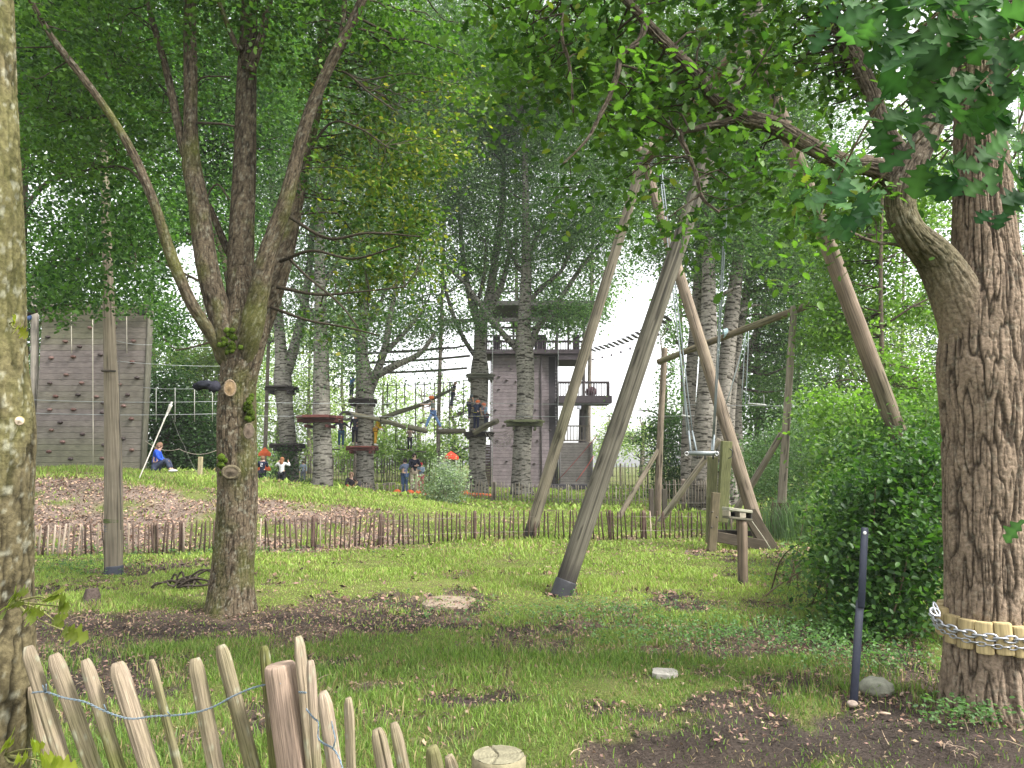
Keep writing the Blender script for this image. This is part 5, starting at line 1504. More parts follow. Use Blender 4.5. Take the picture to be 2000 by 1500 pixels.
# ------------------------------------------------------------ tower
def tower():
    Y = 45.0
    def W(px, py, dy=0): return P(px, py, Y + dy)
    g = on(W(1025, 950)[0], Y)
    t = thing('climbing_tower', 'tall purple-grey timber climbing tower with railed decks and a flat roof', 'tower', g)
    zb = float(g[2]) - .1
    xw0, xw1, xs = W(960, 800)[0], W(1057, 800)[0], W(1088, 800)[0]
    zt = W(1000, 694)[2]
    pc = np.array([.225, .19, .20])
    def boards(name, x0, y0, x1, y1, z0, z1, bh, base, jit=.1, th=.05):
        mb = MB(); z = z0
        while z < z1 - .01:
            h = min(bh, z1 - z)
            c = base * R.uniform(1 - jit, 1 + jit)
            beam(mb, (x0, y0, z + h / 2), (x1, y1, z + h / 2), th, h - .014, c); z += bh
        return mb.build(name, M['wood'], t, smooth=False)
    boards('front_face', xw0, Y, xw1, Y, zb, zt, .21, pc)
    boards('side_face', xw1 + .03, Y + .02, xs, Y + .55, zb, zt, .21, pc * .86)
    mb = MB(); beam(mb, ((xw0 + xs) / 2, Y + .7, zb), ((xw0 + xs) / 2, Y + .7, zt - .06), xs - xw0 - .15, .9, (.05, .045, .05), up=(0, 1, 0)); mb.build('core', M['wood'], t)
    for x in (xw0 - .04, xw1 + .0, xs + .04):
        mb = MB(); beam(mb, (x, Y - .06 + (.55 if x > xw1 + .1 else 0), zb), (x, Y - .06 + (.55 if x > xw1 + .1 else 0), zt), .07, .07, (.10, .085, .09), up=(0, 1, 0)); mb.build('corner_strip', M['wood'], t)
    boards('annex_face', W(944, 900)[0], Y + .6, xw0 - .08, Y + .6, zb, W(950, 868)[2], .17, np.array([.17, .12, .125]))
    mb = MB(); beam(mb, W(1020, 694 + 3, -.05), W(1020, 940, -.05), .03, .03, (.5, .5, .5), up=(0, 1, 0))
    # climbing-face cracks and holds
    for (px, py) in ((975, 760), (990, 742), (968, 800), (1000, 790), (985, 830), (972, 860), (1003, 870), (990, 900), (975, 735), (1008, 745), (998, 720), (1046, 800), (1050, 860), (1044, 905), (1070, 780), (1074, 840)):
        m2 = MB(); blob(m2, W(px, py, -.05 + (.3 if px > 1060 else 0)), (.09, .06, .05), (.10, .08, .085), .3, px, 8, 6); m2.build('climbing_hold', M['plastic'], t)
    # decks
    dk = (.085, .070, .078)
    def deck(name, px0, px1, py, dep, th=.22, y0=-.4):
        mb = MB(); a, b = W(px0, py, dep / 2 + y0), W(px1, py, dep / 2 + y0)
        beam(mb, a, b, dep, th, dk); mb.build(name, M['wood'], t, smooth=False)
    def railing(px0, px1, pyt, pyb, dy, step=5.0, dark=(.10, .08, .09), bw=.045):
        mb = MB()
        a, b = W(px0, pyt, dy), W(px1, pyt, dy); c, d = W(px0, pyb, dy), W(px1, pyb, dy)
        beam(mb, a, b, .07, .08, dark); beam(mb, c + [0, 0, .06], d + [0, 0, .06], .06, .07, dark)
        n = max(3, int((px1 - px0) / step))
        for i in range(n + 1):
            q = i / n
            w = bw * (2.0 if i % 7 == 0 else 1)
            beam(mb, c * (1 - q) + d * q, (a * (1 - q) + b * q) - [0, 0, .03], w, w, np.array(dark) * R.uniform(.8, 1.3), up=(0, 1, 0))
        mb.build('railing', M['wood'], t, smooth=False)
    deck('upper_deck', 942, 1143, 694, 3.4, .26)
    deck('upper_deck_edge', 1088, 1143, 704, 3.2, .35, -.35)
    railing(944, 1145, 666, 691, -.3)
    railing(944, 1145, 668, 691, 2.9)
    for px in (963, 1045, 1118):
        mb = MB(); beam(mb, W(px, 668, .6), W(px + (14 if px != 1045 else 22), 668, .6), .05, .9, (.07, .055, .07), up=(0, 0, 1)); mb.build('deck_panel', M['wood'], t)
    deck('balcony_deck', 1088, 1190, 783, 2.6, .42)
    railing(1090, 1190, 746, 776, -.35)
    railing(1090, 1190, 748, 776, 2.1)
    mb = MB(); beam(mb, W(1188, 748, -.3), W(1188, 776, -.3), .12, .12, dk, up=(0, 1, 0)); mb.build('railing_post', M['wood'], t)
    mb = MB(); c = W(1155, 765, .6); blob(mb, c, (.35, .3, .3), (.12, .07, .08), .2, 4); beam(mb, W(1155, 768, .6), W(1155, 780, .6), .2, .2, (.1, .07, .08), up=(0, 1, 0)); mb.build('spool_table', M['wood'], t)
    pole('column', (W(1140, 900)[0], Y + 1.1, zb), W(1140, 788, 1.1), .28, .26, t, (.15, .13, .14), 51, ns=18)
    pole('column', W(1140, 785, 1.1), W(1141, 600, 1.1), .10, .09, t, (.20, .18, .18), 52, ns=12)
    for px in (950, 1003, 1088, 1110):
        pole('roof_post', W(px, 694, .5), W(px, 600, .5), .075, .07, t, (.17, .15, .15), 53 + px, ns=10)
    # roof
    mb = MB()
    for dy in (-.8, 3.0):
        beam(mb, W(866, 627, dy), W(1155, 622, dy), .12, .22, (.085, .08, .075))
    mb.build('roof_beam', M['wood'], t, smooth=False)
    mb = MB(); a, b = W(940, 606, 1.2), W(1172, 606, 1.2)
    beam(mb, a, b, 4.4, .28, (.10, .10, .09)); mb.build('roof', M['wood'], t, smooth=False)
    mb = MB(); beam(mb, W(960, 640, .5), W(1095, 640, .5), .1, .12, (.12, .1, .1)); beam(mb, W(945, 655, .4), W(1040, 657, .4), .1, .1, (.3, .28, .26)); mb.build('tie_beam', M['wood'], t)
    # stair block with slatted wall
    boards('slatted_wall', W(1093, 900)[0], Y + .3, W(1155, 900)[0], Y + .3, zb, W(1120, 864)[2], .155, np.array([.20, .185, .175]), .15)
    mb = MB(); beam(mb, (W(1124, 900)[0], Y + .6, zb), (W(1124, 900)[0], Y + .6, W(1120, 866)[2]), 1.75, .4, (.03, .03, .03), up=(0, 1, 0)); mb.build('stair_block', M['wood'], t)
    railing(1102, 1152, 832, 862, .3, 6, (.16, .14, .12))
    for px in (1093, 1156):
        mb = MB(); beam(mb, (W(px, 900)[0], Y + .2, zb), W(px, 862, .2), .12, .12, (.13, .12, .12), up=(0, 1, 0)); mb.build('corner_post', M['wood'], t)
    for (a, b, c) in (((1090, 938), (1168, 848), (.22, .05, .05)), ((1125, 940), (1160, 890), (.45, .09, .08))):
        mb = MB(); sweep(mb, [(*q, .02) for q in rope_pts(W(*a, -.6), W(*b, -.2), .05, 5)], 5, 1, c); mb.build('red_rope', M['rope'], t)
    for px in (1090, 962):
        mb = MB(); sweep(mb, [(*q, .014) for q in rope_pts(W(px, 600, -.5), W(px, 940, -.6), 0, 4)], 5, 2, (.30, .33, .32)); mb.build('climbing_rope', M['rope'], t)
    m3 = MB(); beam(m3, W(1131, 796, -.3) + [-.12, 0, 0], W(1131, 796, -.3) + [.12, 0, 0], .04, .22, (.6, .6, .72)); m3.build('floodlight', M['plastic'], t)
    for (x0, x1, py, h) in ((1075, 1108, 948, .3), (1114, 1150, 952, .42)):
        c = gb((x0 + x1) / 2, 43)
        mb = MB(); w = (x1 - x0) / FPX * 43
        for k in range(3): beam(mb, c + [-w / 2, 0, .07 + k * .1], c + [w / 2, 0, .07 + k * .1], .7 - .1 * k, .09, np.array((.07, .065, .075)) * R.uniform(.8, 1.3))
        o = mb.build('plank_stack', M['wood'], smooth=False)
        tag(o, 'low stack of dark planks, ' + ('left one of two, against the tower foot' if x0 < 1100 else 'right one of two, by the slatted stair block'), 'plank stack', 'plank stacks at the tower foot')
tower()

# hanging plank bridge against the sky, right of the tower
def plank_bridge():
    t = thing('plank_bridge', 'hanging footbridge of small planks against the open sky, rising right of the tower', 'rope bridge', P(1165, 680, 40))
    n = 17
    for i in range(n):
        q = i / (n - 1)
        a = P(1158 + 145 * q, 684 - 52 * q - 10 * q * q + 6 * math.sin(q * 3.1), 42 - 12 * q)
        mb = MB(); beam(mb, a + [-.18, -.3, .05], a + [.18, .3, -.02], .16, .05, (.16, .15, .17)); mb.build('plank', M['wood'], t)
        if i % 2 == 0:
            mb = MB(); blob(mb, a - [0, 0, .52 - .1 * q], (.06, .05, .07), (.2, .17, .2), .2, i, 8, 6); mb.build('foot_peg', M['wood'], t)
    for dz in (0, -.5):
        mb = MB(); a, b = P(1150, 686, 42.4), P(1310, 624, 29.5); sweep(mb, [(*(q + [0, 0, dz]), .008) for q in rope_pts(a, b, .15, 8)], 5, 2, (.3, .3, .32)); mb.build('cable', M['rope'], t)
plank_bridge()

# ------------------------------------------------------------ platforms round the poplars
plg = 'plank platforms on the climbing poplars'
def platform(px, py, wpx, Y, tr, lab, col=(.055, .048, .045), th=.12, planks=9, under=True):
    c = P(px, py, Y); R0 = wpx / 2 / FPX * Y
    t = thing('tree_platform', lab, 'platform', c, plg)
    mb = MB(); w = 2 * R0 / planks
    for i in range(planks):
        y = -R0 + w * (i + .5); 
        half = math.sqrt(max(R0 ** 2 - (y * .92) ** 2, .02)) * R.uniform(.9, 1.05)
        zj = R.normal(0, .012)
        cc = np.array(col) * R.uniform(.65, 1.5)
        if abs(y) < tr * .9:
            for s in (-1, 1): beam(mb, c + [s * tr * .95, y, zj], c + [s * max(half, tr + .1), y, zj], w * .93, th * .55, cc)
        else:
            beam(mb, c + [-half, y, zj], c + [half, y, zj], w * .93, th * .55, cc)
    mb.build('plank_deck', M['wood'], t, smooth=False)
    if under:
        for s in (-1, 1):
            mb = MB(); beam(mb, c + [-R0 * .9, s * (tr + .07), -th * .8], c + [R0 * .9, s * (tr + .07), -th * .8], .10, .15, np.array(col) * .8); mb.build('bearer', M['wood'], t, smooth=False)
        for s in (-1, 1):
            mb = MB(); beam(mb, c + [s * (tr + .06), -R0 * .8, -th * 2], c + [s * (tr + .06), R0 * .8, -th * 2], .10, .12, np.array(col) * .8); mb.build('bearer', M['wood'], t, smooth=False)
platform(551, 757, 62, 34, .36, 'dark plank platform just below the fork of the leftmost climbing poplar')
platform(562, 868, 66, 34, .36, 'dark plank platform low on the leftmost climbing poplar')
platform(626, 815, 88, 33, .38, 'wide reddish-brown platform halfway up the straight poplar', (.12, .045, .04), .2)
platform(709, 781, 54, 35, .38, 'dark platform high on the poplar with rising limbs')
platform(708, 873, 62, 35, .38, 'reddish platform with three standing climbers, low on the poplar with rising limbs', (.17, .06, .05))
platform(938, 733, 58, 37, .46, 'pale edged platform high on the poplar at the tower corner', (.15, .15, .12))
platform(936, 846, 62, 37, .46, 'dark platform under the crowded climbers at the tower corner')
platform(1024, 824, 78, 35, .42, 'mossy plank platform round the thick white-barked poplar', (.11, .12, .065), .16)

def leaning_log(a, ya, b, yb, r, lab, col=(.20, .185, .13), name='log_beam', s=1, grp='logs of the rope course'):
    A, B = P(*a, ya), P(*b, yb)
    mb = MB(); m = (A + B) / 2 + R.normal(0, .03, 3)
    sweep(mb, [(*A, r), (*m, r * 1.02), (*B, r * .95)], 14, .12, disp=pole_disp(s, .012), colf=pole_col(col, None, .4, s))
    o = mb.build(name, M['pole']); tag(o, lab, 'log', grp)
leaning_log((676, 806), 34, (742, 820), 34.5, .10, 'log hung between the red platform and the poplar with rising limbs', s=71)
leaning_log((743, 821), 34.5, (792, 835), 35, .11, 'second log of the walkway, left of the blue-jeaned climber', s=72)
leaning_log((797, 834), 35, (833, 842), 35.4, .12, 'log under the left foot of the blue-jeaned climber', s=73)
leaning_log((853, 842), 35.6, (908, 842), 36.2, .12, 'log under the right foot of the blue-jeaned climber', (.13, .115, .085), s=74)
leaning_log((926, 846), 36.2, (972, 822), 35.4, .13, 'log rising from the crowded platform towards the tower', s=75)
leaning_log((742, 818), 34.5, (825, 790), 37, .10, 'log rising to the right from the end of the walkway', (.12, .115, .075), s=76)
leaning_log((825, 790), 37, (888, 758), 40, .08, 'far end of the rising log near the hanging climber', (.10, .10, .07), s=77)
def loop_end():
    c = P(676, 812, 33.9); mb = MB()
    sweep(mb, [(*(c + [math.cos(a) * .26, 0, math.sin(a) * .17]), .06) for a in np.linspace(0, 2 * math.pi, 16)], 8, .05, (.07, .07, .06), caps=False)
    o = mb.build('rubber_loop', M['plastic']); tag(o, 'black rubber loop holding the first log at the red platform', 'loop')
loop_end()
def dark_pole(a, ya, b, yb, r, lab, s):
    A, B = P(*a, ya), P(*b, yb); mb = MB()
    sweep(mb, [(*q, r) for q in rope_pts(A, B, .06, 6)], 9, .3, disp=lambda th, s_, P_, rad: .25 * rad * fbm(P_[..., 0] * 2, P_[..., 1], P_[..., 2] * 2, s, 3), col=(.11, .10, .085))
    o = mb.build('handrail_log', M['pole']); tag(o, lab, 'rail', 'handrails of the rope course')
dark_pole((672, 690), 35.5, (868, 680), 36.5, .06, 'uppermost dark handrail between the poplar with rising limbs and the tower corner poplar', 1)
dark_pole((868, 680), 36.5, (918, 672), 36.8, .05, 'short end of the uppermost handrail at the tower corner poplar', 2)
dark_pole((690, 709), 35.5, (918, 695), 36.8, .06, 'second dark handrail from the top, between the two poplars', 3)
dark_pole((680, 729), 35.5, (912, 719), 36.8, .06, 'lowest dark handrail, above the row of hanging ropes', 4)

def rope_row():
    t = thing('hanging_rope_row', 'row of dark vertical ropes hanging between the poplars behind the blue-jeaned climber', 'rope row', P(757, 760, 38.5))
    for i, px in enumerate((757, 774, 791, 812, 829, 849, 866, 878, 906)):
        mb = MB(); a, b = P(px, 745 + R.normal(0, 2), 38.5), P(px - 1, (860 if i % 2 else 800) + R.normal(0, 6), 38.5)
        sweep(mb, [(*q, .028) for q in rope_pts(a, b, 0, 4)], 6, 1, (.07, .065, .06)); mb.build('rope', M['rope'], t)
    mb = MB(); a, b = P(742, 752, 38.5), P(918, 742, 38.5); sweep(mb, [(*q, .022) for q in rope_pts(a, b, .1, 8)], 6, 1, (.1, .1, .09)); mb.build('carrying_rope', M['rope'], t)
rope_row()
def net_bridge():
    t = thing('rope_net', 'slack rope net bridging from the crowded platform to the white-barked poplar', 'net', P(975, 850, 35.5))
    for k in range(7):
        mb = MB(); a = P(945 + k * 3, 838 + k * 4, 36.2); b = P(1012 - k * 2, 826 + k * 5, 35.2)
        sweep(mb, [(*q, .010) for q in rope_pts(a, b, .30 + .03 * k, 9)], 5, .4, (.30, .28, .24)); mb.build('rope', M['rope'], t)
    for k in range(9):
        mb = MB(); a = P(948 + k * 7.5, 846 + 6 * math.sin(k * .4), 35.8); b = P(955 + k * 7, 872 - abs(k - 4) * 3, 35.8)
        sweep(mb, [(*a, .009), (*b, .009)], 5, .4, (.28, .26, .22)); mb.build('mesh_rope', M['rope'], t)
net_bridge()
def low_planks():
    t = thing('low_plank_walk', 'low walk of separate dark planks hung on thin ropes beneath the log walkway', 'rope bridge', P(830, 880, 42))
    for x0, x1, y in ((775, 794, 877), (812, 832, 882), (856, 874, 882), (645, 663, 877), (905, 920, 876)):
        mb = MB(); beam(mb, P(x0, y, 42), P(x1, y + 1, 42), .35, .07, (.08, .07, .06)); mb.build('plank', M['wood'], t)
        for x in (x0 + 1, x1 - 1):
            mb = MB(); sweep(mb, [(*P(x, y, 42), .012), (*P(x, y - 80, 42), .012)], 5, 1, (.35, .33, .28)); mb.build('rope', M['rope'], t)
low_planks()
def ladder_left():
    t = thing('rope_ladder_bridge', 'row of short pale ropes hanging between two cables right of the climbing wall', 'rope bridge', P(360, 790, 22))
    for px in (305, 342, 380, 415):
        mb = MB(); sweep(mb, [(*P(px, 757, 22), .012), (*P(px, 824, 22), .010)], 5, 1, (.42, .42, .38)); mb.build('rope', M['rope'], t)
ladder_left()

# steel cables
cg = 'thin steel cables of the climbing course'
def cable(pts, r, lab, col=(.36, .38, .38), sag=.05):
    mb = MB(); r *= .72
    for (a, b) in zip(pts[:-1], pts[1:]):
        sweep(mb, [(*q, r) for q in rope_pts(P(*a), P(*b), sag, 8)], 5, 4, col)
    o = mb.build('steel_cable', M['rope']); tag(o, lab, 'cable', cg)
cable([(40, 780, 22), (430, 784, 22)], .011, 'pale cable across the climbing wall, upper of the two long ones')
cable([(40, 806, 22), (430, 808, 22)], .012, 'pale cable across the climbing wall, lower of the two long ones')
cable([(455, 785, 30), (940, 787, 34), (1250, 787, 30), (1640, 792, 22)], .012, 'long cable passing behind the leaning swing poles above the platforms')
cable([(455, 810, 30), (630, 811, 33), (960, 812, 34), (1400, 811, 26)], .012, 'long cable passing just under the red platform')
cable([(280, 757, 22), (430, 756, 22)], .010, 'cable carrying the short pale ropes right of the climbing wall')
cable([(225, 665, 22), (300, 673, 24), (440, 678, 26)], .009, 'cable high between the climbing wall and the forked oak')
cable([(225, 705, 22), (440, 715, 26)], .009, 'cable below the highest one, between the climbing wall and the forked oak')
cable([(540, 687, 34), (700, 688, 34), (938, 686, 36), (1030, 680, 35)], .012, 'cable between the poplars at the height of the uppermost handrail')
cable([(540, 723, 34), (640, 726, 34)], .010, 'short cable right of the leftmost poplar fork')
cable([(284, 861, 24), (350, 877, 24), (424, 879, 24)], .012, 'slack dark line low between the wall and the forked oak', (.28, .24, .2), .15)
cable([(336, 812, 22), (360, 870, 22.5), (388, 926, 23)], .008, 'thin line running down to the short stake', (.22, .22, .2), .08)
cable([(1095, 800, 44), (1095, 940, 44)], .014, 'vertical cable at the right edge of the tower face', (.3, .3, .3), 0)

def guy():
    t = thing('guy_rope', 'white guy rope slanting from mid-air down to the mound beside the climbing wall', 'rope', P(266, 945, 20))
    mb = MB(); a, b = P(336, 785, 20.5), P(266, 948, 19.6); sweep(mb, [(*a, .022), (*((a + b) / 2), .016), (*b, .014)], 7, .5, (.60, .57, .50)); mb.build('rope', M['rope'], t)
    mb = MB(); sweep(mb, [(*P(334, 790, 20.4), .05), (*P(330, 800, 20.4), .04), (*P(325, 812, 20.4), .03)], 8, .05, (.62, .60, .55)); mb.build('knot', M['rope'], t)
    mb = MB(); sweep(mb, [(*P(325, 812, 20.35), .018), (*P(321, 818, 20.3), .02), (*P(319, 828, 20.3), .018)], 8, .05, (.55, .52, .46)); mb.build('turnbuckle', M['steel'], t)
guy()
def stake():
    c = P(390, 940, 22.5); c = on(c[0], 22.5)
    mb = MB(); beam(mb, c - [0, 0, .1], c + [0, 0, .62], .11, .11, (.34, .29, .18), up=(0, 1, 0))
    o = mb.build('stake', M['wood'], smooth=False); tag(o, 'short square wooden stake on the mound crest, right of the person in blue', 'stake')
stake()
def tarp():
    mb = MB(); c = P(404, 752, 8.0)
    blob(mb, c, (.125, .09, .045), (.025, .027, .035), .35, 9, 22, 14, fr=3)
    blob(mb, c + [-.09, 0, -.015], (.06, .05, .04), (.02, .02, .026), .4, 12, 14, 9, fr=3)
    blob(mb, c + [.08, -.02, -.02], (.07, .06, .06), (.03, .03, .04), .4, 15, 14, 9, fr=3)
    o = mb.build('wrapped_bundle', M['cloth']); tag(o, 'small black plastic-wrapped bundle tied to the left side of the forked oak trunk', 'bundle')
tarp()

# ------------------------------------------------------------ pale fences
def pale(c, h, w, lean, lx, col, pointed=True, ns=7, mb=None):
    """split chestnut pale with a chopped point"""
    own = mb is None
    if own: mb = MB()
    a = np.asarray(c, float) - [0, 0, .04]; top = np.asarray(c) + [lx, lean, h]
    pr = 1 + R.normal(0, .12, ns)
    d = top - a
    pts = [(*a, w), (*(a + d * .5 + R.normal(0, w * .25, 3)), w * 1.02), (*(a + d * .93), w * .95), (*(a + d), w * (.45 if pointed else .85))]
    V0 = spline(pts, .3)
    sweep(mb, pts, ns, .3, col, prof=pr)
    return mb
def mid_fence():
    tp = [(35, 1028, 1087), (150, 1024, 1085), (300, 1021, 1083), (430, 1016, 1079), (560, 1010, 1074), (700, 1006, 1069), (820, 1002, 1063), (930, 999, 1057), (1060, 998, 1054), (1200, 998, 1054), (1370, 999, 1050), (1530, 1004, 1046)]
    xs = np.array([q[0] for q in tp]); tops = np.array([q[1] for q in tp]); bots = np.array([q[2] for q in tp])
    g0 = G(600, 1072)
    t = thing('pale_fence', 'long low fence of thin dark chestnut pales along the foot of the mound', 'fence', g0)
    px = 38.0; items = []
    while px < 1545:
        items.append(px); px += 9.5 * R.uniform(.8, 1.2) * (1 if px < 900 else .98)
    order = sorted(range(len(items)), key=lambda i: -1)
    single = set(range(len(items))) if len(items) <= 100 else set(np.linspace(0, len(items) - 1, 100).astype(int))
    rest = MB()
    prev = None
    gl = []
    for i, p in enumerate(items):
        g = G(p, float(np.interp(p, xs, bots))); y = g[1]
        zt = P(p, float(np.interp(p, xs, tops)) + R.normal(0, 1.5), y)[2]
        gl.append(g)
        h = zt - g[2]
        light = p < 160 and R.uniform() < .8 or R.uniform() < .05
        c = np.array([.42, .34, .27]) if light else np.array([.10, .068, .054])
        if 160 <= p < 290 and R.uniform() < .4: c = np.array([.30, .24, .18])
        c = c * R.uniform(.65, 1.3)
        m = pale(g, h, .0150 * R.uniform(.75, 1.3), R.normal(0, .02), R.normal(0, .022) + .02 * math.sin(p * .02), c, mb=None if i in single else rest)
        if i in single: m.build('pale', M['wood'], t)
    if rest.n:
        o = rest.build('pale', M['wood'], t); o["kind"] = 'stuff'
    for p in (298, 352, 610, 742, 927, 1045, 1192, 1258, 1476):
        g = G(p, float(np.interp(p, xs, bots))); zt = P(p, float(np.interp(p, xs, tops)) - 1, g[1])[2]
        pole('post', g + [0, .05, -.05], (g[0], g[1] + .05, zt), .038, .036, t, (.15, .10, .08), int(p), ns=12)
    for fr in (.3, .8):
        mb = MB(); pts = []
        for g, p in zip(gl, items):
            zt = P(p, float(np.interp(p, xs, tops)), g[1])[2]
            pts.append((g[0], g[1] - .014 - .006 * R.uniform(), g[2] + (zt - g[2]) * fr + R.normal(0, .004), .0028))
        sweep(mb, pts, 5, .2, (.20, .17, .15)); mb.build('wire', M['steel'], t)
mid_fence()

def far_fence(name, lab, x0, x1, ytop, hgt, Y, step, cols, posts=(), w=.022, ph=None, Ypts=None):
    c0 = gb((x0 + x1) / 2, Y)
    t = thing(name, lab, 'fence', c0)
    n = int((x1 - x0) / step); single = set(np.linspace(0, n, min(n + 1, 100)).astype(int)); rest = MB()
    for i in range(n + 1):
        p = x0 + (x1 - x0) * i / n + R.normal(0, step * .12)
        yy = Y if Ypts is None else float(np.interp(p, *Ypts))
        g = gb(p, yy)
        c = np.array(cols[R.integers(0, len(cols))]) * R.uniform(.75, 1.25)
        m = pale(g, hgt * R.uniform(.94, 1.06), w * R.uniform(.8, 1.2), R.normal(0, .015), R.normal(0, .02), c, ns=5, mb=None if i in single else rest)
        if i in single: m.build('pale', M['wood'], t)
    if rest.n:
        o = rest.build('pale', M['wood'], t); o["kind"] = 'stuff'
    for p in posts:
        yy = Y if Ypts is None else float(np.interp(p, *Ypts)); g = gb(p, yy) + [0, .06, 0]
        pole('post', g - [0, 0, .05], g + [0, 0, hgt * 1.02], .06, .055, t, (.2, .16, .13), int(p), ns=10)
    for fr in (.25, .85):
        mb = MB(); pts = []
        for p in np.linspace(x0, x1, 14):
            yy = Y if Ypts is None else float(np.interp(p, *Ypts)); g = gb(p, yy); pts.append((g[0], g[1] - .03, g[2] + hgt * fr, .007))
        sweep(mb, pts, 5, 2, (.2, .18, .16)); mb.build('wire', M['rope'], t)
far_fence('low_pale_fence', 'low fence of light pales in front of the climbing tower', 890, 1290, 960, .72, 29, 6.4, [(.40, .36, .28), (.33, .29, .21), (.24, .2, .15)], (965, 1055, 1150), .020, Ypts=([890, 1100, 1290], [31, 29, 28]))
far_fence('gear_fence', 'short low fence of pale stakes beside the helmets on the ground', 700, 812, 962, .50, 33, 6.0, [(.42, .36, .3), (.35, .28, .22)], (705, 808), .018)
far_fence('dark_pale_fence', 'tall dark pale fence at the wood edge behind the climbers', 590, 905, 905, 1.55, 47.5, 5.4, [(.10, .09, .065), (.16, .14, .10), (.08, .07, .06)], (600, 652, 730, 820), .028)
far_fence('wood_edge_fence', 'tall thin pale fence at the wood edge right of the tower', 1170, 1300, 905, 1.4, 46, 6, [(.12, .12, .085), (.18, .17, .11)], (1210, 1262), .026)
far_fence('orchard_fence', 'dim pale fence in the shade behind the poplar stems at the right', 1290, 1400, 950, 1.0, 25, 6, [(.10, .085, .065), (.14, .12, .09)], (1330,), .02)

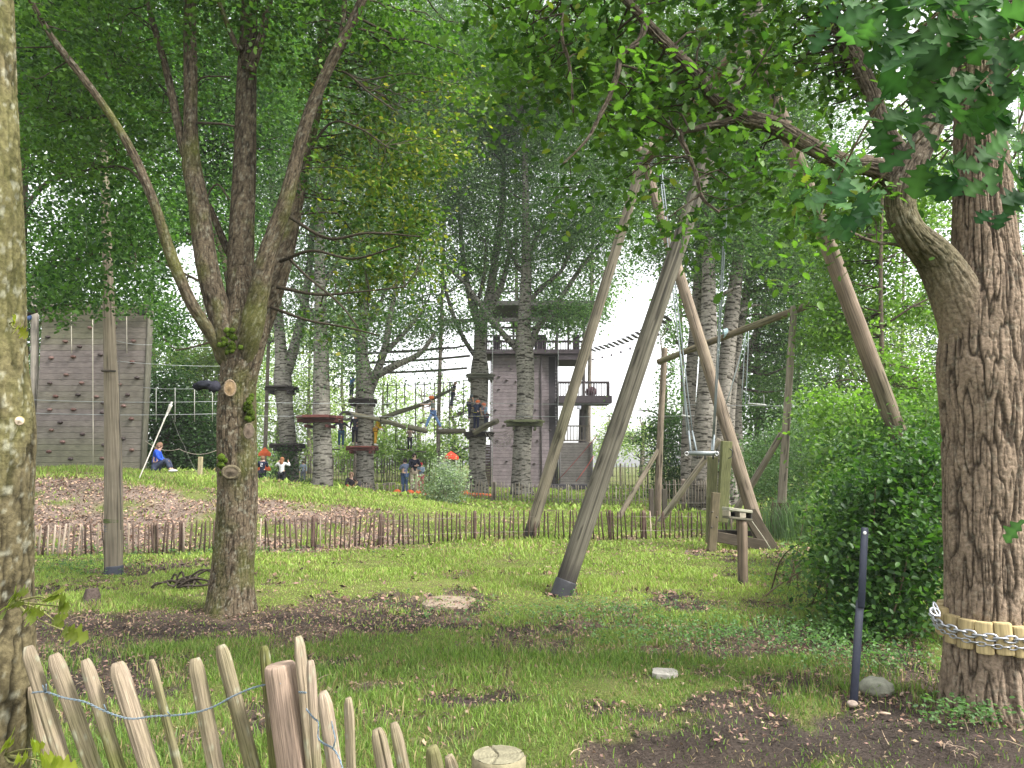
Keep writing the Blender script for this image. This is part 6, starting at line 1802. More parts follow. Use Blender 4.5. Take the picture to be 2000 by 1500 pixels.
def near_fence():
    t = thing('foreground_fence', 'split chestnut pale fence in the bottom left foreground, bending towards the viewer', 'fence', on(-.7, 2.4))
    items = [(52, 1262, 132, 26, 2.62), (104, 1278, 182, 26, 2.60), (166, 1288, 236, 25, 2.58), (226, 1294, 292, 29, 2.56), (295, 1288, 350, 16, 2.55), (380, 1286, 427, 25, 2.54), (432, 1260, 490, 26, 2.53), (516, 1262, 536, 22, 2.55),
             (583, 1243, 606, 21, 2.44), (606, 1290, 622, 18, 2.38), (632, 1352, 652, 32, 2.26), (680, 1363, 690, 21, 2.16), (738, 1424, 753, 28, 2.02), (769, 1412, 788, 20, 1.96), (843, 1458, 850, 30, 1.82), (878, 1477, 882, 24, 1.76), (62, 1340, 96, 20, 2.75)]
    for i, (tx, ty, bx, w, Y) in enumerate(items):
        top = P(tx, ty, Y); lo = P(bx, 1500, Y + .01)
        d = lo - top; k = (top[2] + .02) / (-d[2]) ; ft = top + d * k
        r = w / 2 / FPX * Y * .96
        ns = 14
        pr = 1 + .16 * np.cos(np.arange(ns) / ns * 2 * math.pi * 2 + R.uniform(0, 6)) + R.normal(0, .07, ns)
        mb = MB()
        u = norm(ft - top)
        side = np.array([R.normal(0, .3), R.normal(0, .3), 0])
        pts = [(*ft, r * 1.0), (*(ft * .5 + top * .5 + R.normal(0, .006, 3)), r * 1.03), (*(top + u * .05), r * 1.0), (*(top + u * .032), r * .95), (*(top + u * .012 + side * r * .2), r * .78), (*(top + side * r * .35), r * .55)]
        def cf(th, s, P_, d_, i=i):
            c = np.array([.31, .25, .18]) * (1 + .2 * fbm(np.cos(th) * 3, s * 1.3, np.sin(th) * 3, i, 4))[..., None]
            zz = P_[..., 2]
            gm = np.clip(.35 + 1.9 * fbm(P_[..., 0] * 4, P_[..., 1] * 4, zz * 2.5, 70 + i, 4) + .9 * (1 - sstep(.55, .85, zz)), 0, 1)[..., None] * (.35 + .55 * ((i * 7) % 5) / 4)
            c = c * (1 - gm) + np.array([.125, .135, .04]) * gm
            pk = np.clip(fbm(P_[..., 0] * 9, P_[..., 1] * 9, zz * 5, 90 + i, 3) * 3, 0, 1)[..., None] * .35
            c = c * (1 - pk) + np.array([.33, .25, .21]) * pk
            l_ = np.clip((fbm(P_[..., 0] * 40, P_[..., 1] * 40, zz * 40, 33, 2) - .3) * 9, 0, 1)[..., None] * .6
            return np.clip(c * (1 - l_) + np.array([.36, .37, .27]) * l_, .02, 1)
        sweep(mb, pts, ns * 3, .012, prof=np.repeat(pr, 3), colf=cf, disp=lambda th, s, P_, rad, i=i: .0016 * fbm(np.cos(th) * 8, s * 5, np.sin(th) * 8, 7 + i, 3) - .0030 * np.exp(-(noise(np.cos(th) * 4 + i, s * .9, np.sin(th) * 4, 60 + i) / .08) ** 2))
        mb.build('pale', M['wood_near'], t)
    # thick post
    top = P(546, 1297, 2.47); lo = P(574, 1500, 2.47); ft = top + (lo - top) * ((top[2] + .02) / (top - lo)[2]); r = 29 / FPX * 2.5
    mb = MB(); u = norm(ft - top)
    def cfp(th, s, P_, d_):
        c = np.array([.35, .26, .20]) * (1 + .22 * fbm(np.cos(th) * 3, s * .9, np.sin(th) * 3, 5, 4))[..., None]
        kn = np.exp(-(((th - 1.35) / .12) ** 2 + ((s - 1.0 + .27) / .014) ** 2))[..., None]
        gm = np.clip(1.3 * fbm(P_[..., 0] * 5, P_[..., 1] * 5, P_[..., 2] * 2, 55, 3), 0, 1)[..., None] * .35
        c = c * (1 - gm) + np.array([.27, .25, .11]) * gm
        return np.clip(c * (1 - .8 * kn), .02, 1)
    sweep(mb, [(*ft, r * 1.02), (*(ft * .5 + top * .5), r * 1.02), (*(top + u * .02), r), (*(top + u * .006), r * .95), (*top, r * .86)], 110, .012, colf=cfp,
          disp=lambda th, s, P_, rad: .0015 * fbm(np.cos(th) * 8, s * 3, np.sin(th) * 8, 3, 3) - .006 * np.exp(-((noise(np.cos(th) * 2.2, s * .35, np.sin(th) * 2.2, 64)) / .035) ** 2))
    mb.build('post', M['wood_near'], t)
    # sawn round post bottom centre, split in sectors
    c = P(974, 1474, 1.74); r = 50 / FPX * 1.74
    ft = np.array([c[0], c[1], -.05])
    mb = MB()
    sweep(mb, [(*ft, r), (*(c - [0, 0, .3]), r * 1.0), (*(c - [0, 0, .006]), r), (*c, r * .95)], 72, .02, caps=False, col=(.24, .21, .13), disp=lambda th, s, P_, rad: .002 * fbm(np.cos(th) * 6, s * 3, np.sin(th) * 6, 3, 3))
    k = 72; V, C = [], []
    for q in np.linspace(0, .95, 16):
        for a in np.linspace(0, 2 * math.pi, k, endpoint=False):
            da = [min(abs((a - b + math.pi) % (2 * math.pi) - math.pi), 9) for b in (.35, 1.9, 3.6, 4.4)]
            cr = sum(math.exp(-(x * max(q, .12) / .035) ** 2) for x in da)
            z = -.010 * cr + .0015 * math.sin(q * 60) + R.normal(0, .0005)
            V.append(c + [math.cos(a) * r * q, math.sin(a) * r * q, z])
            rg = .85 + .13 * math.sin(q * 55 + .5 * math.sin(a * 3))
            C.append(np.array([.26, .24, .16]) * rg * (1 - .65 * min(cr, 1)))
    F = [(i * k + j, (i + 1) * k + j, (i + 1) * k + (j + 1) % k, i * k + (j + 1) % k) for i in range(15) for j in range(k)]
    mb.add(np.array(V), np.array(F)[:, ::-1][:, ::-1], np.array(C))
    o = mb.build('sawn_post', M['stone'], t); o["label"] = 'round post with cracked sawn top at the bottom edge'
    # twisted wires
    def twist(path, r=.0015, amp=.0024, name='twisted_wire'):
        p = spline([(*q, r) for q in path], .006)
        s = np.concatenate([[0], np.cumsum(np.linalg.norm(np.diff(p[:, :3], axis=0), axis=1))])
        mb = MB()
        for ph in (0, math.pi):
            q = p.copy(); q[:, 2] += amp * np.cos(s * 210 + ph); q[:, 1] += amp * np.sin(s * 210 + ph)
            sweep(mb, q[::1], 5, .004, (.16, .21, .25))
        mb.build(name, M['rope'], t)
    fy = lambda x: np.interp(x, [50, 300, 520, 583, 640, 700], [2.54, 2.49, 2.46, 2.38, 2.22, 2.1])
    twist([P(x, y, fy(x) + (0.05 if False else 0)) for x, y in ((62, 1353), (90, 1352), (125, 1363), (165, 1371), (200, 1387), (235, 1400), (262, 1404), (300, 1399), (345, 1397), (385, 1391), (420, 1379), (455, 1360), (490, 1345), (520, 1337), (548, 1334))])
    twist([P(x, y, fy(x)) for x, y in ((583, 1352), (598, 1353))])
    twist([P(x, y, fy(x) - .03) for x, y in ((598, 1385), (612, 1402), (622, 1412), (621, 1440), (632, 1452), (650, 1462), (662, 1480), (670, 1505), (678, 1540))])
    twist([P(x, y, fy(x) - .03) for x, y in ((650, 1462), (655, 1445), (651, 1425), (648, 1410))], .0016, .0025)
    for (x, y, dx, dy) in ((90, 1352, 0, -16), (88, 1352, -5, -14), (208, 1388, -5, -12), (333, 1397, -6, -7)):
        mb = MB(); a = P(x, y, fy(x)); b = P(x + dx, y + dy, fy(x) - .01); sweep(mb, [(*a, .002), (*b, .0016)], 5, .01, (.16, .21, .25)); mb.build('wire_end', M['rope'], t)
near_fence()

# ------------------------------------------------------------ small things on the ground
def black_board():
    g = G(1667, 1374); y = g[1]
    t = thing('black_board_post', 'narrow black plastic board standing upright and leaning, beside the dark shrub', 'post', g)
    top = P(1689, 1030, y + .05)
    mb = MB(); m = g * .42 + top * .58
    beam(mb, g - norm(top - g) * .1, m, .052, .022, (.028, .032, .05), up=(0, -1, 0)); mb.build('lower_board', M['plastic'], t)
    mb = MB(); beam(mb, m - norm(top - g) * .05 + [.004, -.012, 0], top, .047, .022, (.022, .027, .045), up=(0, -1, 0)); mb.build('upper_board', M['plastic'], t)
    mb = MB(); blob(mb, P(1689, 1041, y + .02), (.012, .006, .012), (.75, .75, .72), 0, 1, 10, 7); mb.build('reflector', M['plastic'], t)
black_board()

def stone(name, px, py, rx, ry, rz, col, lab, cat='stone', flat=False, seed=1):
    g = G(px, py); mb = MB()
    if flat:
        n = 16; V, C = [], []
        for lvl, sc in ((0, 1), (1, .97)):
            for a in np.linspace(0, 2 * math.pi, n, endpoint=False):
                q = max(abs(math.cos(a + .2)), abs(math.sin(a + .2)))
                k = (1 / q) ** .9 * sc * (1 + .04 * math.sin(a * 5 + seed)); V.append(g + [math.cos(a) * rx * k, math.sin(a) * ry * k, -.03 + (rz + .03) * lvl]); C.append(np.array(col) * R.uniform(.85, 1.1))
        V.append(g + [0, 0, rz]); C.append(col)
        F4 = [(i, (i + 1) % n, n + (i + 1) % n, n + i) for i in range(n)]
        mb.add(np.array(V), F4, np.array(C)); mb.more_faces(0, [(2 * n, n + i, n + (i + 1) % n) for i in range(n)])
        o = mb.build(name, M['stone'], smooth=False)
    else:
        blob(mb, g + [0, 0, rz * .35], (rx, ry, rz), col, .3, seed, 26, 16, fr=1.5)
        o = mb.build(name, M['stone'])
    tag(o, lab, cat)
stone('paving_slab', 1299, 1317, .095, .10, .022, (.33, .31, .27), 'pale flat paving slab lying in the bright grass', 'slab', True, 3)
stone('buried_slab', 876, 1176, .28, .36, .010, (.26, .205, .155), 'worn brownish slab sunk in bare earth left of the blackened pole foot', 'slab', True, 5)
stone('grey_stone', 1712, 1350, .12, .10, .07, (.26, .26, .20), 'rounded grey-green stone at the foot of the black board', seed=7)
stone('small_stone', 1664, 1378, .035, .03, .025, (.30, .24, .20), 'small brown stone just in front of the black board', seed=9)
stone('white_pebble', 1661, 1299, .014, .012, .012, (.72, .70, .66), 'white scrap lying left of the black board', 'pebble', seed=11)
def stump():
    g = G(178, 1176); mb = MB()
    sweep(mb, [(*(g - [0, 0, .03]), .10), (*(g + [0, .01, .07]), .085), (*(g + [-.01, .02, .15]), .06)], 26, .02, (.085, .065, .055), disp=lambda th, s, P_, rad: .02 * fbm(np.cos(th) * 3, s * 4, np.sin(th) * 3, 4, 4))
    o = mb.build('tree_stump', M['bark']); tag(o, 'small dark rotten stump in the grass at the left', 'stump')
    for (px, py, n, lab) in ((372, 1150, 26, 'tangle of dark dead branches lying left of the forked oak'),):
        mb = MB(); g = G(px, py)
        for i in range(n):
            a = g + [R.normal(-.08, .22), R.normal(0, .16), .02 + abs(R.normal(0, .03))]
            dx = R.normal(.12, .22); m = a + [dx * .5, R.normal(0, .06), abs(R.normal(.06, .05))]; b = a + [dx, R.normal(0, .12), R.uniform(-.01, .07)]
            sweep(mb, [(*a, .012), (*m, .014), (*b, .006)], 7, .03, np.array([.055, .045, .035]) * R.uniform(.6, 1.6))
        o = mb.build('branch_tangle', M['bark']); tag(o, lab, 'dead branches')
stump()
def chips():
    for (px, py, L, a, lab) in ((1762, 1358, .10, -.9, 'pale splinter of bark lying right of the grey stone'), (1728, 1397, .07, .3, 'short cream wood chip on the dark soil below the grey stone')):
        g = G(px, py) + [0, 0, .012]; d = np.array([math.cos(a), -math.sin(a) * 1, 0]) * L / 2
        mb = MB(); sweep(mb, [(*(g - d), .005), (*g, .009), (*(g + d), .004)], 7, .02, (.50, .38, .28))
        o = mb.build('wood_chip', M['wood']); tag(o, lab, 'wood chip')
    g = G(1862, 1467); mb = MB()
    for i in range(14):
        a = g + [R.normal(0, .035), R.normal(0, .04), .008]; b = a + [R.normal(0, .05), R.normal(0, .05), .006]; m = (a + b) / 2 + [0, 0, .012]
        sweep(mb, [(*a, .0025), (*m, .0025), (*b, .0015)], 5, .02, np.array([.32, .24, .18]) * R.uniform(.6, 1.2))
    o = mb.build('dry_seed_head', M['litter']); tag(o, 'small nest of dry stalks on the dark soil in front of the large oak', 'dry stalks')
chips()
# ------------------------------------------------------------ people
def skin_mesh(name, verts, edges, radii, mat, col, parent, root=0, sub=1):
    me = bpy.data.meshes.new(name)
    o0 = np.array(world_loc(parent))
    me.from_pydata([tuple(np.asarray(v) - o0) for v in verts], edges, [])
    tmp = bpy.data.objects.new(name + '_tmp', me); S.collection.objects.link(tmp)
    md = tmp.modifiers.new('skin', 'SKIN'); md.use_smooth_shade = True
    for i, sv in enumerate(me.skin_vertices[0].data):
        r = radii[i]; sv.radius = (r, r) if np.isscalar(r) else r
        sv.use_root = (i == root)
    if sub: ms = tmp.modifiers.new('sub', 'SUBSURF'); ms.levels = sub; ms.render_levels = sub
    dg = bpy.context.evaluated_depsgraph_get()
    out = bpy.data.meshes.new_from_object(tmp.evaluated_get(dg))
    bpy.data.objects.remove(tmp)
    out.name = name
    ca = out.color_attributes.new("tint", 'FLOAT_COLOR', 'POINT')
    c = np.tile(np.array([*col, 1.0], np.float32), (len(out.vertices), 1)); ca.data.foreach_set("color", c.ravel())
    out.materials.clear(); out.materials.append(mat)
    for p in out.polygons: p.use_smooth = True
    ob = bpy.data.objects.new(name, out); S.collection.objects.link(ob); ob.parent = parent
    return ob

# joints in units of body height, figure facing -y (towards the viewer), feet at z 0
STAND = dict(pel=(0, 0, .52), sp=(0, 0, .62), ch=(0, 0, .735), nk=(0, -.005, .82), hd=(0, -.012, .885), tp=(0, -.01, .955),
             sL=(.100, 0, .79), eL=(.135, .01, .63), hL=(.145, -.03, .49), sR=(-.100, 0, .79), eR=(-.135, .01, .63), hR=(-.145, -.03, .49),
             pL=(.055, 0, .505), kL=(.06, -.01, .275), aL=(.06, .01, .045), pR=(-.055, 0, .505), kR=(-.06, -.01, .275), aR=(-.06, .01, .045))
def pose(**k):
    d = dict(STAND); d.update(k); return d

def person(lab, px, py, Y, h, yaw, ps, top=(.1, .1, .1), bottom=(.08, .08, .1), hair=(.08, .05, .03), helmet=None, long_hair=False, shoes=(.5, .5, .5), sleeves=True, shorts=False, coat=False, harness=None, skin=(.52, .33, .25), ground=False, dz=0, mark=None, skirt=None):
    base = on(P(px, py, Y)[0], Y) if ground else P(px, py, Y)
    base = base + [0, 0, dz]
    Rm = rotz(yaw)
    J = {k: base + Rm @ (np.array(v) * h) for k, v in ps.items()}
    t = thing('person', lab, 'person', base, 'people on and around the climbing course')
    # continuous body
    names = ['pel', 'sp', 'ch', 'nk', 'hd', 'tp', 'sL', 'eL', 'hL', 'sR', 'eR', 'hR', 'pL', 'kL', 'aL', 'pR', 'kR', 'aR']
    rad = dict(pel=.068, sp=.062, ch=.075, nk=.030, hd=.052, tp=.036, sL=.036, eL=.023, hL=.016, sR=.036, eR=.023, hR=.016, pL=.052, kL=.033, aL=.022, pR=.052, kR=.033, aR=.022)
    V = [J[n] for n in names]; Rr = [rad[n] * h for n in names]; ix = {n: i for i, n in enumerate(names)}
    E = [('pel', 'sp'), ('sp', 'ch'), ('ch', 'nk'), ('nk', 'hd'), ('hd', 'tp'), ('ch', 'sL'), ('sL', 'eL'), ('eL', 'hL'), ('ch', 'sR'), ('sR', 'eR'), ('eR', 'hR'), ('pel', 'pL'), ('pL', 'kL'), ('kL', 'aL'), ('pel', 'pR'), ('pR', 'kR'), ('kR', 'aR')]
    E = [(ix[a], ix[b]) for a, b in E]
    fwd = Rm @ np.array([0, -1., 0])
    def add(v, r, p):
        V.append(np.asarray(v)); Rr.append(r); E.append((p, len(V) - 1)); return len(V) - 1
    for s in 'LR':
        a = J['a' + s]; add(a + fwd * .085 * h - [0, 0, .022 * h], .017 * h, ix['a' + s])
        e, w = J['e' + s], J['h' + s]; d = norm(w - e); side = norm(np.cross(d, fwd) + 1e-3)
        pm = add(w + d * .028 * h, .013 * h, ix['h' + s])
        for k, L in zip((-1.5, -.5, .5, 1.5), (.036, .043, .041, .032)):
            k1 = add(V[pm] + side * k * .0075 * h + d * L * .45 * h, .0048 * h, pm)
            add(V[k1] + d * L * .5 * h + fwd * .008 * h, .0042 * h, k1)
        th_ = add(w + d * .012 * h + side * .016 * h + fwd * .006 * h, .0055 * h, ix['h' + s]); add(V[th_] + d * .018 * h + side * .006 * h, .005 * h, th_)
    hd = J['hd']; upv = norm(J['tp'] - J['nk'])
    add(hd + fwd * .055 * h, .010 * h, ix['hd'])      # nose
    try:
        skin_mesh('body', V, E, Rr, M['skin'], skin, t)
    except Exception:
        pass
    for s in (-1, 1):
        mb = MB(); sd = norm(np.cross(upv, fwd)); blob(mb, hd + fwd * .050 * h + sd * s * .020 * h + upv * .012 * h, (.007 * h,) * 3, (.03, .02, .02), 0, 1, 8, 6); mb.build('eye', M['plastic'], t)
        mb = MB(); blob(mb, hd + sd * s * .053 * h, (.008 * h, .012 * h, .017 * h), skin, 0, 1, 8, 6); mb.build('ear', M['skin'], t)
    # top
    n2 = ['sp', 'ch', 'sL', 'eL', 'sR', 'eR', 'pel', 'nk']; r2 = dict(sp=.076, ch=.088, sL=.046, eL=.033, sR=.046, eR=.033, pel=.080 if not coat else .085, nk=.040)
    J2 = {n: J[n] for n in n2}; J2['nk'] = J['ch'] * .45 + J['nk'] * .55
    VV = [J2[n] for n in n2]; RR = [r2[n] * h for n in n2]; i2 = {n: i for i, n in enumerate(n2)}
    EE = [('sp', 'ch'), ('ch', 'nk'), ('ch', 'sL'), ('sL', 'eL'), ('ch', 'sR'), ('sR', 'eR'), ('sp', 'pel')]
    EE = [(i2[a], i2[b]) for a, b in EE]
    if sleeves:
        for s in 'LR': VV.append(J['e' + s] * .1 + J['h' + s] * .9); RR.append(.024 * h); EE.append((i2['e' + s], len(VV) - 1))
    else:
        for s in 'LR': VV[i2['e' + s]] = J['s' + s] * .4 + J['e' + s] * .6; RR[i2['e' + s]] = .040 * h
    if coat:
        VV.append(J['pel'] * .6 + (J['kL'] + J['kR']) / 2 * .4); RR.append(.098 * h); EE.append((i2['pel'], len(VV) - 1))
    o = skin_mesh('jacket' if sleeves else 'shirt', VV, EE, RR, M['cloth'], top, t)
    if mark is not None:
        mb = MB(); c = J['ch']; sd = norm(np.cross(upv, fwd)); q = -fwd if mark == 'back' else fwd
        for (u, v, w_, hh) in ((0, .02, .06, .012), (-.022, .0, .012, .03), (0, -.02, .06, .012), (.022, -.04, .012, .03), (0, -.06, .06, .012)):
            beam(mb, c + q * .095 * h + sd * (u - w_ / 2) * h + upv * v * h, c + q * .095 * h + sd * (u + w_ / 2) * h + upv * v * h, .01, hh * h, (.75, .75, .78), up=upv)
        mb.build('print', M['cloth'], t)
    # trousers
    n3 = ['pel', 'pL', 'kL', 'aL', 'pR', 'kR', 'aR']; r3 = dict(pel=.076, pL=.062, kL=.044, aL=.036, pR=.062, kR=.044, aR=.036)
    VV = [J[n] for n in n3]; RR = [r3[n] * h for n in n3]
    if shorts:
        for s in 'LR': VV[n3.index('a' + s)] = J['k' + s] + (J['a' + s] - J['k' + s]) * .08; RR[n3.index('a' + s)] = .042 * h
    else:
        for s in 'LR': VV[n3.index('a' + s)] = J['k' + s] * .08 + J['a' + s] * .92
    skin_mesh('trousers' if not shorts else 'shorts', VV, [(0, 1), (1, 2), (2, 3), (0, 4), (4, 5), (5, 6)], RR, M['cloth'], bottom, t)
    for s in 'LR':
        mb = MB(); a = J['a' + s]; blob(mb, a + fwd * .035 * h - [0, 0, .024 * h], (.028 * h, .070 * h, .024 * h), shoes, .06, 2, 12, 8, rot=Rm); mb.build('shoe', M['cloth'], t)
    sd = norm(np.cross(upv, fwd))
    rot = np.stack([sd, -fwd, upv], 1)
    if hair is not None:
        mb = MB(); blob(mb, hd - fwd * .012 * h + upv * .018 * h, (.060 * h, .062 * h, .066 * h), hair, .12, 5, 16, 12, rot=rot)
        if long_hair:
            blob(mb, hd - fwd * .045 * h - upv * .06 * h, (.055 * h, .034 * h, .105 * h), hair, .25, 6, 14, 12, rot=rot)
        mb.build('hair', M['cloth'], t)
    if helmet is not None:
        mb = MB(); c = hd + upv * .030 * h
        blob(mb, c, (.070 * h, .078 * h, .060 * h), helmet, .02, 3, 20, 14, rot=rot)
        blob(mb, c + fwd * .055 * h - upv * .006 * h, (.05 * h, .045 * h, .012 * h), np.array(helmet) * .8, 0, 3, 14, 8, rot=rot)
        mb.build('helmet', M['plastic'], t)
    if harness is not None:
        mb = MB(); c = J['pel']
        ax = norm(J['sp'] - J['pel']); e1 = norm(np.cross(ax, fwd)); e2 = np.cross(ax, e1)
        sweep(mb, [(*(c + ax * .03 * h + (e1 * math.cos(a) + e2 * math.sin(a)) * .088 * h), .012 * h) for a in np.linspace(0, 2 * math.pi, 18)], 6, .05, harness, caps=False)
        for s in 'LR':
            c = J['p' + s] * .75 + J['k' + s] * .25; ax2 = norm(J['k' + s] - J['p' + s]); f1 = norm(np.cross(ax2, fwd + .01)); f2 = np.cross(ax2, f1)
            sweep(mb, [(*(c + (f1 * math.cos(a) + f2 * math.sin(a)) * .062 * h), .010 * h) for a in np.linspace(0, 2 * math.pi, 14)], 6, .05, harness, caps=False)
            sweep(mb, [(*(J['s' + s] * .8 + J['ch'] * .2 + upv * .045 * h), .010 * h), (*(J['ch'] - upv * .02 * h + fwd * .09 * h), .010 * h), (*(J['pel'] + fwd * .09 * h), .010 * h)], 6, .05, harness)
        mb.build('harness', M['cloth'], t)
    return t

OR = (.80, .17, .04)
ARMUP = dict(eL=(.16, -.05, .70), hL=(.14, -.12, .84), eR=(-.16, -.05, .70), hR=(-.14, -.12, .84))
SIT = dict(pel=(0, 0, .10), sp=(0, -.01, .20), ch=(0, -.03, .31), nk=(0, -.05, .395), hd=(0, -.065, .455), tp=(0, -.07, .525), sL=(.10, -.03, .365), eL=(.13, -.08, .23), hL=(.08, -.17, .20), sR=(-.10, -.03, .365), eR=(-.13, -.08, .23), hR=(-.08, -.17, .20),
           pL=(.055, -.02, .09), kL=(.09, -.20, .22), aL=(.08, -.28, .03), pR=(-.055, -.02, .09), kR=(-.09, -.20, .22), aR=(-.08, -.28, .03))
HOLD = dict(eL=(.13, -.06, .66), hL=(.05, -.14, .70), eR=(-.13, -.06, .66), hR=(-.05, -.14, .70))
def lean(p, a):
    """tip the upper body forward by a radians about the hips"""
    q = dict(p); c, s = math.cos(a), math.sin(a)
    for k in ('sp', 'ch', 'nk', 'hd', 'tp', 'sL', 'eL', 'hL', 'sR', 'eR', 'hR'):
        x, y, z = q[k]; z0 = q['pel'][2]; y0 = q['pel'][1]
        dy, dz = y - y0, z - z0
        q[k] = (x, y0 + dy * c - dz * s, z0 + dz * c + dy * s)
    return q

# climbers: facing yaw 0 = towards the viewer, pi = away, +pi/2 faces right (+x), -pi/2 faces left
stride = pose(pel=(0, 0, .50), kL=(.055, -.13, .29), aL=(.05, -.22, .05), kR=(-.055, .11, .28), aR=(-.05, .24, .055), pL=(.05, -.01, .485), pR=(-.05, .01, .485), eL=(.10, -.12, .72), hL=(.06, -.28, .74), eR=(-.10, -.10, .68), hR=(-.05, -.25, .66))
person('climber in light blue jeans and orange helmet striding along the logs', 846, 839, 35.5, 1.62, -math.pi / 2 + .12, lean(stride, .10), (.17, .20, .18), (.18, .30, .58), (.12, .07, .04), OR, shoes=(.6, .62, .65), sleeves=False, harness=(.03, .03, .04))
person('climber in dark clothes hanging back on the ropes behind the rope row', 884, 797, 40, 1.45, -math.pi / 2 + .3, lean(pose(**ARMUP, kL=(.06, -.06, .28), aL=(.055, -.10, .05)), -.25), (.04, .045, .06), (.06, .07, .10), (.35, .22, .14))
person('climber with bare arms and orange helmet leaning down, left end of the crowded platform', 917, 822, 36.9, 1.6, math.pi / 2 - .2, lean(pose(eL=(.13, -.10, .66), hL=(.08, -.16, .52), eR=(-.13, -.1, .66), hR=(-.08, -.17, .54)), .35), (.13, .15, .16), (.06, .06, .09), None, OR, sleeves=False, harness=(.03, .03, .04))
person('climber in dark navy clothes and orange helmet, middle of the crowded platform', 930, 842, 36.3, 1.55, math.pi - .5, lean(pose(eL=(.17, -.04, .70), hL=(.2, -.12, .80), eR=(-.15, 0, .64), hR=(-.16, -.05, .52)), .2), (.03, .04, .075), (.025, .03, .06), None, OR, sleeves=False, harness=(.4, .36, .05), shoes=(.7, .7, .7))
person('climber in pale blue top and orange helmet, right end of the crowded platform', 950, 840, 36.1, 1.35, -.9, lean(pose(**HOLD), .25), (.26, .36, .46), (.05, .05, .07), None, (.78, .20, .10), shoes=(.6, .6, .6), harness=(.3, .1, .08))
person('climber with arms spread, dark top and blue trousers, left on the reddish platform', 666, 874, 35.0, 1.4, .3, pose(eL=(.17, -.03, .72), hL=(.24, -.04, .66), eR=(-.19, 0, .74), hR=(-.30, .0, .70)), (.04, .045, .06), (.04, .09, .15), (.3, .18, .1), (.80, .30, .05), shoes=(.2, .25, .3))
person('climber all in black seen from behind on the reddish platform', 693, 869, 34.8, 1.45, math.pi + .2, pose(), (.025, .025, .035), (.02, .02, .03), None, (.75, .25, .06), shoes=(.5, .5, .5))
person('climber in bright yellow leaning out at the right of the reddish platform', 733, 870, 34.9, 1.4, math.pi / 2, lean(pose(eL=(.12, -.08, .66), hL=(.07, -.19, .62), eR=(-.12, -.06, .64), hR=(-.06, -.18, .58)), .35), (.75, .47, .03), (.60, .33, .03), (.10, .06, .05), (.80, .45, .05), harness=(.02, .02, .02))
person('climber in a bright blue top standing on the high dark platform', 686, 777, 36.5, 1.15, 2.6, lean(pose(**HOLD), .15), (.07, .20, .55), (.05, .06, .10), (.3, .2, .12), shoes=(.5, .4, .35), sleeves=False)
person('climber with dark reddish hair half behind the trunk on the high dark platform', 702, 777, 35.8, 1.3, 1.8, pose(**ARMUP), (.04, .035, .045), (.04, .035, .045), (.12, .035, .025), long_hair=True)
person('small climber in black trousers balancing on the low plank walk', 800, 881, 42, 1.35, .5, lean(pose(**ARMUP), .1), (.30, .22, .19), (.02, .02, .03), (.25, .17, .12))
person('seated person with long brown hair and bright blue jacket on the mound', 302, 934, 23.0, 1.6, math.pi / 2 + .2, pose(**{**SIT}), (.03, .09, .50), (.05, .06, .10), (.22, .13, .09), long_hair=True, ground=True)
person('person in navy top with white lettering, standing right of the forked oak', 511, 960, 33, 1.55, math.pi, pose(**HOLD), (.02, .025, .05), (.02, .02, .03), (.22, .13, .08), ground=True, mark='back', long_hair=False)
person('person with long auburn hair and white jumper, arms raised, seen from behind', 549, 962, 32, 1.5, math.pi - .1, pose(eL=(.20, -.02, .70), hL=(.13, -.09, .83), eR=(-.22, -.02, .72), hR=(-.15, -.08, .84)), (.62, .62, .63), (.02, .02, .025), (.26, .12, .06), long_hair=True, ground=True, shoes=(.3, .3, .3))
person('small figure in pale blue standing before the dark pale fence', 591, 950, 44, 1.3, .2, pose(), (.28, .34, .42), (.16, .18, .22), (.15, .1, .07), ground=True)
person('person sitting on the ground in a black top and orange-red trousers beside the poplar', 686, 968, 33.0, 1.75, .15, pose(**SIT), (.03, .025, .03), (.35, .07, .03), (.22, .14, .09), ground=True)
person('person crouching with pale straps round the shoulders at the poplar foot', 706, 966, 32.6, 1.5, -.9, lean(pose(**SIT), .4), (.08, .07, .08), (.18, .14, .11), (.05, .04, .035), ground=True, harness=(.65, .55, .25))
person('person in long grey coat and jeans, standing left of the man', 790, 966, 33.5, 1.62, -2.3, pose(**HOLD), (.13, .16, .24), (.05, .09, .17), (.03, .025, .025), ground=True, coat=True, shoes=(.7, .7, .7))
person('man in a black jacket and beige trousers looking down at his hands', 808, 962, 35.5, 1.88, .5, pose(eL=(.145, -.05, .65), hL=(.04, -.15, .67), eR=(-.145, -.05, .65), hR=(-.02, -.16, .66), hd=(0, -.02, .885)), (.018, .02, .032), (.42, .35, .26), (.04, .03, .025), ground=True)
person('child in pale blue top and pink trousers with red head covering', 822, 962, 36, 1.45, -.4, pose(**HOLD), (.27, .36, .46), (.60, .16, .20), (.42, .04, .05), ground=True)
person('person in a light grey top and black trousers behind the pale-leaved bush', 866, 960, 37, 1.75, .3, pose(**HOLD), (.48, .47, .50), (.03, .03, .035), (.22, .16, .11), ground=True)

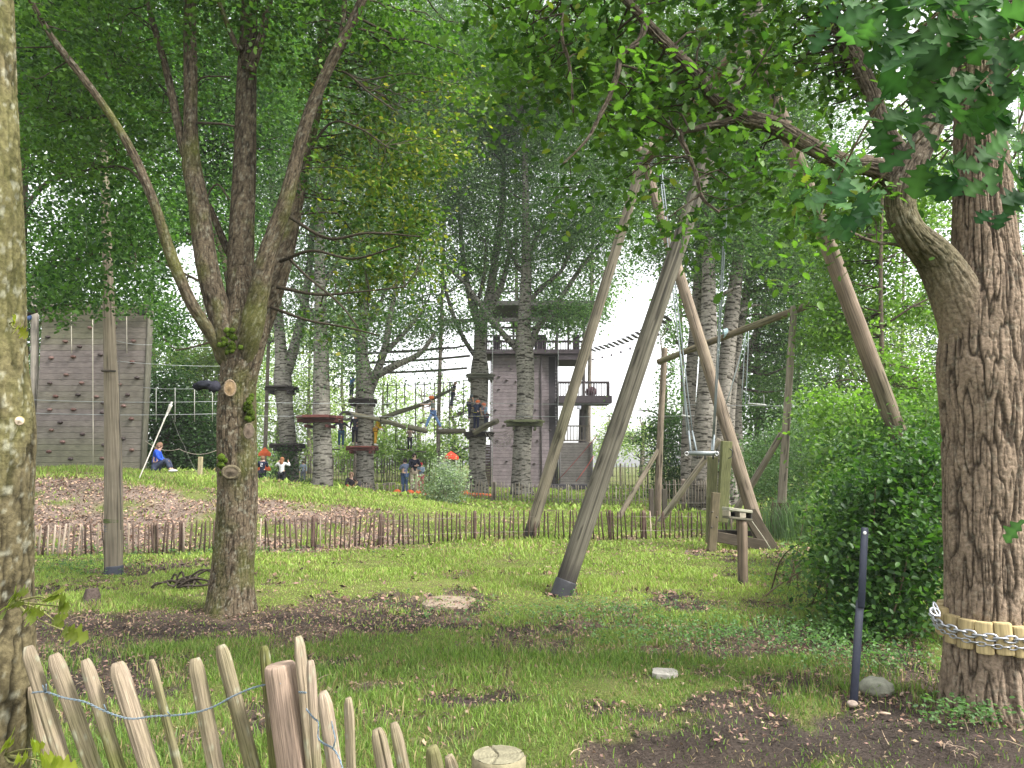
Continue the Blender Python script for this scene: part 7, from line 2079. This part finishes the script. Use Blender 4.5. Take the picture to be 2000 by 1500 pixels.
# ------------------------------------------------------------ gear on the grass
hg = 'orange helmets set out on the grass'
hl = [(779, 964, 'single orange helmet on the grass just left of the person in the blue-grey coat'), (804, 966, 'orange helmet on the grass right of the shoes of the person in the coat'), (818, 967, 'orange helmet on the grass below the child with red hair covering'),
      (672, 968, 'orange helmet on the grass left of the seated person'), (697, 970, 'orange helmet between the seated and the crouching person'), (912, 970, 'orange helmet lying right of the pale-leaved bush')]
for i, (px, py, lab) in enumerate(hl):
    c = gb(px, 32.6 if px < 900 else 33.5)
    mb = MB(); blob(mb, c + [0, 0, .13], (.17, .20, .14), (.70, .13, .03), .03, i, 18, 12); blob(mb, c + [0, -.17, .09], (.13, .10, .025), (.45, .08, .02), 0, i, 12, 7)
    o = mb.build('helmet', M['plastic']); tag(o, lab, 'helmet', hg)
sg = 'bright climbing sacks and slings on the grass'
for i, (px, Y, col, rx, lab) in enumerate(((742, 32.4, (.50, .42, .40), .45, 'pale pink and white heap of slings left of the low stakes'), (756, 32.2, (.45, .10, .06), .3, 'dark red climbing sack among the low stakes'), (830, 32.3, (.35, .08, .05), .32, 'dark red sack left of the pale-leaved bush'),
                                           (660, 33.2, (.70, .13, .05), .35, 'orange-red sack at the foot of the mound crest, leftmost of the sacks'), (928, 33.5, (.60, .14, .05), .45, 'orange-red heap of gear at the foot of the tower corner poplar'), (950, 33.2, (.55, .16, .07), .3, 'small orange-brown heap at the left end of the light pale fence'))):
    c = gb(px, Y); mb = MB()
    for k in range(5): blob(mb, c + [R.normal(0, rx * .5), R.normal(0, .1), .07], (rx * .4, .14, .08), np.array(col) * R.uniform(.6, 1.3), .35, i * 7 + k, 12, 8)
    o = mb.build('gear_sack', M['cloth']); tag(o, lab, 'gear sack', sg)
def bench(px0, px1, py, Y, lab):
    t = thing('plank_bench', lab, 'bench', gb((px0 + px1) / 2, Y))
    g0, g1 = gb(px0, Y), gb(px1, Y)
    mb = MB(); beam(mb, g0 + [0, 0, .28], g1 + [0, 0, .28], .3, .05, (.48, .50, .53)); mb.build('seat', M['wood'], t)
    for g in (g0 + [.2, 0, 0], g1 - [.2, 0, 0]):
        mb = MB(); beam(mb, g, g + [0, 0, .25], .25, .08, (.2, .2, .2), up=(0, 1, 0)); mb.build('leg', M['wood'], t)
bench(868, 912, 952, 38, 'pale grey low bench left of the poplar at the tower corner')
def fallen():
    g0, g1 = gb(752, 43), gb(775, 42); mb = MB(); sweep(mb, [(*(g0 + [0, 0, .08]), .07), (*((g0 + g1) / 2 + [0, 0, .15]), .07), (*(g1 + [0, 0, .2]), .05)], 9, .2, (.30, .27, .2))
    o = mb.build('fallen_log', M['pole']); tag(o, 'pale log lying on the grass before the dark pale fence', 'log')
fallen()
def sunshade(px, py, Y, r, col, lab, tiers=1):
    t = thing('sunshade', lab, 'sunshade', gb(px, Y))
    c = P(px, py, Y)
    g = gb(px, Y)
    mb = MB(); sweep(mb, [(*g, .03), (*(c + [0, 0, .1]), .03)], 8, 1, (.5, .5, .5)); mb.build('pole', M['steel'], t)
    for k in range(tiers):
        mb = MB(); n = 16; cc = c - [0, 0, k * .75]
        V = [cc + [0, 0, .32]]
        for q in (.5, 1.0, .98):
            for i, a in enumerate(np.linspace(0, 2 * math.pi, n, endpoint=False)):
                z = .32 * (1 - q) - (.03 if i % 2 else 0) - (.14 if q == .98 else 0)
                V.append(cc + [math.cos(a) * r * q, math.sin(a) * r * q, z])
        b0 = mb.n; mb.add(V, [(0, 1 + i, 1 + (i + 1) % n) for i in range(n)], col)
        for s in range(2): mb.more_faces(b0, [(1 + s * n + i, 1 + (s + 1) * n + i, 1 + (s + 1) * n + (i + 1) % n, 1 + s * n + (i + 1) % n) for i in range(n)])
        mb.build('canopy', M['cloth'], t)
sunshade(881, 892, 43, .42, (.85, .07, .04), 'bright red sunshade half hidden by leaves, left of the tower corner poplar')
sunshade(517, 885, 40, .32, (.85, .16, .06), 'orange-red sunshade in two tiers, between the forked oak and the leftmost poplar', 2)

# ------------------------------------------------------------ thin haze, added to lighten the distant wood
def haze():
    mb = MB()
    beam(mb, (-215, 0, 23), (215, 0, 23), 430, 50, bev=.01)
    m, n, l, out = new_mat('haze_volume')
    v = n.new("ShaderNodeVolumePrincipled")
    v.inputs['Color'].default_value = (.93, .95, .96, 1); v.inputs['Density'].default_value = HAZE
    l.new(v.outputs[0], out.inputs['Volume'])
    o = mb.build('haze', m, smooth=False, origin=(0, 0, 0)); tag(o, 'thin pale haze added to lighten the distant trees', None, None, 'stuff')
HAZE = .0006
if HAZE: haze()
